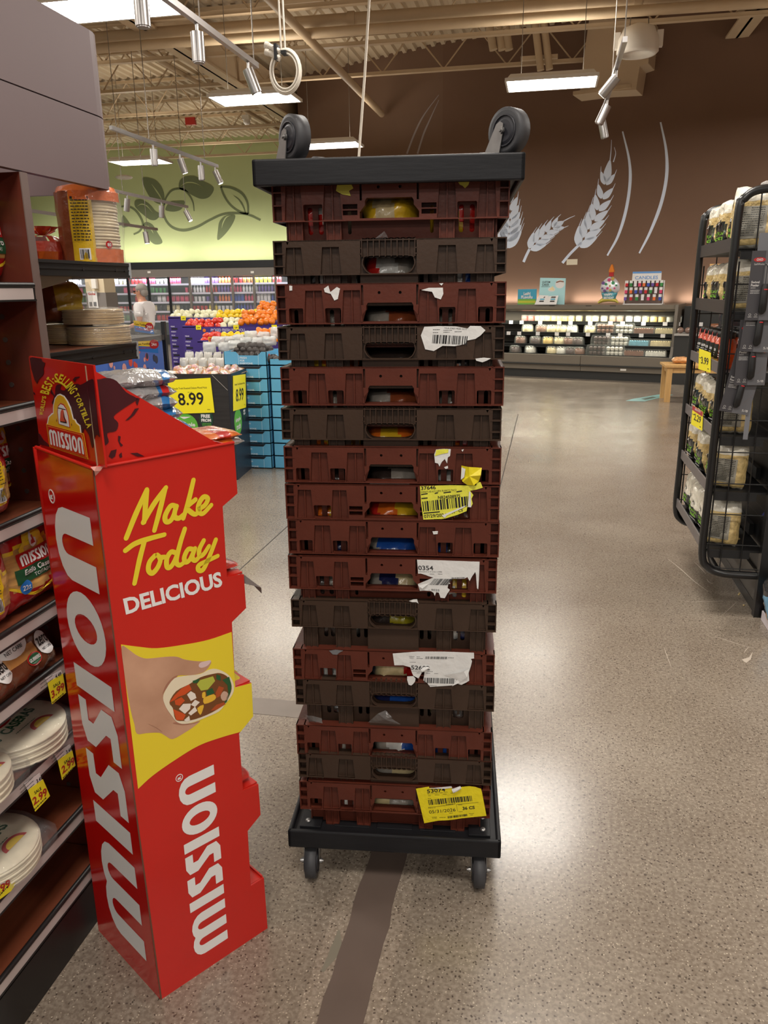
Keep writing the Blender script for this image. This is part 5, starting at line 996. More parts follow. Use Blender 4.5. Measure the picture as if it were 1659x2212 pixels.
# sale tags clipped to the rails
tagw = mat('tag_white', (214, 206, 204), .5); tagy = mat('tag_yellow', (236, 222, 40), .45); tagr = mat('tag_red', (170, 40, 30), .5)
c7 = crop(0, 1400, 2.726)
def sale(white, yellow, was, price, wq, sq, pq, label):
    t = thing('price_tag', label, 'price tag', FX.w(*FX.px(*c7([yellow[0]])[0])), 'sale tags on the left rails')
    mb = MB(); mb.shape([FX.pp(c7(white))], FX, .001, .0018); mb.build('card_top', tagw, t, 'white upper half'); mb = MB(); mb.shape([FX.pp(c7(yellow))], FX, .0014, .0022); y = mb.build('card', tagy, t, 'yellow sale half')
    mb = MB(); Q = lambda pts: [FX.px(*p) for p in c7(pts)]
    mb.text(was, FX, *Q(wq), .0026, 0, .02); mb.text('SALE', FX, *Q(sq), .0026, 0, .02); mb.text(price, FX, *Q(pq), .0026, 1, .03)
    for k in range(3): p = Q([wq[0]])[0]; squiggle(mb, FX, p[0]-.055, p[0]-.008, p[1]+.022-.009*k, .0018, .0022, 0, k)
    p = Q([pq[0]])[0]; squiggle(mb, FX, p[0], p[0]+.045, p[1]-.011, .0035, .0026, 0, 7); mb.build('printing', [pbl, tagr], y)
sale([(262, 178), (356, 130), (366, 152), (276, 205)], [(276, 203), (366, 150), (384, 262), (303, 330)], '4.49', '3.99', [(322, 180), (357, 160), (318, 158)], [(310, 235), (352, 208), (306, 218)], [(300, 300), (376, 240), (293, 256)], 'yellow sale tag priced 3.99 under the brown zero packs')
sale([(316, 625), (408, 566), (420, 604), (336, 664)], [(336, 660), (421, 602), (440, 690), (362, 776)], '3.49', '2.99', [(386, 625), (417, 603), (382, 603)], [(374, 685), (412, 655), (370, 668)], [(362, 745), (436, 680), (355, 700)], 'yellow sale tag priced 2.99 beside the display edge')
sale([(140, 798), (230, 735), (244, 775), (160, 838)], [(160, 835), (248, 772), (290, 870), (203, 962)], '3.49', '2.99', [(212, 797), (245, 772), (207, 775)], [(200, 862), (240, 832), (194, 845)], [(193, 930), (275, 862), (183, 885)], 'yellow sale tag priced 2.99, the nearer of the two on the flour tortilla shelf')
sale([(-60, 1400), (20, 1378), (40, 1376), (-60, 1410)], [(-60, 1402), (98, 1378), (60, 1430), (-60, 1520)], '3.49', '2.99', [(-60, 1395), (-40, 1390), (-60, 1380)], [(-50, 1440), (-30, 1432), (-52, 1420)], [(-45, 1470), (58, 1400), (-52, 1425)], 'yellow sale tag half out of frame low at the left edge')
# ---- on the end shelves
def tortilla_stack(o, c, r, h, n, m, name='tortillas', seed=0):
    mb = MB(); pr_ = [(.001, 0)]
    for k in range(n): z = h*k/n; q = r*(.965+.035*rnd.random()); pr_ += [(q*.96, z), (q, z+h/n*.25), (q, z+h/n*.75), (q*.96, z+h/n)]
    pr_ += [(.001, h)]; mb.lathe(pr_, c, 36); return mb.build(name, m, o)
corn = mat('corn_tortilla', (206, 176, 124), .5, var=.14, vs=20, coat=.4)
z1 = 1.671; p = hx(205, 565, -1.18); c = (-1.175, 1.945)
t = thing('tortilla_pack', 'tall upright pack of eighty tortillas on the upper black end shelf', 'pack', (c[0], c[1], z1)); st = tortilla_stack(t, (c[0], c[1], z1+.004), .073, .165, 22, mat('flour_stack', (214, 196, 160), .5, var=.12, vs=20, coat=.4))
def wrapcyl(c, r, h, a0, a1, z0, z1_, mi, mb, n=20, dr=.002, wob=.004):
    vs = []
    for i in range(5):
        for j in range(n+1): a = a0+(a1-a0)*j/n; z = z0+(z1_-z0)*i/4; q = r+dr+wob*noise.noise(Vector((math.cos(a)*4, math.sin(a)*4, z*20))); vs.append((c[0]+q*math.cos(a), c[1]+q*math.sin(a), z))
    mb.add(vs, [(i*(n+1)+j, i*(n+1)+j+1, (i+1)*(n+1)+j+1, (i+1)*(n+1)+j) for i in range(4) for j in range(n)], mi, True)
mb = MB(); A0 = math.atan2(-c[1], -c[0]); wrapcyl(c, .075, 0, A0-1.75, A0-.55, z1+.002, z1+.172, 0, mb); wrapcyl(c, .075, 0, A0-.62, A0+.12, z1+.002, z1+.165, 1, mb, dr=.003); wrapcyl(c, .075, 0, A0+.10, A0+1.5, z1+.002, z1+.035, 2, mb, dr=.003); wrapcyl(c, .075, 0, A0-.6, A0+1.5, z1+.15, z1+.172, 2, mb, dr=.004)
lathe_top = [(.077, .170), (.070, .185), (.045, .192), (.018, .196), (.03, .215), (.012, .222)]; mb.lathe(lathe_top, (c[0]-.0, c[1], z1), 20, 2)
w_ = mb.build('printed_wrap', [gloss('wrap_brown', (126, 66, 38)), gloss('wrap_yellow', (216, 178, 40)), gloss('wrap_orange', (216, 104, 34))], t, 'brown, yellow and orange printed film')
mb = MB(); ang = A0-.25; n_ = (math.cos(ang), math.sin(ang), 0); u_ = (-n_[1], n_[0], 0); F = Fr((c[0]+.0795*n_[0], c[1]+.0795*n_[1], z1), u_, (0, 0, 1), n_); cv = lambda a, b: -(a*a)/(2*.078)
for k in range(14):
    r_ = random.Random(k); x = -.022
    while x < .018:
        q_ = r_.uniform(.004, .010); mb.add([F.w(a, b, .001+cv(a, b)) for a, b in rect(x, min(.02, x+q_), .148-.0072*k, .1505-.0072*k)], [(0, 1, 2, 3)], 0); x += q_+.002
mb.shape([rect(-.022, .022, .152, .158)], F, .0006, None, 0, cv); mb.shape([rect(-.012, .016, .008, .036)], F, .0008, None, 1, cv); barcode(mb, F, (-.009, .011), (.013, .011), (-.009, .033), 16, .0016, 0)
ang = A0+.55; n_ = (math.cos(ang), math.sin(ang), 0); u_ = (-n_[1], n_[0], 0); F = Fr((c[0]+.0795*n_[0], c[1]+.0795*n_[1], z1), u_, (0, 0, 1), n_); mb.shape([ring(0, .045, .0095, n=20)], F, .0008, None, 2, cv); mb.tx('80', F, 0, .041, .008, None, .0014, 1, .02, cv)
mb.build('printing', [pbl, pw_, mat('logo_red', (176, 26, 26))], w_); mb = MB(); wrapcyl(c, .077, 0, A0+.05, A0+1.7, z1+.002, z1+.175, 0, mb, 24, .004, .008); mb.build('clear_bag', film, t)
c = hx(113, 556, -1.27); t = thing('tortilla_pack', 'orange-red pack with a gathered flower-like end, left on the upper end shelf', 'pack', (c[0], c[1], z1)); tortilla_stack(t, (c[0]-.02, c[1], z1+.002), .055, .04, 6, corn)
mb = MB(); n = 26; vs = []
for i, (q, zz) in enumerate(((.062, .002), (.068, .030), (.060, .055), (.030, .070), (.010, .072), (.03, .082), (.042, .092))):
    for j in range(n): a = 2*PI*j/n; k = 1+(.16 if i < 4 else .4)*noise.noise(Vector((math.cos(a)*4, math.sin(a)*4, i*.8))); vs.append((c[0]-.02+q*k*math.cos(a), c[1]+q*k*math.sin(a), z1+zz))
mb.add(vs, [(i*n+j, i*n+(j+1) % n, (i+1)*n+(j+1) % n, (i+1)*n+j) for i in range(6) for j in range(n)], 0, False); mb.m = [(0, 0, 1, 0, 2)[(k//3) % 5] for k in range(len(mb.f))]
mb.build('bag', [gloss('wrap_red', (188, 62, 40)), gloss('wrap_orange', (216, 104, 34)), film], t)
z2 = 1.467
def corn_pack(c, z, r, h, label, n, tail, seed):
    t = thing('tortilla_pack', label, 'pack', (c[0], c[1], z)); tortilla_stack(t, (c[0], c[1], z+.002), r, h, n, corn); mb = MB(); m_ = 40; vs = []
    for i, (f, zz) in enumerate(((1.0, .0015), (1.04, h*.5), (1.03, h+.004), (.7, h+.009), (.05, h+.008))):
        for j in range(m_):
            a = 2*PI*j/m_; d = math.atan2(math.sin(a-.6), math.cos(a-.6)); tl = tail*max(0, math.cos(d))**6*(1 if i < 3 else .3); q = r*f*(1+.05*noise.noise(Vector((math.cos(a)*4, math.sin(a)*4, i+seed))))+tl; vs.append((c[0]+q*math.cos(a), c[1]+q*math.sin(a), z+zz-(tl*.25 if i > 0 else -.001*0)))
    mb.add(vs, [(i*m_+j, i*m_+(j+1) % m_, (i+1)*m_+(j+1) % m_, (i+1)*m_+j) for i in range(4) for j in range(m_)], 0, True); mb.build('clear_bag', film, t)
    return t
ca = (-1.170, 1.925)
t1 = corn_pack(ca, z2, .082, .045, 'lower pack of corn tortillas on the second end shelf, header card hanging over the edge', 14, .075, 1); t2 = corn_pack((ca[0]-.005, ca[1]-.01), z2+.052, .078, .036, 'upper pack of corn tortillas lying on the other, header card beside the shelf end', 12, .06, 2)
def header_card(t, pts, F, label):
    mb = MB(); q0, q1, q2, q3 = [np.array(F.px(*p)) for p in pts]                     # tl, tr, br, bl
    mid = lambda a, b, f: tuple(a+(b-a)*f); mb.shape([[tuple(q0), tuple(q1), mid(q1, q2, .52), mid(q0, q3, .45)]], F, 0, .0006, 0); mb.shape([[mid(q0, q3, .45), mid(q1, q2, .52), tuple(q2), tuple(q3)]], F, 0, .0006, 1)
    e = q1-q0; v = q0-q3; b = q3+v*.60+e*.05; mb.text('Corn Tortillas', F, tuple(b), tuple(b+e*.62), tuple(b+v*.2), .001, 2, .02); b = q3+v*.16+e*.06; mb.text('TRATEN NOZIERS', F, tuple(b), tuple(b+e*.75), tuple(b+v*.2), .001, 3, .02); cc = q3+v*.60+e*.82; mb.shape([ring(*cc, abs(e[0])*.14+.004, n=18)], F, .0008, None, 3); mb.tx('24ct', F, cc[0], cc[1]-.004, .008, .014, .0014, 4, .02)
    mb.build('header_card', [bagy, pblue, pbl, mat('logo_red', (176, 26, 26)), pw_], t, label)
FH = Fr((-1.09, 2.02, 0), (.85, .53, 0), (0, 0, 1), (.53, -.85, 0))
header_card(t2, [(288, 692), (328, 697), (333, 722), (292, 716)], FH, 'yellow and blue header card'); header_card(t1, [(290, 738), (340, 735), (342, 763), (294, 758)], FH, 'yellow and blue header card')
c = hx(150, 735, -1.27); t = thing('tortilla_pack', 'slumped pack with yellow printed film at the back of the second end shelf', 'pack', (c[0], c[1], z2)); tortilla_stack(t, (c[0], c[1], z2+.002), .066, .05, 10, corn)
mb = MB(); pillow(mb, .15, .105, .10, lambda u, v, f: 1 if -.5 < u < .35 and v > -.3 else (2 if u >= .35 else 0), 16, 12, 31, .12, M=Matrix.Translation((c[0], c[1], z2+.054)) @ Matrix.Rotation(.9, 4, 'Z')); mb.build('bag', [gloss('wrap_brown', (126, 66, 38)), gloss('wrap_yellow', (216, 178, 40)), film], t)
mb = MB(); pillow(mb, .17, .055, .13, lambda u, v, f: 0, 14, 8, 33, .1, M=Matrix.Translation((c[0]+.01, c[1]+.01, z2+.001)) @ Matrix.Rotation(.9, 4, 'Z')); mb.build('clear_bag', film, t)

# ================================================================== PRODUCE AREA BEHIND, LEFT
bx = mat('bin_black', (38, 36, 36), .5, var=.3, vs=8, stretch=(.4, 1, 6)); bxb = mat('bin_slate', (34, 40, 52), .4); sgy = mat('sign_yellow', (246, 232, 30), .5); lime = mat('print_lime', (96, 178, 62), .45); dgn = mat('print_forest', (24, 62, 48), .45)
Pa, Pb = hz(490, 1045), hz(513, 1038); B0 = np.array([-2.607, 6.231, 0]); bu = np.array([1, .05, 0]); bu /= np.linalg.norm(bu); bv = np.array([-.05-.06, 1, 0]); bv /= np.linalg.norm(bv)
FBN = Fr(B0, bu, (0, 0, 1), (bu[1], -bu[0], 0)); FBS = Fr(B0, bv, (0, 0, 1), (bv[1], -bv[0], 0)); HB = FBN.px(490, 808)[1]
t = thing('nut_bin', 'black cardboard bin of mixed nuts with two yellow 8.99 signs', 'bin', B0+bu*-.3+bv*.26)
mb = MB(); wv_, dv_ = .68, .53
for F, w_ in ((FBN, None),):
    mb.fbox(FBN, -wv_, -.03, 0, HB, -.006, 0)
mb.build('front_panel', bx, t); mb = MB(); mb.fbox(FBN, -wv_, -.03, 0, HB, -dv_, -dv_+.006); mb.build('rear_panel', bx, t); mb = MB(); mb.add([FBN.w(-.035, 0, 0), FBS.w(.02, 0, 0), FBS.w(.02, HB, 0), FBN.w(-.035, HB, 0)], [(0, 1, 2, 3)]); mb.fbox(FBS, .02, dv_, 0, HB, -.006, 0); sp = mb.build('side_panel', bxb, t)
mb = MB(); mb.fbox(FBN, -wv_+.01, -.02, HB-.03, HB-.024, -dv_+.01, -.01); mb.build('tray', kraft, t)
for k in range(20):
    a, d_ = -wv_+.09+(k % 5)*.125, .08+(k//5)*.12; mb = MB(); pillow(mb, .125, .115, .05, lambda u, v, f: (0, 1, 2)[int((u+v)*1.9+k) % 3], 8, 8, 40+k, .1, M=Matrix.Translation(FBN.w(a, HB-.015, -d_-.05)) @ Matrix.Rotation(-PI/2, 4, 'X') @ Matrix.Rotation(k, 4, 'Z') @ Matrix.Translation((0, 0, -.05)))
    tag(mb.build('nut_pouch', [gloss('pouch_white', (226, 216, 206)), gloss('pouch_nut', (206, 160, 112)), gloss('pouch_pink', (222, 176, 180))]), 'pale pouch of mixed nuts heaped in the black bin', 'pouch', 'pouches heaped in the black bin')
def yellow_sign(F, pts, name, price, head, parent):
    mb = MB(); P = F.pp(pts); mb.shape([P], F, .004, .007, 0); tl, tr, br, bl = [np.array(p) for p in P]; e = br-bl; v = tl-bl
    b = bl+v*.24+e*.19; mb.text(price, F, tuple(b), tuple(b+e*.60), tuple(b+v*.37), .0078, 1, .015); b = bl+v*.70+e*.10; mb.text(head, F, tuple(b), tuple(b+e*.80), tuple(b+v*.075), .0078, 1, .0); b = bl+v*.61+e*.44; mb.text('16 oz', F, tuple(b), tuple(b+e*.10), tuple(b+v*.03), .0078, 1, 0)
    b = bl+v*.08+e*.84; mb.text('0000', F, tuple(b), tuple(b+e*.07), tuple(b+v*.03), .0078, 1, 0); return mb.build(name, [sgy, pbl], parent, 'yellow price sign reading 8.99')
yellow_sign(FBN, [(362, 821), (455, 816), (464, 891), (373, 894)], 'price_sign', '8.99', 'Simple Truth Roasted Deluxe Mixed Nuts', t)
yellow_sign(FBS, [(502, 812), (529, 808), (530, 880), (503, 888)], 'price_sign', '8.99', 'Simple Truth Roasted Nuts', sp)
mb = MB(); c = FBN.px(402, 921); mb.shape([ring(*c, .11, .11, 28)], FBN, .001, .003, 0); mb.tx('simple', FBN, c[0]+.02, c[1]-.01, .045, .13, .004, 1, .03); mb.tx('truth', FBN, c[0]+.02, c[1]-.075, .05, .11, .004, 1, .03); mb.shape([stroke(smooth([(c[0]-.05, c[1]+.085), (c[0]-.01, c[1]+.075), (c[0]+.05, c[1]+.085)], 4), [.001, .02, .001])], FBN, .003, .004, 1)
c = FBN.px(446, 905); mb.shape([ring(c[0], c[1]-.0, .062, .085, 24)], FBN, .001, .0025, 2); mb.tx('FREE', FBN, c[0]-.005, c[1]+.01, .03, .082, .004, 1, .05); mb.tx('FROM', FBN, c[0]-.002, c[1]-.025, .028, .088, .004, 1, .05); squiggle(mb, FBN, c[0]-.04, c[0]+.04, c[1]-.042, .006, .004, 0); squiggle(mb, FBN, c[0]-.04, c[0]+.04, c[1]-.055, .006, .004, 0, 2)
mb.build('front_print', [lime, pw_, dgn], t); mb = MB(); c = FBS.px(514, 911); mb.shape([ring(*c, .115, .115, 28)], FBS, .001, .003, 0); mb.tx('simple', FBS, c[0], c[1]-.005, .045, .15, .004, 1, .03); mb.tx('truth', FBS, c[0], c[1]-.065, .05, .13, .004, 1, .03); c = FBS.px(527, 892); mb.shape([ring(*c, .05, .075, 20)], FBS, .0008, .0016, 2); mb.tx('FREE', FBS, c[0], c[1]+.01, .02, .06, .004, 1, .05); mb.tx('FROM', FBS, c[0], c[1]-.015, .02, .06, .004, 1, .05); mb.build('side_print', [lime, pw_, dgn], sp)
mb = MB()
for a, b in (((345, 827), (360, 810)), ((458, 810), (492, 843))): mb.tube([FBN.w(*FBN.px(*a), .003), FBN.w(*FBN.px(*b), .003)], .002, 5)
mb.build('string', mat('string_pale', (170, 166, 160), .6), t)
# light blue cartons, stacked; top ones open with avocados
cbl = mat('carton_blue', (92, 168, 208), .55, var=.05, vs=3); cdk = mat('carton_slot', (22, 30, 40), .7); cpr = mat('carton_print', (206, 226, 236), .5)
def carton(x, y, z, w, d, h, label, words=True, cut=True, fruit=False):
    t = thing('produce_carton', label, 'carton', (x+w/2, y+d/2, z), 'light blue produce cartons'); mb = MB(); F = Fr((x, y, z), (1, 0, 0), (0, 0, 1), (0, -1, 0))
    g = .003; a0, a1 = w*.36, w*.80; top = [(g, g), (w-g, g), (w-g, h-g), (a1+.03, h-g), (a1, h*.72 if cut else h-g), (a0, h*.72 if cut else h-g), (a0-.03, h-g), (g, h-g)]
    mb.shape([top], F, -.006, 0); mb.fbox(F, g, w-g, g, h-g, -d, -d+.006); mb.fbox(F, g, g+.006, g, h-g, -d, 0); mb.fbox(F, w-g-.006, w-g, g, h-g, -d, 0); mb.fbox(F, g, w-g, g, g+.006, -d, 0); mb.build('box', cbl, t)
    mb = MB()
    if words: 
        for k, wd_ in enumerate(('FRESH', 'FOR', 'EVERYONE.')): mb.text(wd_, F, (w*.38, h*(.48-.20*k)), (w*(.38+(.16, .11, .30)[k]), h*(.48-.20*k)), (w*.38, h*(.62-.20*k)), .002, 0, .03)
        for k in (.345, .80): mb.fbox(F, w*k, w*k+.002, g, h*.9, 0, .0015)
    if fruit:
        F2 = Fr((x+w, y, z), (0, 1, 0), (0, 0, 1), (1, 0, 0)); mb.tx('FRESH', F2, d*.6, h*.5, .02, None, .002, 0, .03); mb.shape([ring(d*.15, h*.5, .03, .04, 14)], F2, .001, .002, 1)
    if mb.v: mb.build('printing', [cpr, mat('fruit_red', (206, 70, 50), .5)], t)
    return t
bxx, byy = -2.87, 6.72; hb = .1185; XR = -2.455
for k in range(8):
    z = hb*k
    carton(bxx, byy, z, XR-bxx, .40, hb, 'light blue carton, %s in the stack behind the black bin' % ('bottom one', 'second from the floor', 'third from the floor', 'fourth from the floor', 'fifth from the floor', 'sixth from the floor', 'seventh from the floor', 'just under the avocado carton')[k], True, False)
    mb = MB(); F = Fr((bxx, byy, z), (1, 0, 0), (0, 0, 1), (0, -1, 0)); mb.shape([[(.12, hb-.004), (.36, hb-.004), (.335, hb-.028), (.14, hb-.028)]], F, .0005, .002); mb.build('hand_slot', cdk, [c for c in COL.objects if c.get('label', '').startswith('light blue carton') and c.type == 'EMPTY'][-1])
    carton(XR+.012, byy+.02, z, .30, .40, hb, 'light blue carton partly hidden by the crates, %s in the right-hand stack' % ('bottom', 'second up', 'third up', 'fourth up', 'fifth up', 'sixth up', 'seventh up', 'top')[k], False, False)
carton(bxx-.0, byy, hb*8, XR-bxx, .40, .125, 'open light blue carton full of avocados on top of the stack', True, True, True)
carton(XR+.012, byy+.02, hb*8, .30, .4, .06, 'shallow open light blue carton at the left edge of the crates', False, False)
avo = mat('avocado_skin', (62, 56, 54), .5, var=.25, vs=20, bump=.3, bs=70)
mb = MB(); mb.lathe([(.001, -.045), (.018, -.042), (.031, -.026), (.034, -.008), (.029, .014), (.020, .033), (.010, .043), (.001, .045)], (0, 0, 0), 12); av0 = tag(mb.build('avocado', avo), 'dark ripe avocado heaped in the open blue carton', 'avocado', 'avocados in the blue carton'); first = True
for l in range(4):
    for i in range(7-l):
        for j in range(3):
            p = (bxx+.05+.06*l*.5+i*.058+rnd.uniform(-.008, .008), byy+.05+j*.075+l*.02, hb*8+.035+l*.036+.02)
            if l == 3 and j: continue
            o = av0 if first else av0.copy(); 
            if not first: COL.objects.link(o)
            first = False; o.location = p; o.rotation_euler = (rnd.uniform(1, 2), rnd.uniform(-.5, .5), rnd.uniform(-1.6, 1.6)); o.scale = (1.12,)*3
for i in range(4):
    o = av0.copy(); COL.objects.link(o); o.location = (XR+.06+i*.062, byy+.07, hb*8+.045); o.rotation_euler = (1.5, .2*i, .5*i); o['label'] = 'dark avocado in the shallow carton by the crate stack'; o['group'] = 'avocados by the crate stack'
# bags of peanuts behind the bin in blue trays
pnut = mat('peanut_shell', (206, 164, 112), .6, var=.35, vs=45, bump=.6, bs=60, coat=.3)
for k in range(2): carton(-3.86+k*.50, 7.75, .66, .48, .35, .13, ('left', 'right')[k]+' light blue tray of bagged peanuts behind the nut bin', False, True)
for k in range(2): mb = MB(); mb.box(-3.86+k*.5, -3.38+k*.5, 7.75, 8.03, 0, .655); tag(mb.build('carton_base', cbl), ('left', 'right')[k]+' light blue plinth under a tray of bagged peanuts', 'carton', 'light blue plinths')
for k in range(9):
    for r_ in range(2):
        mb = MB(); pillow(mb, .10, .24, .07, lambda u, v, f: 0 if v < .15 else 1, 8, 10, 60+k+9*r_, .1); o = tag(mb.build('peanut_bag', [pnut, mat('bag_clear_white', (222, 220, 212), .2, clear=.35, bump=.5, bs=30)]), 'clear bag of peanuts in shells, standing in the blue trays', 'snack bag', 'peanut bags in the blue trays'); o.location = (-3.80+k*.105, 7.82+r_*.14, .68+r_*.05); o.rotation_euler = (-.15, 0, rnd.uniform(-.3, .3))
for k in range(14):
    mb = MB(); pillow(mb, .17, .12, .12, lambda u, v, f: 0, 8, 8, 80+k, .12); o = tag(mb.build('produce_clamshell', mat('clamshell', (226, 228, 226), .15, clear=.35, bump=.5, bs=25)), 'clear plastic clamshell of white produce in the heap behind the avocados', 'clamshell', 'clamshells behind the avocados'); o.scale = (rnd.uniform(.8, 1.15), 1, rnd.uniform(.7, 1.1)); o.location = (-3.65+(k % 7)*.14+rnd.uniform(-.03, .03), 8.22+(k//7)*.18, .93+.03*(k % 7)*.6+(k//7)*.06); o.rotation_euler = (0, 0, rnd.uniform(-.5, .5))
mb = MB(); mb.box(-3.75, -2.75, 8.15, 8.6, 0, .90); tag(mb.build('produce_table', mat('table_black', (30, 30, 32), .6)), 'dark table carrying the heap of clamshells', 'table')
# purple pepper stands in three rising tiers
pur = mat('stand_purple', (66, 48, 128), .5); pdk = mat('stand_slot', (24, 18, 40), .7); pwt = mat('stand_print', (206, 200, 226), .5)
PEP = {c: mat('pepper_'+c, v, .22, coat=.4) for c, v in dict(orange=(236, 130, 26), yellow=(240, 204, 36), red=(216, 58, 40), pale=(228, 226, 190)).items()}
mb = MB(); vs = []
for i in range(9):
    th = PI*i/8
    for j in range(15): a = 2*PI*j/15; q = .046*math.sin(th)**.75*(1+.14*math.cos(3*a)*math.sin(th)); vs.append((q*math.cos(a), q*math.sin(a), -.043*math.cos(th)-(.012 if i == 8 else 0)))
mb.add(vs, [(i*15+j, i*15+(j+1) % 15, (i+1)*15+(j+1) % 15, (i+1)*15+j) for i in range(8) for j in range(15)], 0, True); MESHP = {}
def pepper(c, p, tier):
    if c not in MESHP: o = mb.build('bell_pepper', PEP[c]); me = MESHP[c] = o.data
    else: o = bpy.data.objects.new('bell_pepper', MESHP[c]); COL.objects.link(o)
    tag(o, '%s bell pepper heaped on the %s tier of the purple stand' % (c, tier), 'pepper', '%s peppers on the %s tier' % (c, tier)); o.location = p; o.rotation_euler = (rnd.uniform(-1.2, 1.2), rnd.uniform(-1.2, 1.2), rnd.uniform(0, 6))
for k, (Y, ytop, ybot, xl, xr_, cols) in enumerate(((9.0, 738, 752, 425, 600, ('red', 'yellow', 'yellow', 'orange', 'orange')), (9.55, 706, 722, 395, 600, ('red', 'red', 'pale', 'orange', 'orange')), (10.1, 686, 702, 366, 600, ('pale', 'pale', 'yellow', 'yellow', 'orange')))):
    tn = ('lowest', 'middle', 'top')[k]; zt_ = hy(450, ytop, Y)[2]; zb_ = hy(450, ybot, Y)[2]; X0, X1 = hy(xl, 720, Y)[0], hy(xr_, 720, Y)[0]
    t = thing('produce_stand', '%s purple cardboard tier of the bell pepper stand' % tn, 'produce stand', ((X0+X1)/2, Y+.25, 0)); F = Fr((X0, Y, 0), (1, 0, 0), (0, 0, 1), (0, -1, 0)); m2 = MB(); m2.box(X0, X1, Y+.006, Y+.5, 0, zt_-.06); m2.fbox(F, 0, X1-X0, 0, zt_, -.006, 0); m2.fbox(F, 0, .17, zt_-.01, zt_+.015, -.3, 0); m2.build('body', pur, t)
    m2 = MB()
    for q_ in range(8): m2.fbox(F, .035, .125, zt_-.16-q_*.118, zt_-.135-q_*.118, 0, .002)
    m2.build('hand_slot', pdk, t); m2 = MB()
    for q_ in range(8): m2.tx('PEAK', F, .06, zt_-.125-q_*.118, .018, .06, .003, 0, .03); m2.tx('FRESH', F, .065, zt_-.195-q_*.118, .018, .07, .003, 0, .03)
    for q_ in range(2): m2.tx('PICKED FRESH FOR YOU', F, .62+q_*.9, zt_-.058, .036, .46, .003, 0, .02)
    m2.build('lettering', pwt, t); m2 = MB()
    for q_ in range(8): m2.shape([ring(.30+.13*q_, zt_-.045-.02*(q_ % 3), .022, n=10)], F, .001, .003, q_ % 3) if q_ in (0, 1, 6, 7) else None
    m2.build('fruit_print', [PEP['orange'], PEP['red'], PEP['yellow']], t)
    n = int((X1-X0)/.082)
    for i in range(n):
        for l in range(3 if cols[min(4, int(5*i/n))] == 'orange' else 2):
            c = cols[min(4, int(5*i/n))]; pepper(c, (X0+.05+i*.082+rnd.uniform(-.015, .015), Y+.07+l*.085, zt_+.0+l*.05+rnd.uniform(0, .02)+(.05 if c == 'orange' and k else 0)), tn)
    for i in range(2, n, 6):
        m2 = MB(); m2.fbox(F, .02+i*.085, .09+i*.085, zt_-.035, zt_+.022, .004, .007); o = tag(m2.build('price_card', [sgy]), 'small yellow price card on the %s pepper tier' % tn, 'price tag', 'price cards on the %s tier' % tn); m2 = MB(); m2.tx('2.99', F, .055+i*.085, zt_-.02, .018, None, .008, 0, .03); m2.build('printing', pbl, o)
mb = MB(); F = Fr((hy(450, 730, 8.7)[0], 8.7, 0), (1, 0, 0), (0, 0, 1), (0, -1, 0)); zz = hy(450, 728, 8.7)[2]; z3 = hy(450, 741, 8.7)[2]; mb.fbox(F, 0, .75, z3, zz, -.01, 0, 1); mb.fbox(F, .3, .34, 0, z3+.01, -.02, -.008, 1); mb.fbox(F, .01, .74, z3+.008, zz-.008, 0, .002, 0); mb.tx('WEEKLY', F, .36, z3+.02, .03, .2, .003, 2, .03); tag(mb.build('sign_board', [mat('sign_rust', (186, 72, 44), .5), bagy, pw_]), 'rust-red sign with a yellow edge below the pepper stand', 'sign')
# blue fruit-printed bin beyond the end shelves
FP = Fr((-3.9, 6.5, 0), (0, 1, 0), (0, 0, 1), (1, 0, 0)); mb = MB(); mb.box(-4.7, -3.9, 6.5, 7.58, 0, 1.12); t = thing('fruit_bin', 'blue bin printed with falling berries, just past the end shelves', 'bin', (-4.3, 7, 0)); mb.build('body', mat('bin_blue', (62, 96, 172), .5), t); mb = MB()
for k in range(46):
    x, z = rnd.uniform(.05, 1.03), rnd.uniform(.4, 1.08); r_ = rnd.uniform(.014, .040); mb.shape([ring(x, z, r_, r_*1.25, 10)], FP, .0005, .002+k*1e-5, k % 3)
mb.build('fruit_print', [mat('fruit_red', (206, 70, 50), .5), mat('fruit_navy', (26, 30, 60), .5), mat('fruit_pink', (214, 150, 140), .5)], t)
mb = MB(); mb.box(-4.72, -3.88, 6.48, 7.6, 1.12, 1.17); tag(mb.build('bin_tray', mat('tray_black', (32, 32, 36), .5)), 'black tray lying on the blue fruit-printed bin', 'tray')
mb = MB(); mb.box(-3.94, -3.90, 7.66, 7.70, 0, 1.30); tag(mb.build('stand_post', mat('tray_black', (32, 32, 36))), 'thin black post between the blue bin and the purple stands', 'post')
# post with a sign and a hand-gel dispenser
c = hy(222, 640, 14); t = thing('pillar', 'cream square pillar with a grey lower jacket, left of the man', 'pillar', (c[0], 14.2, 0)); mb = MB(); mb.box(c[0]-.34, c[0]+.05, 14, 14.4, 0, 6.0); mb.build('shaft', mat('pillar_cream', (216, 200, 170), .6), t); mb = MB(); mb.box(c[0]-.35, c[0]+.07, 13.99, 14.41, 0, hy(222, 632, 14)[2]); mb.build('jacket', mat('jacket_grey', (128, 122, 118), .5), t)
F = Fr((c[0]-.3, 13.97, 0), (1, 0, 0), (0, 0, 1), (0, -1, 0)); mb = MB(); z0, z1_ = hy(210, 665, 14)[2], hy(210, 629, 14)[2]; mb.fbox(F, 0, .2, z0, z1_, -.01, 0, 0); mb.tx('Goka', F, .09, z1_-.07, .045, .15, .002, 1, .03); mb.fbox(F, .02, .08, z0+.03, z0+.11, 0, .002, 2); mb.fbox(F, .11, .17, z0+.03, z0+.11, 0, .002, 2); tag(mb.build('paper_sign', [pw_, mat('logo_red', (176, 26, 26)), gry]), 'white paper sign with red script on the pillar', 'sign')
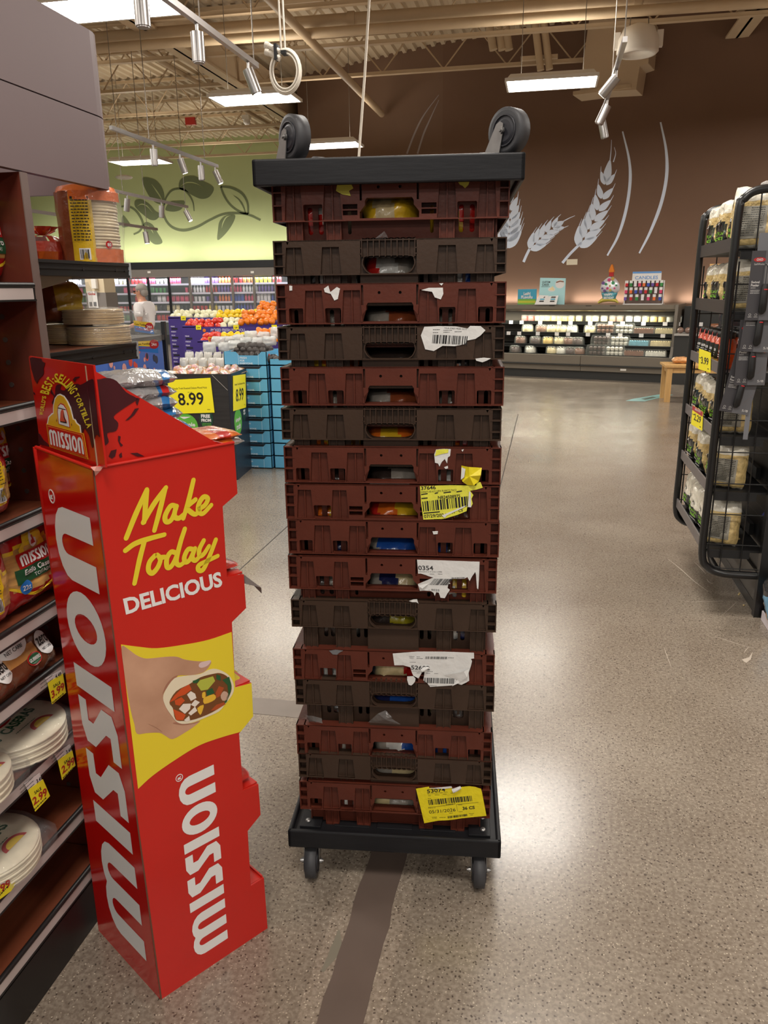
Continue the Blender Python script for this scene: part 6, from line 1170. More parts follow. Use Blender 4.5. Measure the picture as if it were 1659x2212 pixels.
mb = MB(); d0 = hy(206, 612, 13.97); mb.box(d0[0]-.05, d0[0]+.05, 13.9, 13.98, d0[2]-.1, d0[2]+.12); tag(mb.build('soap_dispenser', lampw, bevel=.01), 'small white dispenser high on the cream pillar', 'dispenser')
# ================================================================== GLASS-DOOR COOLERS UNDER THE GREEN WALL
cgr = mat('cooler_grey', (126, 120, 114), .45); cbk = mat('cooler_black', (24, 26, 30), .5); cin = mat('cooler_inside', (60, 62, 66), .5); glass = mat('cooler_glass', (210, 220, 224), .05, clear=.9); chan = mat('shelf_channel', (226, 222, 240), .4)
YC = 23.0; zd = hy(400, 598, YC)[2]; zb_ = hy(400, 580, YC)[2]; zt_ = hy(400, 565, YC)[2]
X0, X1 = -16.4, -5.5
t = thing('cooler', 'long row of glass-door coolers under the green wall', 'cooler', ((X0+X1)/2, YC+.5, 0))
mb = MB(); mb.box(X0, X1, YC-.05, YC+.9, zb_, zt_); mb.build('black_band', cbk, t)
mb = MB(); mb.box(X0, X1, YC-.03, YC+.9, zd, zb_); mb.build('canopy', cgr, t)
mb = MB(); mb.box(X0, X1, YC+.85, YC+.9, 0, zd); mb.box(X0, X1, YC, YC+.9, 0, .3); mb.build('cabinet', cin, t)
dm = [hy(px, 640, YC)[0] for px in (236, 280, 324, 368, 412, 457, 505, 550, 590)]; step = (dm[7]-dm[0])/7; doors = [dm[0]+step*(k-6) for k in range(17)]; doors = [d for d in doors if X0 < d < X1]
for d in doors: mb = MB(); mb.box(d-.035, d+.035, YC-.02, YC+.03, .3, zd); mb.build('door_frame', cbk if d < dm[4] else cgr, t)
for d, e in zip(doors[:-1], doors[1:]): mb = MB(); mb.box(d+.035, e-.035, YC, YC+.008, .3, zd); mb.build('door_glass', glass, t)
zs = [hy(400, y, YC+.1)[2] for y in (613, 632.5, 652, 672, 693)]
for z in zs:
    mb = MB(); mb.box(X0, X1, YC+.08, YC+.85, z-.02, z); sh = mb.build('shelf', cin, t); mb = MB(); mb.box(X0, X1, YC+.06, YC+.08, z-.045, z+.01); mb.build('price_channel', chan, sh)
for px, m_ in ((322, 'a'), (545, 'b')):
    c = hy(px, 588, YC-.04); mb = MB(); mb.box(c[0]-.05, c[0]+.05, YC-.045, YC-.03, c[2]-.03, c[2]+.03); mb.build('label_plate', lampw, t)
for k in range(6): area('cooler_strip_light', (X0+1+k*1.75, YC+.12, zd-.05), 1.6, .06, 38, (math.radians(20), 0, 0), (.94, .96, 1))
# cove lamps on top of the coolers washing the wall
for k in range(4): area('cove_light', (X0+1.4+k*2.7, YC+.45, zt_+.05), 2.5, .08, 30, (math.radians(180-28), 0, 0), (1, .97, .9))
pk = {c: gloss('cool_'+c, v) for c, v in dict(pink=(216, 70, 110), red=(196, 44, 50), white=(232, 228, 232), blue=(60, 84, 180), violet=(110, 84, 160), orange=(232, 120, 60), green=(60, 140, 70), cream=(224, 206, 160), dark=(40, 36, 48), yellow=(236, 206, 60)).items()}
_cp = {}
def cool(kind, c, p, rowname, place):
    key = (kind, c)
    if key not in _cp:
        mb = MB()
        if kind == 'bottle': mb.lathe([(.036, 0), (.038, .02), (.038, .12), (.016, .165), (.016, .19)], n=9)
        elif kind == 'tub': mb.lathe([(.045, 0), (.052, .09), (.054, .10), (.054, .11)], n=9)
        elif kind == 'carton': mb.box(-.045, .045, -.03, .03, 0, .17)
        else: pillow(mb, .13, .17, .05, lambda u, v, f: 0, 6, 6, len(_cp)+100, .08)
        o = mb.build({'bottle': 'drink_bottle', 'tub': 'dairy_tub', 'carton': 'drink_carton', 'pouch': 'food_pouch'}[kind], pk[c]); _cp[key] = o.data
    else: o = bpy.data.objects.new({'bottle': 'drink_bottle', 'tub': 'dairy_tub', 'carton': 'drink_carton', 'pouch': 'food_pouch'}[kind], _cp[key]); COL.objects.link(o)
    o.location = p; lab = '%s %s on the %s cooler shelf, %s' % (c, {'bottle': 'bottle', 'tub': 'tub', 'carton': 'carton', 'pouch': 'food pouch'}[kind], rowname, place); tag(o, lab, kind, lab)
for si, (z, rn) in enumerate(zip(zs, ('top', 'second', 'third', 'fourth', 'lowest visible'))):
    x = -15.0
    while x < -7.9:
        px = 829.5+1680*(x/23)*.0+0; right = x > dm[4]
        place = 'left doors' if x < dm[2] else ('middle doors' if x < dm[5] else 'right doors')
        blk_ = int((x+20)/.42); r = random.Random(blk_*7+si); kind = ('bottle', 'carton', 'bottle', 'tub')[r.randrange(4)] if right else ('pouch', 'tub', 'pouch')[r.randrange(3)]
        c = r.choice(('pink', 'white', 'violet', 'red', 'yellow', 'orange', 'white', 'blue') if right else ('pink', 'red', 'white', 'dark', 'green', 'pink', 'cream'))
        if not right and r.random() < .18: x += .3; continue
        h = {'bottle': 1.15, 'tub': 1.2, 'carton': 1.25, 'pouch': 1.1}[kind]; wdt = {'bottle': .088, 'tub': .12, 'carton': .10, 'pouch': .14}[kind]
        cool(kind, c, (x, YC+.16, z+.001), rn, place); _o = COL.objects[-1]; _o.scale = (1, 1, h if kind != 'tub' else 1.4); x += wdt+.012
# ================================================================== MAN IN A WHITE T-SHIRT
def skin(name, nodes, edges, m, parent, sub=2, root=0):
    me = bpy.data.meshes.new(name); me.from_pydata([n[:3] for n in nodes], edges, []); o = bpy.data.objects.new(name, me); COL.objects.link(o); me.materials.append(m)
    o.modifiers.new('s', 'SKIN'); sv = me.skin_vertices[0].data
    for i, n in enumerate(nodes): sv[i].radius = (n[3], n[4] if len(n) > 4 else n[3]); sv[i].use_root = i == root
    q = o.modifiers.new('u', 'SUBSURF'); q.levels = q.render_levels = sub
    for p in me.polygons: p.use_smooth = True
    if parent: o.parent = parent; o.matrix_parent_inverse = wm(parent).inverted()
    return o
YM = 12.7; pm = hy(303, 612, YM); mx = pm[0]; k_ = pm[2]/1.75
MT = thing('person', 'person with grey hair and glasses in a white t-shirt, looking left by the coolers', 'person', (mx, YM, 0))
q3 = lambda x, y, z: (mx+x, YM+y, z*k_)                      # faces -x
skn = mat('skin_tan', (196, 142, 116), .5); N_ = []
def nd(x, y, z, r, r2=None): N_.append((*q3(x, y, z), r, r2 or r)); return len(N_)-1
pel = nd(.02, 0, .95, .15, .13); wa = nd(.02, 0, 1.10, .15, .12); ch = nd(.03, 0, 1.32, .17, .13); nk = nd(0, 0, 1.46, .06); h0 = nd(-.02, 0, 1.56, .075, .085); h1 = nd(-.02, 0, 1.68, .08, .075)
E_ = [(pel, wa), (wa, ch), (ch, nk), (nk, h0), (h0, h1)]
for s in (-1, 1):
    sh_ = nd(.03, s*.19, 1.38, .065); el = nd(.06 if s < 0 else .02, s*.25, 1.10, .045); wr = nd(-.20, s*.22, 1.02, .03); hd_ = nd(-.28, s*.21, 1.02, .035, .022); E_ += [(ch, sh_), (sh_, el), (el, wr), (wr, hd_)]
    for f in range(4): a = nd(-.34, s*.21+(f-1.5)*.018, 1.015-.004*f, .009); b = nd(-.375, s*.21+(f-1.5)*.018, .995, .008); E_ += [(hd_, a), (a, b)]
    a = nd(-.30, s*.17, 1.035, .010); b = nd(-.33, s*.155, 1.04, .009); E_ += [(hd_, a), (a, b)]
    hp_ = nd(.02, s*.10, .88, .10); kn = nd(-.02, s*.11, .50, .065); an = nd(.03, s*.11, .10, .045); to = nd(-.13, s*.11, .035, .04, .03); E_ += [(pel, hp_), (hp_, kn), (kn, an), (an, to)]
body = skin('body', N_, E_, skn, MT)
mb = MB(); mb.ell(q3(-.118, 0, 1.595), (.028, .014, .022), 8, 6); 
for s in (-1, 1): mb.ell(q3(0, s*.082, 1.60), (.022, .012, .034), 8, 6)
mb.box(mx-.10, mx-.085, YM-.025, YM+.025, 1.535*k_, 1.543*k_); mb.build('face_features', skn, body)
mb = MB(); vs = []; mb.ell(q3(.012, 0, 1.665), (.098, .092, .088), 14, 9, jit=.03); mb.ell(q3(.055, 0, 1.60), (.06, .085, .075), 12, 8, jit=.03); mb.build('hair', mat('hair_grey', (150, 144, 138), .7, bump=.6, bs=60), body)
mb = MB(); mb.box(mx-.112, mx-.104, YM-.062, YM-.012, 1.60*k_, 1.63*k_); mb.box(mx-.112, mx-.104, YM+.012, YM+.062, 1.60*k_, 1.63*k_)
for s in (-1, 1): mb.tube([q3(-.108, s*.062, 1.622), q3(-.05, s*.09, 1.622), q3(.0, s*.092, 1.615)], .004, 6)
mb.build('glasses', pbl, body)
N2 = []; E2 = []
def n2(x, y, z, r, r2=None): N2.append((*q3(x, y, z), r, r2 or r)); return len(N2)-1
a = n2(.03, 0, .96, .175, .15); b = n2(.03, 0, 1.12, .175, .15); c = n2(.035, 0, 1.32, .19, .15); d = n2(.01, 0, 1.44, .075, .09); E2 += [(a, b), (b, c), (c, d)]
for s in (-1, 1): e = n2(.035, s*.20, 1.37, .09); f = n2(.05, s*.245, 1.18, .072); E2 += [(c, e), (e, f)]
skin('t_shirt', N2, E2, mat('shirt_white', (226, 222, 222), .8), MT, 2)
N3 = [(*q3(.02, 0, .96), .18, .155), (*q3(.02, .105, .86), .12), (*q3(-.01, .11, .5), .09), (*q3(.03, .11, .12), .075), (*q3(.02, -.105, .86), .12), (*q3(-.01, -.11, .5), .09), (*q3(.03, -.11, .12), .075)]
skin('trousers', N3, [(0, 1), (1, 2), (2, 3), (0, 4), (4, 5), (5, 6)], mat('cloth_slate', (62, 70, 72), .8), MT)
# ================================================================== BAKERY CASE AGAINST THE BROWN WALL
FC = Fr(CASE0, BU, (0, 0, 1), BN); gcase = mat('case_taupe', (112, 104, 92), .42); gdk = mat('case_dark', (44, 44, 42), .5); gsh = mat('case_shelf', (30, 32, 30), .45)
aR = FC.px(1441, 828)[0]; aL = -2.6
t = thing('bakery_case', 'long low open bakery case full of cakes in front of the brown wall', 'display case', FC.w((aL+aR)/2, 0, -.4))
mb = MB(); mb.fbox(FC, aL, aR, 0, .15, -.8, -.06); mb.build('kick_base', gdk, t)
for a0, a1 in ((aL, FC.px(1253, 800)[0]-.004), (FC.px(1253, 800)[0]+.004, aR)):
    mb = MB(); mb.fbox(FC, a0, a1, .15, .245, -.7, -.01); mb.fbox(FC, a0, a1, .265, .42, -.7, .02); pn = mb.build('front_panel', gcase, t); mb = MB(); mb.fbox(FC, a0, a1, .243, .268, -.7, .035); mb.build('bumper', gdk, pn)
    mb = MB(); m_ = (a0+a1)/2; mb.fbox(FC, m_-.05, m_+.05, .18, .215, -.01, -.004); mb.build('badge', lampw, pn)
mb = MB(); mb.fbox(FC, aL, aR, .15, 1.2, -.88, -.82); mb.build('back_wall', gcase, t)
zsh = [.42, .585, .79, .985]; dep = [.05, .14, .25, .36]
for z, d in zip(zsh, dep):
    mb = MB(); mb.fbox(FC, aL, aR, z-.03, z, -.82, -d); mb.fbox(FC, aL, aR, z-.045, z+.012, -d-.012, -d); mb.build('shelf', gsh, t)
mb = MB(); prf = [(-.15, 1.195), (-.13, 1.22), (-.20, 1.285), (-.88, 1.30), (-.88, 1.20), (-.22, 1.175)]; 
mb.add([FC.w(a, z, c) for a in (aL, aR) for c, z in prf], [tuple(range(6)), tuple(range(11, 5, -1))]+[(i, (i+1) % 6, 6+(i+1) % 6, 6+i) for i in range(6)]); mb.build('canopy', gcase, t)
mb = MB(); prf = [(-.88, 0), (.03, 0), (.04, .42), (-.06, .60), (-.14, 1.29), (-.88, 1.30)]; mb.add([FC.w(a, z, c) for a in (aR, aR+.05) for c, z in prf], [tuple(range(6)), tuple(range(11, 5, -1))]+[(i, (i+1) % 6, 6+(i+1) % 6, 6+i) for i in range(6)]); mb.build('end_panel', gcase, t)
for px in (1185, 1265, 1318): c = FC.px(px, 668)[0]; mb = MB(); mb.fbox(FC, c-.05, c+.05, 1.265, 1.275, -.19, -.178); mb.build('vent', pbl, t)
for k in range(3): area('case_light', tuple(FC.w(aL+.9+k*1.75, 1.16, -.30)), 1.6, .05, 20, (0, 0, math.radians(-18)), (1, .95, .78))
for k in range(4): area('cove_light', tuple(FC.w(aL+.6+k*1.9, 1.33, -.84)), 1.7, .06, 9, (math.radians(180-24), 0, math.radians(-18)), (1, .95, .86))
# cakes and tubs
ck = {c: mat('cake_'+c, v, .4, coat=.5, var=.12, vs=25, bump=.3, bs=60) for c, v in dict(cream=(232, 216, 164), white=(230, 228, 214), chocolate=(70, 44, 36), brown=(128, 82, 56), blue=(120, 188, 206), yellow=(234, 200, 110), red=(190, 60, 50)).items()}
dome_ = mat('dome_clear', (225, 230, 220), .08, clear=.86, spec=.9)
_ck = {}
def cake(kind, c, a, z, d, label, group):
    key = (kind, c)
    if key not in _ck:
        o = thing({'round': 'round_cake', 'log': 'loaf_cake', 'tub': 'cookie_tub', 'pair': 'cupcake_box'}[kind], label, 'cake'); mb = MB()
        if kind == 'round': mb.lathe([(.085, .01), (.088, .03), (.086, .085), (.07, .095), (.001, .097)], n=18); [mb.ell((.065*math.cos(q), .065*math.sin(q), .10), (.016, .016, .014), 6, 4) for q in np.linspace(0, 2*PI, 8, endpoint=False)]
        elif kind == 'log': mb.box(-.15, .15, -.08, .08, .012, .075); [mb.ell((-.13+.037*i, s*.06, .078), (.018, .018, .014), 6, 4) for i in range(8) for s in (-1, 1)]
        elif kind == 'tub': mb.lathe([(.052, .0), (.056, .07), (.05, .08), (.001, .083)], n=12)
        else: [mb.lathe([(.026, .0), (.034, .03), (.036, .04), (.022, .055), (.001, .06)], (-.10+.066*i, -.045+.09*j, .012+.07*l), 8) for i in range(4) for j in range(2) for l in range(2)]
        mb.build('filling' if kind != 'round' else 'cake_body', ck[c], o); mb = MB()
        if kind == 'round': mb.lathe([(.11, 0), (.112, .012), (.104, .10), (.085, .125), (.001, .13)], n=18)
        elif kind == 'tub': mb.lathe([(.058, 0), (.062, .085), (.055, .1), (.001, .102)], n=12)
        else: hh = .115 if kind == 'log' else .165; w_ = .175; mb.add([(sx*w_*f, sy*.1*f, z_) for z_, f in ((0, 1), (hh*.7, .97), (hh, .86)) for sx, sy in ((-1, -1), (1, -1), (1, 1), (-1, 1))], [(0, 1, 2, 3), (8, 9, 10, 11)]+[(4*l+i, 4*l+(i+1) % 4, 4*l+4+(i+1) % 4, 4*l+4+i) for l in (0, 1) for i in range(4)])
        mb.build('clear_lid', dome_, o); _ck[key] = o
    else: o = dup(_ck[key], (0, 0, 0), 0, label)
    o.scale = (1.1, 1.1, 1.12); o.location = tuple(FC.w(a, z, -d)); o.rotation_euler = (0, 0, math.radians(-18)); o['label'] = label; o['group'] = group
rown = ['bottom deck', 'lower shelf', 'middle shelf', 'top shelf']
PL = {3: [('tub', 'red', 1113), ('tub', 'red', 1127)]+[('tub', 'yellow', x) for x in (1142, 1153, 1164, 1178, 1190, 1201, 1215, 1232, 1254)]+[('tub', 'cream', x) for x in (1268, 1287)]+[('tub', 'brown', x) for x in (1306, 1322)]+[('tub', 'white', x) for x in (1342, 1360)]+[('tub', 'yellow', x) for x in (1378, 1396, 1414)]+[('tub', 'white', x) for x in (1432, 1450)],
      2: [('round', 'cream', 1125), ('round', 'brown', 1155), ('round', 'cream', 1178), ('round', 'cream', 1199), ('round', 'white', 1222), ('round', 'cream', 1262), ('pair', 'brown', 1297), ('pair', 'white', 1338), ('log', 'brown', 1381), ('log', 'cream', 1429)],
      1: [('round', 'brown', 1115), ('round', 'chocolate', 1148), ('round', 'yellow', 1175), ('round', 'cream', 1200), ('round', 'brown', 1221), ('round', 'chocolate', 1241), ('pair', 'chocolate', 1295), ('pair', 'white', 1333), ('log', 'blue', 1376), ('log', 'cream', 1424)],
      0: [('round', 'chocolate', 1108), ('round', 'white', 1141), ('round', 'cream', 1188), ('round', 'white', 1209), ('round', 'chocolate', 1229), ('round', 'brown', 1249), ('pair', 'chocolate', 1289), ('pair', 'white', 1327), ('log', 'brown', 1370), ('log', 'white', 1418)]}
for si, L_ in PL.items():
    for kind, c, px in L_:
        nm = {'round': 'round cake', 'log': 'loaf cake', 'tub': 'tub', 'pair': 'double-decker cupcake box'}[kind]; lab = '%s %s under a clear lid on the %s of the bakery case' % (c, nm, rown[si])
        cake(kind, c, FC.px(px, 700)[0]*(1+dep[si]*.02), zsh[si]+.001, dep[si]+.14, lab, lab)
    for k in range(14):
        if si < 2: continue
        a = aL+1.8+k*.31+.05*(k % 3); mb = MB(); mb.fbox(FC, a, a+.075, zsh[si]-.05, zsh[si]+.012, -dep[si], -dep[si]+.006); tag(mb.build('price_card', pw_), 'small white price card on the %s edge of the bakery case' % rown[si], 'price tag', 'price cards on the %s edge' % rown[si])
# things standing on the case
FT_ = Fr(FC.w(0, 0, -.32), BU, (0, 0, 1), BN); ztop = 1.288
def board(pts, label, m, name='sign_board', depth=.02):
    P = FT_.pp(pts); dz = ztop-min(p[1] for p in P); P = [(a, b+dz) for a, b in P]; mb = MB(); mb.shape([P], FT_, -depth, 0); return tag(mb.build(name, m), label, 'sign'), P
o, P = board([(1118, 656), (1119, 623), (1159, 622), (1158, 655)], 'small blue and green sign on the left of the bakery case top', mat('sign_teal', (66, 160, 190), .5)); mb = MB(); x0, x1, y0, y1 = P[0][0], P[2][0], P[0][1], P[2][1]; w_ = x1-x0
mb.fbox(FT_, x0+.005, x1-.005, y0+.005, y0+.10, .0005, .002, 1); mb.fbox(FT_, x0+.005, x1-.005, y0+.03, y0+.07, .001, .0025, 2); mb.tx('LatiN', FT_, (x0+x1)/2, y1-.11, .055, .13, .004, 0, .04); mb.tx('FLavoRs', FT_, (x0+x1)/2, y1-.17, .055, .22, .004, 0, .04); mb.build('printing', [pw_, mat('sign_green', (120, 180, 70), .5), mat('sign_lime', (196, 196, 60), .5)], o)
o, P = board([(1163, 655), (1167, 598), (1222, 599), (1219, 656)], 'tall pale blue custom cakes sign on the bakery case', mat('sign_aqua', (176, 222, 226), .5)); x0, x1, y0, y1 = P[0][0], P[2][0], P[0][1], P[2][1]; mb = MB(); mb.tx('CUSTOM', FT_, x0+.13, y1-.08, .035, .15, .002, 0, .02); mb.tx('CAKES', FT_, x0+.12, y1-.125, .035, .13, .002, 0, .02); squiggle(mb, FT_, x0+.04, x0+.2, y1-.145, .008, .002, 0)
mb.shape([ring(x1-.10, y1-.10, .085, .075, 18)], FT_, .001, .003, 1); mb.shape([ring(x0+.24, y1-.19, .07, .04, 14)], FT_, .001, .0035, 1); mb.shape([[(x0+.19, y1-.20), (x0+.29, y1-.21), (x0+.26, y1-.13)]], FT_, .0036, .005, 2); mb.shape([stroke([(x1-.17, y1-.07), (x1-.1, y1-.05), (x1-.03, y1-.06)], .02)], FT_, .0036, .005, 3); mb.build('printing', [pbl, pw_, ck['cream'], ck['brown']], o)
o_ = thing('cake_book', 'open white cake catalogue lying against the custom cakes sign', 'book', FT_.w(x0+.15, ztop, .1)); mb = MB(); b0 = FT_.px(1163, 655)[0]
for s, m0 in ((0, -.5), (1, .5)): mb.add([FT_.w(x0-.02+.20*s, ztop+.004, .16), FT_.w(x0+.19+.20*s, ztop+.004, .16), FT_.w(x0+.20+.18*s, ztop+.16, .03), FT_.w(x0+.02+.18*s, ztop+.15+.02*(1-s), .03)], [(0, 1, 2, 3)])
pg = mb.build('pages', pw_, o_); mb = MB()
for s in (0, 1): [mb.add([FT_.w(x0+.05+.20*s, ztop+.05+.035*k, .125-.03*k), FT_.w(x0+.14+.20*s, ztop+.05+.035*k, .125-.03*k), FT_.w(x0+.14+.2*s, ztop+.072+.035*k, .107-.03*k), FT_.w(x0+.06+.2*s, ztop+.072+.035*k, .107-.03*k)], [(0, 1, 2, 3)], k % 2) for k in range(3)]
mb.build('pictures', [gdk, _M['sign_teal']], pg)
# cupcake balloon
c = FT_.px(1316, 640); cx = c[0]; bt = thing('foil_balloon', 'foil cupcake balloon with coloured dots and a candle on the bakery case', 'balloon', FT_.w(cx, ztop, 0)); zz = ztop+.075
mb = MB(); P = smooth([(cx-.10, zz), (cx+.10, zz), (cx+.135, zz+.14), (cx-.135, zz+.14)], 1, True); n = 20
def puff(mb, out, F, d, mi=0):
    cxx = sum(p[0] for p in out)/len(out); cy = sum(p[1] for p in out)/len(out); L = [(1, 0), (.85, .6), (.5, .9), (.0, 1)]
    for s in (1, -1):
        vs = []; k = len(out)
        for f, h in L: vs += [F.w(cxx+(p[0]-cxx)*f, cy+(p[1]-cy)*f, s*d*h) for p in out]
        mb.add(vs, [(i*k+j, i*k+(j+1) % k, (i+1)*k+(j+1) % k, (i+1)*k+j) for i in range(3) for j in range(k)], mi, True)
puff(mb, smooth([(cx-.10, zz), (cx, zz-.015), (cx+.10, zz), (cx+.12, zz+.06), (cx+.135, zz+.13), (cx, zz+.15), (cx-.135, zz+.13), (cx-.12, zz+.06)], 3, True), FT_, .06); cup = mb.build('cup', mat('foil_teal', (96, 170, 186), .25, .35), bt)
mb = MB(); mb.tx('HAPPY', FT_, cx, zz+.075, .04, .15, .064, 0, .04); mb.tx('BIRTHDAY', FT_, cx+.01, zz+.02, .04, .18, .064, 0, .04); mb.build('lettering', pw_, cup)
mb = MB(); puff(mb, smooth([(cx-.165, zz+.17), (cx-.12, zz+.115), (cx-.06, zz+.135), (cx, zz+.11), (cx+.06, zz+.135), (cx+.12, zz+.115), (cx+.17, zz+.17), (cx+.16, zz+.27), (cx+.09, zz+.36), (cx, zz+.40), (cx-.08, zz+.36), (cx-.15, zz+.28)], 3, True), FT_, .08); top_ = mb.build('icing', mat('foil_white', (226, 226, 232), .25, .3), bt)
mb = MB()
for k, (dx, dz) in enumerate(((-.11, .2), (-.05, .27), (.0, .34), (.02, .24), (-.07, .16), (.07, .29), (.10, .20), (.03, .17), (-.1, .29), (.13, .25), (-.02, .20), (.06, .36))): mb.shape([ring(cx+dx, zz+dz, .017+.006*(k % 3), n=10)], FT_, .07, .083, k % 4)
mb.build('dots', [mat('foil_purple', (120, 90, 150), .3, .3), mat('foil_green', (80, 160, 110), .3, .3), mat('foil_pink', (206, 80, 130), .3, .3), mat('foil_gold', (200, 170, 90), .3, .3)], top_)
mb = MB(); mb.shape([rect(cx-.02, cx+.05, zz+.40, zz+.47)], FT_, -.03, .03, 0); mb.shape([smooth([(cx-.025, zz+.47), (cx+.055, zz+.47), (cx+.05, zz+.52), (cx+.02, zz+.60), (cx-.01, zz+.55)], 3, True)], FT_, -.03, .03, 1); mb.build('candle', [mat('foil_red', (190, 50, 50), .3, .3), mat('foil_flame', (226, 130, 40), .3, .3)], bt)
mb = MB(); mb.tube([FT_.w(cx-.18, ztop+.03, .02), FT_.w(cx-.12, ztop+.07, .02), FT_.w(cx, ztop+.085, .02), FT_.w(cx+.12, ztop+.07, .02), FT_.w(cx+.17, ztop+.03, .02)], [.02, .034, .034, .03, .012], 10); mb.build('base_ring', mat('foil_yellow', (206, 190, 90), .25, .4), bt)
# candle rack
c0 = FT_.px(1347, 655)[0]; c1_ = FT_.px(1432, 655)[0]; kr = thing('candle_rack', 'wire rack of birthday candles under a white Candles sign', 'rack', FT_.w((c0+c1_)/2, ztop, 0)); zt2 = FT_.px(1400, 606)[1]
mb = MB(); mb.fbox(FT_, c0, c1_, ztop, ztop+.015, -.12, .06); [mb.fbox(FT_, a, a+.015, ztop, zt2, -.03, 0) for a in (c0, c1_-.015)]; mb.fbox(FT_, c0, c1_, ztop, zt2, -.04, -.03, 1); mb.build('frame', [pw_, mat('rack_back', (110, 92, 84), .6)], kr)
mb = MB(); P = FT_.pp([(1365, 607), (1367, 587), (1429, 587), (1428, 606)]); mb.shape([P], FT_, -.02, 0, 0); mb.fbox(FT_, P[1][0], P[2][0], P[1][1]-.03, P[1][1], 0, .003, 1); mb.tx('CANDLES', FT_, (P[0][0]+P[2][0])/2, P[0][1]+.025, .055, .38, .003, 1, .01); mb.build('header', [pw_, mat('sign_blue', (96, 150, 210), .5)], kr)
for r_ in range(3):
    for k in range(9 - r_):
        a = c0+.035+k*(c1_-c0-.08)/(8-r_); z = ztop+.30-r_*.115; mb = MB(); mb.fbox(FT_, a-.025, a+.025, z+.055, z+.10, .01+.02*r_, .016+.02*r_, 0); mb.fbox(FT_, a-.022, a+.022, z, z+.055, .004+.02*r_, .02+.02*r_, 1)
        cn_ = ('red', 'blue', 'pink', 'green', 'violet', 'orange', 'white')[(k*3+r_*2) % 7]; tag(mb.build('candle_pack', [pw_, pk[cn_]]), '%s candle pack on the %s row of the candle rack' % (cn_, ('top', 'middle', 'bottom')[r_]), 'candles', '%s candles, %s row' % (cn_, ('top', 'middle', 'bottom')[r_]))
p = FB.px(1236, 566); mb = MB(); mb.fbox(FB, p[0]-.10, p[0]+.10, p[1]-.05, p[1]+.05, 0, .02); tag(mb.build('wall_outlet', mat('outlet_cream', (216, 204, 180), .5)), 'small cream wall outlet below the wheat ears', 'outlet')
# black side counter with bread, right of the case
d0 = FC.w(aR+.06, 0, -.1); t = thing('side_counter', 'black counter right of the bakery case with a low bread ledge', 'counter', d0+np.array([.5, 0, 0])); mb = MB(); mb.fbox(FC, aR+.10, aR+1.9, 0, 1.26, -.88, -.45); mb.build('back_panel', gdk, t); mb = MB(); mb.fbox(FC, aR+.07, aR+1.9, 0, .80, -.45, .12); mb.build('base', gdk, t); mb = MB(); mb.fbox(FC, aR+.07, aR+1.9, .80, .83, -.45, .15); mb.build('ledge', mat('ledge_grey', (170, 166, 160), .4), t)
for k in range(5): mb = MB(); p = FC.w(aR+.14+k*.115, .832, 0); mb.ell((p[0], p[1], p[2]+.05), (.055, .06, .05), 10, 7); tag(mb.build('bread_bag', gloss('bread_bag', (126, 100, 88))), 'small bagged loaf on the black counter ledge', 'bread', 'bagged loaves on the ledge')
mb = MB(); p = FC.w(aR+.68, .832, -.05); pillow(mb, .2, .16, .12, lambda u, v, f: 0, 8, 8, 200, .1, M=Matrix.Translation(p)); tag(mb.build('bread_bag', ck['brown']), 'larger brown bread bag at the right end of the ledge', 'bread')
# floor sticker
mb = MB(); P = [tuple(hz(*q)[:2]) for q in ((1352, 866), (1366, 862), (1425, 852), (1454, 853), (1432, 858), (1392, 867))]; mb.shape([P], XY, .0005, .002); fs = tag(mb.build('floor_sticker', mat('sticker_teal', (120, 176, 176), .4)), 'teal sticker stuck on the concrete left of the wooden bench', 'sticker'); mb = MB(); mb.shape([[tuple(hz(*q)[:2]) for q in ((1385, 862), (1410, 857), (1418, 859), (1394, 864))]], XY, .002, .0025); mb.build('printing', dgn, fs)
# bench
oak = mat('bench_oak', (206, 164, 104), .45, var=.12, vs=6, stretch=(8, .6, .6)); P = hz(1438, 869); t = thing('bench', 'light wooden bench with a bread bag, left of the wire rack', 'bench', P+np.array([.4, .3, 0])); bzt = FC.px(1450, 790)[1]*0+.52
x0, y0 = P[0]-.02, P[1]; mb = MB(); mb.box(x0-.03, x0+1.4, y0-.03, y0+.55, bzt-.03, bzt); mb.build('seat', oak, t); mb = MB(); mb.box(x0+.05, x0+1.3, y0+.02, y0+.05, bzt-.11, bzt-.03); mb.box(x0+.02, x0+.05, y0+.05, y0+.48, bzt-.11, bzt-.03); mb.build('rail', oak, t)
for a, b in ((0, 0), (.0, .45), (1.28, 0), (1.28, .45)): mb = MB(); mb.box(x0+a, x0+a+.075, y0+b, y0+b+.075, 0, bzt-.03); mb.build('leg', oak, t)
mb = MB(); pillow(mb, .24, .20, .09, lambda u, v, f: 0, 12, 10, 210, .1); o = tag(mb.build('bread_bag', mat('bread_gold', (206, 150, 96), .5, var=.3, vs=30, coat=.5, bump=.4, bs=30)), 'bag of golden rolls lying on the wooden bench', 'bread'); o.location = (x0+.22, y0+.22, bzt+.045); o.rotation_euler = (-PI/2, 0, 0)
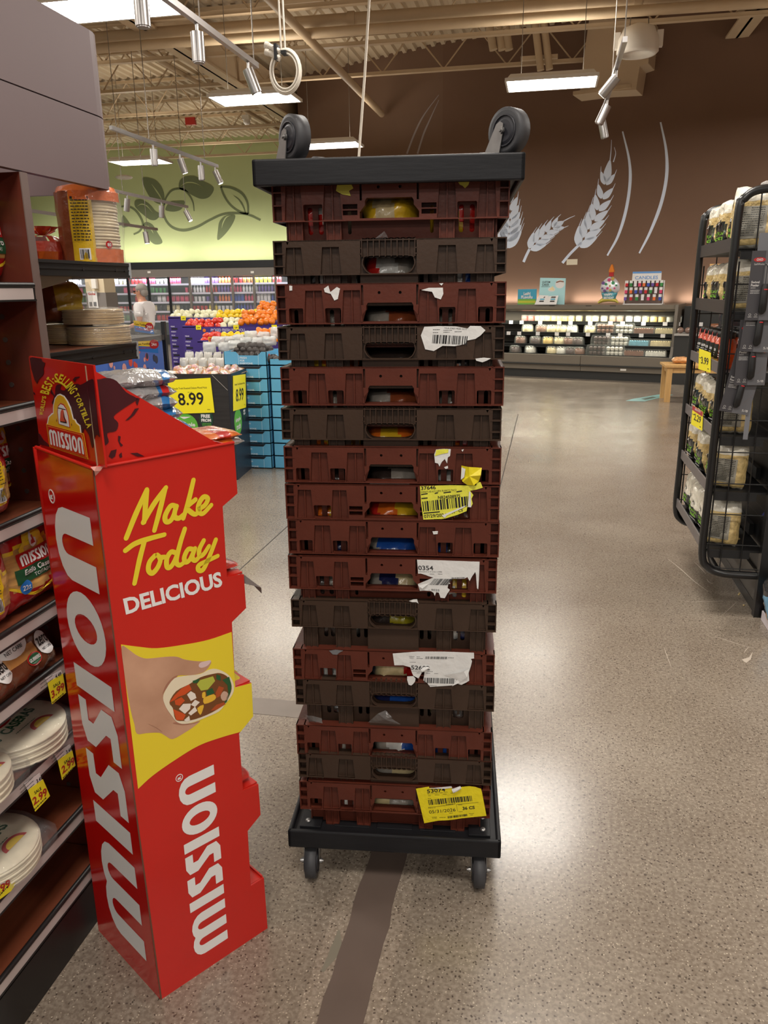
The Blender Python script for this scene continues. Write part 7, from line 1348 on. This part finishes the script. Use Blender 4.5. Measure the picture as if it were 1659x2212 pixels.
# framed teal board behind the rack
F = Fr(hz(1535, 640, 1.0)*0+np.array([1.95, 8.4, 0]), (1, 0, 0), (0, 0, 1), (0, -1, 0)); a = [F.px(*q) for q in ((1535, 570), (1640, 568), (1640, 604), (1535, 604))]; mb = MB(); mb.fbox(F, a[0][0], a[0][0]+1.2, a[3][1]-.12, a[0][1], -.03, 0); t = thing('framed_board', 'teal board in a light wood frame, glimpsed between the rack shelves', 'sign', F.w(a[0][0]+.6, 0, 0)); mb.build('frame', oak, t); mb = MB(); mb.fbox(F, a[0][0]+.04, a[0][0]+1.16, a[3][1]-.08, a[0][1]-.04, 0, .004, 0); mb.tx('BREADS', F, a[0][0]+.56, a[0][1]-.19, .08, .5, .006, 1, .02); mb.build('panel', [mat('board_teal', (140, 186, 190), .5), pbl], t)
for s in (.75, 1.10): mb = MB(); mb.fbox(F, a[0][0]+s, a[0][0]+s+.05, 0, a[3][1]-.12, -.03, 0); mb.build('post', oak, t)
# ================================================================== WIRE RACK ON THE RIGHT
rb = mat('rack_black', (24, 24, 25), .35, coat=.2); rlip = mat('rack_lip_grey', (104, 98, 98), .4, bump=.1, bs=20); rlid = mat('rack_lip_dark', (48, 42, 42), .45); rsh = mat('rack_shelf', (30, 30, 31), .45)
YN, YF, XR0, XW = 3.93, 4.785, .806, 1.09
RZ = [1.80, 1.525, 1.248, .945, .672, .375]
rk = thing('wire_rack', 'tall black tube and wire rack of pasta and sauces on the right', 'rack', (.95, 4.35, 0))
for Y, nm in ((YN, 'near'), (YF, 'far')):
    pts = smooth([(XW+.03, Y, .205), (XW-.12, Y, .205), (.90, Y, .21), (.84, Y, .235), (XR0, Y, .31), (XR0, Y, .60)], 5)+smooth([(XR0, Y, 1.2), (XR0, Y, 1.88), (.825, Y, 1.965), (.885, Y, 2.0), (1.0, Y, 2.0), (1.08, Y, 2.0)], 5)
    mb = MB(); mb.tube(pts, .019, 12); mb.build('side_tube', rb, rk)
    mb = MB(); zs_ = [.235]+[.36+.155*k for k in range(10)]
    for z in zs_: mb.cyl((XR0+(.05 if z < .3 else .01), Y, z), (XW-.01, Y, z), .0032, n=6)
    for x in (.895, .99): mb.cyl((x, Y, .21), (x, Y, 1.99), .0032, n=6)
    mb.tube(smooth([(XR0+.026, Y, 1.7), (XR0+.026, Y, .55), (XR0+.026, Y, .42), (XR0+.028, Y, .31), (.855, Y, .25), (.90, Y, .238)], 5), .004, 6); mb.build('wire_grid', rb, rk)
for x_, z_ in ((1.0, 2.0), (.90, .205)): mb = MB(); mb.cyl((x_, YN, z_), (x_, YF, z_), .014, n=10); mb.build('cross_bar', rb, rk)
for k, z in enumerate(RZ):
    mb = MB(); mb.box(XR0+.01, XW, YN+.01, YF-.01, z-.055, z-.045); mb.box(XR0+.03, XW-.06, YN+.012, YN+.02, z-.09, z-.05); sh = mb.build('shelf', rsh, rk); mb = MB(); mb.box(XR0-.004, XR0+.004, YN+.012, YF-.012, z-.055, z-.004 if k > 1 else z+.006); mb.build('front_lip', rlid if k < 2 else rlip, sh)
gd = thing('gondola', 'low black gondola end that carries the wire rack, right edge', 'shelving', (1.4, 4.3, 0)); mb = MB(); mb.box(1.10, 1.12, YN, YF+.03, .0, 1.28); mb.box(1.12, 1.9, YF, YF+.03, 0, 1.28); mb.build('back_panel', rsh, gd); 
for y_ in (YN-.045, YF+.031): mb = MB(); mb.box(1.07, 1.13, y_, y_+.045, 0, 1.25); mb.build('upright', rb, gd)
mb = MB(); mb.box(1.085, 1.10, YN, YF, .055, .20); mb.build('base_panel', mat('base_grey', (92, 86, 80), .5), gd); mb = MB(); mb.box(1.083, 1.10, YN, YF, 0, .055); mb.build('kick_strip', rb, gd)
mb = MB()
for z0 in (.46, .60, .78, .92, 1.06):
    for r_ in range(2):
        for i in range(28): y = YN+.05+i*.027; mb.add([(1.0985, y, z0+r_*.05), (1.0985, y+.006, z0+r_*.05), (1.0985, y+.006, z0+r_*.05+.006), (1.0985, y, z0+r_*.05+.006)], [(0, 1, 2, 3)])
mb.build('perforations', mat('perf_grey', (120, 118, 116), .5), gd)
for k, z in enumerate((.50, .80)): mb = MB(); mb.box(1.075, 1.098, YN+.25, YN+.62, z-.16, z-.10); mb.build('bracket_bar', rb, gd)
# pasta bags
pwh = mat('pasta_bag_clear', (226, 220, 204), .18, coat=.6, bump=.5, bs=40, var=.10, vs=30); pyl2 = mat('pasta_yellow', (206, 180, 122), .3, coat=.5, bump=.7, bs=55, var=.3, vs=40); pblk = gloss('pasta_label_black', (34, 36, 34)); pgrn = mat('print_leafgreen', (126, 190, 40), .45); pgry = mat('nutrition_grey', (150, 146, 134), .5)
_pb = {}
def pasta(kind, loc, rz, label, group, sc=1.):
    if kind not in _pb:
        mb = MB(); w, h, d = .165, .225, .085
        if kind == 'front': zn = lambda u, v, f: (2 if f == 0 and v < -.02+.25*math.cos(u*1.6) and abs(u) < .82 else (0 if v > .45 else 1))
        elif kind == 'pale': zn = lambda u, v, f: (2 if f == 0 and v < -.15 and abs(u) < .9 else 0)
        else: zn = lambda u, v, f: (1 if v > -.9 and v < .55 else 0)
        yf = pillow(mb, w, h, d, zn, 18, 20, {'front': 301, 'pale': 305, 'back': 309}[kind], .09, pw=(4, 4)); o = thing('pasta_bag', label, 'pasta'); bd = mb.build('bag', [pwh, pyl2, pblk], o); e = lambda a, b: yf(a, b)+.0012; mb = MB()
        if kind == 'back':
            patch(mb, XZ, yf, -.05, .045, .035, .15, .0008, 2)
            for k in range(13): squiggle(mb, XZ, -.045, .038, .142-.008*k, .003, yf(0, .142-.008*k)+.004, 3, k)
        else:
            mb.tx('ITALIAN', XZ, 0, .078, .014, .09, 0, 0, .02, e); mb.tx('PASTA', XZ, 0, .056, .014, .075, 0, 0, .03, e); squiggle(mb, XZ, -.045, .045, .042, .005, .046, 1, 3); mb.tx('500g', XZ, .02, .018, .014, .05, 0, 1, .02, e)
            mb.shape([[(0, .150), (.020, .128), (0, .106), (-.020, .128)]], XZ, 0, None, 3, e); mb.tx('ST', XZ, 0, .122, .012, .018, 0, 1, .02, lambda a, b: yf(a, b)+.002)
        mb.build('printing', [pgrn, pw_, pgry, pblk], bd); _pb[kind] = o
    else: o = dup(_pb[kind], (0, 0, 0), 0, label)
    o.location = tuple(map(float, loc)); o.rotation_euler = (rnd.uniform(-.06, .06), rnd.uniform(-.05, .05), rz); o.scale = (sc, sc, sc); o['label'] = label; o['group'] = group; return o
RN = ['top', 'second', 'third', 'fourth', 'fifth', 'lowest']
for k in (0, 1, 3, 4, 5):
    z = RZ[k]-.044; nb = 4; Ys = np.linspace(4.66, 4.20, nb)
    for i, y in enumerate(Ys): pasta('pale' if k == 5 else 'front', (.868+.012*(i % 2), y, z), -R90+rnd.uniform(-.15, .15), 'pasta bag, %s from the far end, on the %s shelf of the wire rack' % (('first', 'second', 'third', 'fourth')[i], RN[k]), 'pasta bags on the rack', {0: 1.08, 5: 1.0}.get(k, 1.0))
    pasta('back', (.90, 4.03, z), -.35, 'nearest pasta bag on the %s rack shelf, showing its text panel' % RN[k], 'pasta bags on the rack', 1.05 if k else 1.2)
mb = MB(); mb.ell((1.01, 4.12, RZ[5]-.040), (.014, .010, .006), 10, 6); tag(mb.build('pasta_shell', pyl2), 'single loose pasta shell lying on the lowest rack shelf', 'pasta')
# sauce jars
sauce = mat('sauce_orange', (190, 70, 26), .15, coat=.8, var=.2, vs=30); lidb = mat('lid_black', (26, 26, 27), .35)
def jar(p, label):
    o = thing('sauce_jar', label, 'jar', (0, 0, 0)); mb = MB(); mb.lathe([(.034, 0), (.038, .008), (.038, .125), (.028, .142), (.028, .15)], n=20); mb.build('glass_jar', sauce, o); mb = MB(); mb.lathe([(.030, .145), (.031, .148), (.031, .172), (.029, .174)], n=20); mb.build('lid', lidb, o)
    mb = MB(); vs = []; n = 14
    for zz in (.012, .040, .040, .112):
        for j in range(n+1): a = -PI*.5-.95+1.9*j/n; vs.append((.0388*math.cos(a), .0388*math.sin(a), zz))
    for i, mi in ((0, 1), (2, 0)): mb.add(vs, [(i*(n+1)+j, i*(n+1)+j+1, (i+1)*(n+1)+j+1, (i+1)*(n+1)+j) for j in range(n)], mi, True)
    cv = lambda a, b: -(a*a)/.078; F = Fr((0, -.0392, 0), (1, 0, 0), (0, 0, 1), (0, -1, 0)); mb.tx('Sauce', F, 0, .078, .018, .042, .001, 2, .02, cv); squiggle(mb, F, -.018, .018, .066, .004, -.0005, 2); squiggle(mb, F, -.018, .018, .056, .004, -.0005, 2, 4)
    mb.add([(x, y_, z_) for x, y_, z_ in ((-.006, -.0392, .112), (.006, -.0392, .112), (.006, -.032, .165), (-.006, -.032, .165))], [(0, 1, 2, 3)], 3); mb.build('paper_label', [pblk, mat('label_gold', (176, 140, 70), .4), pw_, mat('seal_red', (196, 70, 66), .4)], o); return o
J0 = None; jz = RZ[2]-.044
for i in range(6):
    for r_ in range(3 if i else 1):
        lab = ('sauce jar, %s from the far end, %s row of the third rack shelf' % (('first', 'second', 'third', 'fourth', 'fifth', 'nearest')[5-i], ('front', 'middle', 'back')[r_])) if i else 'sauce jar closest to the near tube on the third rack shelf'
        if J0 is None: J0 = jar(None, lab); o = J0
        else: o = dup(J0, (0, 0, 0), 0, lab)
        o.location = (.862+r_*.08, 4.12+i*.115-(.1 if i == 0 else 0)*0+.0, jz); o.rotation_euler = (0, 0, -R90+rnd.uniform(-.2, .3)); o['label'] = lab; o['group'] = 'sauce jars on the rack'
o = dup(J0, (.93, 4.005, jz), -R90-.6, 'large-looking sauce jar nearest the camera, just right of the near rack tube'); o.scale = (1.25, 1.25, 1.05)
mb = MB(); yf = pillow(mb, .30, .34, .14, lambda u, v, f: 0, 16, 16, 320, .06, pw=(3, 3)); o = thing('snack_bag', 'large black rounded bag with orange streaks behind the sauce jars', 'snack bag'); bd = mb.build('bag', gloss('bag_charcoal', (38, 36, 38)), o); mb = MB(); e = lambda a, b: yf(a, b)+.001
for pts in ([(.03, .33), (.05, .28), (.045, .22)], [(.085, .33), (.10, .28), (.10, .24)]): mb.shape([stroke(smooth(pts, 5), [.004, .014, .003])], XZ, 0, None, 0, e)
for k in range(4): mb.tx('CRAZY'[k], XZ, -.095, .20-.03*k, .022, .018, 0, 1, .02, e)
mb.build('printing', [sorg, pw_], bd); o.location = (1.18, 5.25, 1.27); o.rotation_euler = (0, 0, -.35)
mb = MB(); mb.box(1.0, 1.6, 5.0, 5.5, 1.22, 1.265); mb.box(1.1, 1.13, 5.2, 5.25, 0, 1.22); mb.box(1.5, 1.53, 5.2, 5.25, 0, 1.22); tag(mb.build('display_table', rb), 'black stand behind the wire rack carrying dark snack bags', 'table')
mb = MB(); yf = pillow(mb, .19, .25, .09, lambda u, v, f: 1 if v < -.35 else 0, 12, 12, 321, .08); o = thing('snack_bag', 'smaller black cookie bag with a pink corner behind the sauce jars', 'snack bag'); bd = mb.build('bag', [gloss('bag_charcoal', (38, 36, 38)), gloss('cookie_gold', (196, 140, 70))], o); mb = MB(); e = lambda a, b: yf(a, b)+.001; mb.tx('cookie', XZ, -.02, .14, .02, .08, 0, 0, .02, e); mb.shape([ring(-.02, .11, .018, n=12)], XZ, 0, None, 1, e); mb.shape([[(.04, .2), (.085, .2), (.085, .235), (.05, .235)]], XZ, 0, None, 2, e); mb.build('printing', [pyl, mat('print_rose', (170, 130, 150)), pk['pink']], bd); o.location = (1.33, 5.08, 1.27); o.rotation_euler = (0, 0, -.2)
# price cards
FK = Fr((XR0-.007, 0, 0), (0, -1, 0), (0, 0, 1), (-1, 0, 0))
def rack_tag(pts, price, label, band=None):
    P = FK.pp(pts); tl, tr, br, bl = [np.array(p) for p in P]; mb = MB(); mb.shape([P], FK, 0, .0015, 0); e = br-bl; v = tl-bl; b = bl+v*.30+e*.22; mb.text(price, FK, tuple(b), tuple(b+e*.62), tuple(b+v*.34), .002, 1, .02); x0 = bl+v*.55+e*.05; mb.shape([[tuple(x0), tuple(x0+e*.2), tuple(x0+e*.2+v*.03), tuple(x0+v*.03)]], FK, .0016, .002, 1); x0 = bl+v*.12+e*.78; mb.shape([[tuple(x0), tuple(x0+e*.1), tuple(x0+e*.1+v*.04), tuple(x0+v*.04)]], FK, .0016, .002, 1)
    if band: mb.shape([[tuple(tl), tuple(tr), tuple(tr-v*.24), tuple(tl-v*.24)]], FK, .0016, .002, 2); b = tl-v*.18+e*.25; mb.text('REDUCED', FK, tuple(b), tuple(b+e*.5), tuple(b+v*.10), .0025, 3, .02)
    tag(mb.build('price_tag', [sgy, pbl, mat('tag_crimson', (176, 40, 58), .45), pw_]), label, 'price tag')
rack_tag(crop(1430, 380, 4.424)([(358, 1650), (468, 1690), (463, 1880), (350, 1845)]), '3.99', 'yellow price card reading 3.99 below the sauce jars')
rack_tag(crop(1430, 780, 3.454)([(232, 330), (308, 380), (300, 520), (218, 470)]), '2.29', 'yellow price card reading 2.29 with a red top band', True)
# peelers on cards, hung one over the other on a strip
cgy = mat('card_charcoal', (72, 70, 74), .45); hbl = mat('handle_black', (22, 22, 23), .5); c7 = crop(1560, 480, 5.262)
for k, (ox, oy, ang, lab) in enumerate(((345, 325, .0, 'uppermost'), (318, 700, .045, 'second'), (208, 1110, -.01, 'third'), (165, 1430, .16, 'lowest'))):
    Y = 3.70+.03*k; F0 = Fr((0, Y, 0), (1, 0, 0), (0, 0, 1), (0, -1, 0)); a, b = F0.px(*c7([(ox, oy)])[0]); ca, sa = math.cos(-ang), math.sin(-ang); F = Fr(F0.w(a, b), (ca, 0, -sa) if 0 else (ca, 0, sa), (-sa, 0, ca), (0, -1, 0))
    t = thing('vegetable_peeler', '%s of four carded black swivel peelers hanging at the right edge' % lab, 'peeler', F.w(.06, 0), 'carded peelers'); w_, h_ = .128, .285; z = lambda q: -q
    mb = MB(); mb.shape([[(0, 0), (w_, 0), (w_, -h_), (0, -h_)]], F, -.0015, 0); cd_ = mb.build('card', cgy, t); mb = MB()
    mb.shape([ring(.033, -.036, .024, .0095, 20)], F, .0003, None, 0); mb.tx('OXO', F, .033, -.041, .010, .026, .0008, 1, .04); mb.tx('SoftWorks', F, .033, -.058, .008, .040, .0006, 1, .0); mb.text('Swivel', F, (.009, -.132), (.042, -.132), (.009, -.122), .0006, 1, .02); mb.text('Peeler', F, (.009, -.145), (.042, -.145), (.009, -.135), .0006, 1, .02); squiggle(mb, F, .009, .028, -.152, .0022, .0006, 1)
    for q_ in range(3): squiggle(mb, F, .009, .046, -.162-.006*q_, .0022, .0006, 1, q_)
    for q_ in (.018, .042): mb.shape([ring(q_, -.262, .005, n=12), ring(q_, -.262, .004, n=12)], F, .0003, .0006, 1); squiggle(mb, F, q_-.008, q_+.008, -.272, .002, .0006, 1)
    mb.text('5/8', F, (.095, -.272), (.121, -.272), (.095, -.262), .0006, 1, 0); mb.shape([stroke(smooth([(.095, -.13), (.112, -.14), (.102, -.155), (.118, -.165), (.125, -.19), (.110, -.21), (.092, -.235)], 6), [.008, .009, .006, .002])], F, .0003, .0006, 2); mb.shape([rect(.055, w_, -h_, -.0)], F, .0001, .0002, 3)
    mb.build('printing', [mat('logo_oxo_red', (196, 36, 40), .45), pw_, mat('peel_orange', (214, 110, 56), .5), mat('card_slate', (104, 104, 108), .45)], cd_)
    mb = MB(); mb.tube([F.w(.064, -.135, .010), F.w(.063, -.16, .012), F.w(.063, -.21, .014), F.w(.062, -.245, .013), F.w(.062, -.257, .009)], [.010, .0145, .0155, .0155, .008], 12); hd_ = mb.build('handle', hbl, t); mb = MB(); mb.tube([F.w(.057, -.158, .0245), F.w(.071, -.158, .0245)], .0025, 6); mb.build('red_band', mat('logo_oxo_red', (196, 36, 40)), hd_); mb = MB(); mb.fbox(F, .0575, .0605, -.135, -.055, .006, .010); mb.fbox(F, .0675, .0705, -.135, -.055, .006, .010); mb.fbox(F, .0575, .0705, -.060, -.052, .006, .010); mb.build('blade', chrome, t)
mb = MB(); F = Fr((0, 3.80, 0), (1, 0, 0), (0, 0, 1), (0, -1, 0)); a0, b0 = F.px(1641, 503); mb.shape([rrect(a0, a0+.09, b0-.125, b0, .008)], F, -.004, 0); mb.shape([rect(a0+.03, a0+.05, b0-.9, b0-.12)], F, -.004, 0); tag(mb.build('clip_strip', mat('strip_grey', (128, 130, 136), .35)), 'grey plastic clip strip holding the carded peelers', 'clip strip')
mb = MB(); p = hy(1647, 392, 5.4); mb.box(p[0], p[0]+.1, 5.35, 5.45, 1.28, p[2]); tag(mb.build('display_post', mat('post_grey', (176, 172, 168), .4), bevel=.012), 'pale grey post top behind the rack at the right edge', 'post')
# near low shelf at the right edge
ls = thing('low_shelf', 'low shelf with a white price strip at the lower right edge', 'shelving', (1.35, 3.5, 0)); mb = MB(); mb.box(1.105, 1.7, 2.9, 3.87, .0, .05); mb.build('board', rb, ls); mb = MB(); mb.box(1.098, 1.104, 2.9, 3.86, -.0+.002, .05); mb.build('price_strip', mat('strip_white', (216, 206, 212), .4), ls)
mb = MB(); pillow(mb, .22, .20, .08, lambda u, v, f: (1 if abs(u) < .6 and v < .25 else 0) if v < .6 else 2, 14, 14, 330, .08); o = thing('cereal_bag', 'bag printed with orange snacks on the low shelf at the right edge', 'snack bag'); mb.build('bag', [gloss('bag_sky', (110, 170, 210)), mat('snack_print', (222, 140, 70), .4, var=.6, vs=25, coat=.5, col2=(236, 206, 160)), gloss('bag_charcoal', (38, 36, 38))], o); o.location = (1.135, 3.74, .052); o.rotation_euler = (.25, 0, -R90-.25)
mb = MB(); F = Fr((1.085, 0, 0), (0, -1, 0), (0, 0, 1), (-1, 0, 0)); P = F.pp([(1647, 1112), (1670, 1085), (1672, 1120), (1660, 1128)]); mb.shape([P], F, 0, .002, 0); mb.shape([[P[0], tuple((np.array(P[0])+np.array(P[1]))/2), tuple((np.array(P[2])+np.array(P[3]))/2), P[3]]], F, .002, .003, 1); tag(mb.build('price_tag', [pw_, mat('tag_blue', (70, 80, 170), .45)]), 'white and blue shelf tag at the right edge beside the rack', 'price tag')
for x, y in ((1597, 1283), (1607, 1309), (1596, 1286)): mb = MB(); p = hz(x, y); mb.ell((p[0], p[1], .004), (.006, .004, .004), 6, 4, jit=.3); tag(mb.build('crumb', pyl2), 'tiny pasta crumb on the floor by the gondola base', 'crumb', 'pasta crumbs')
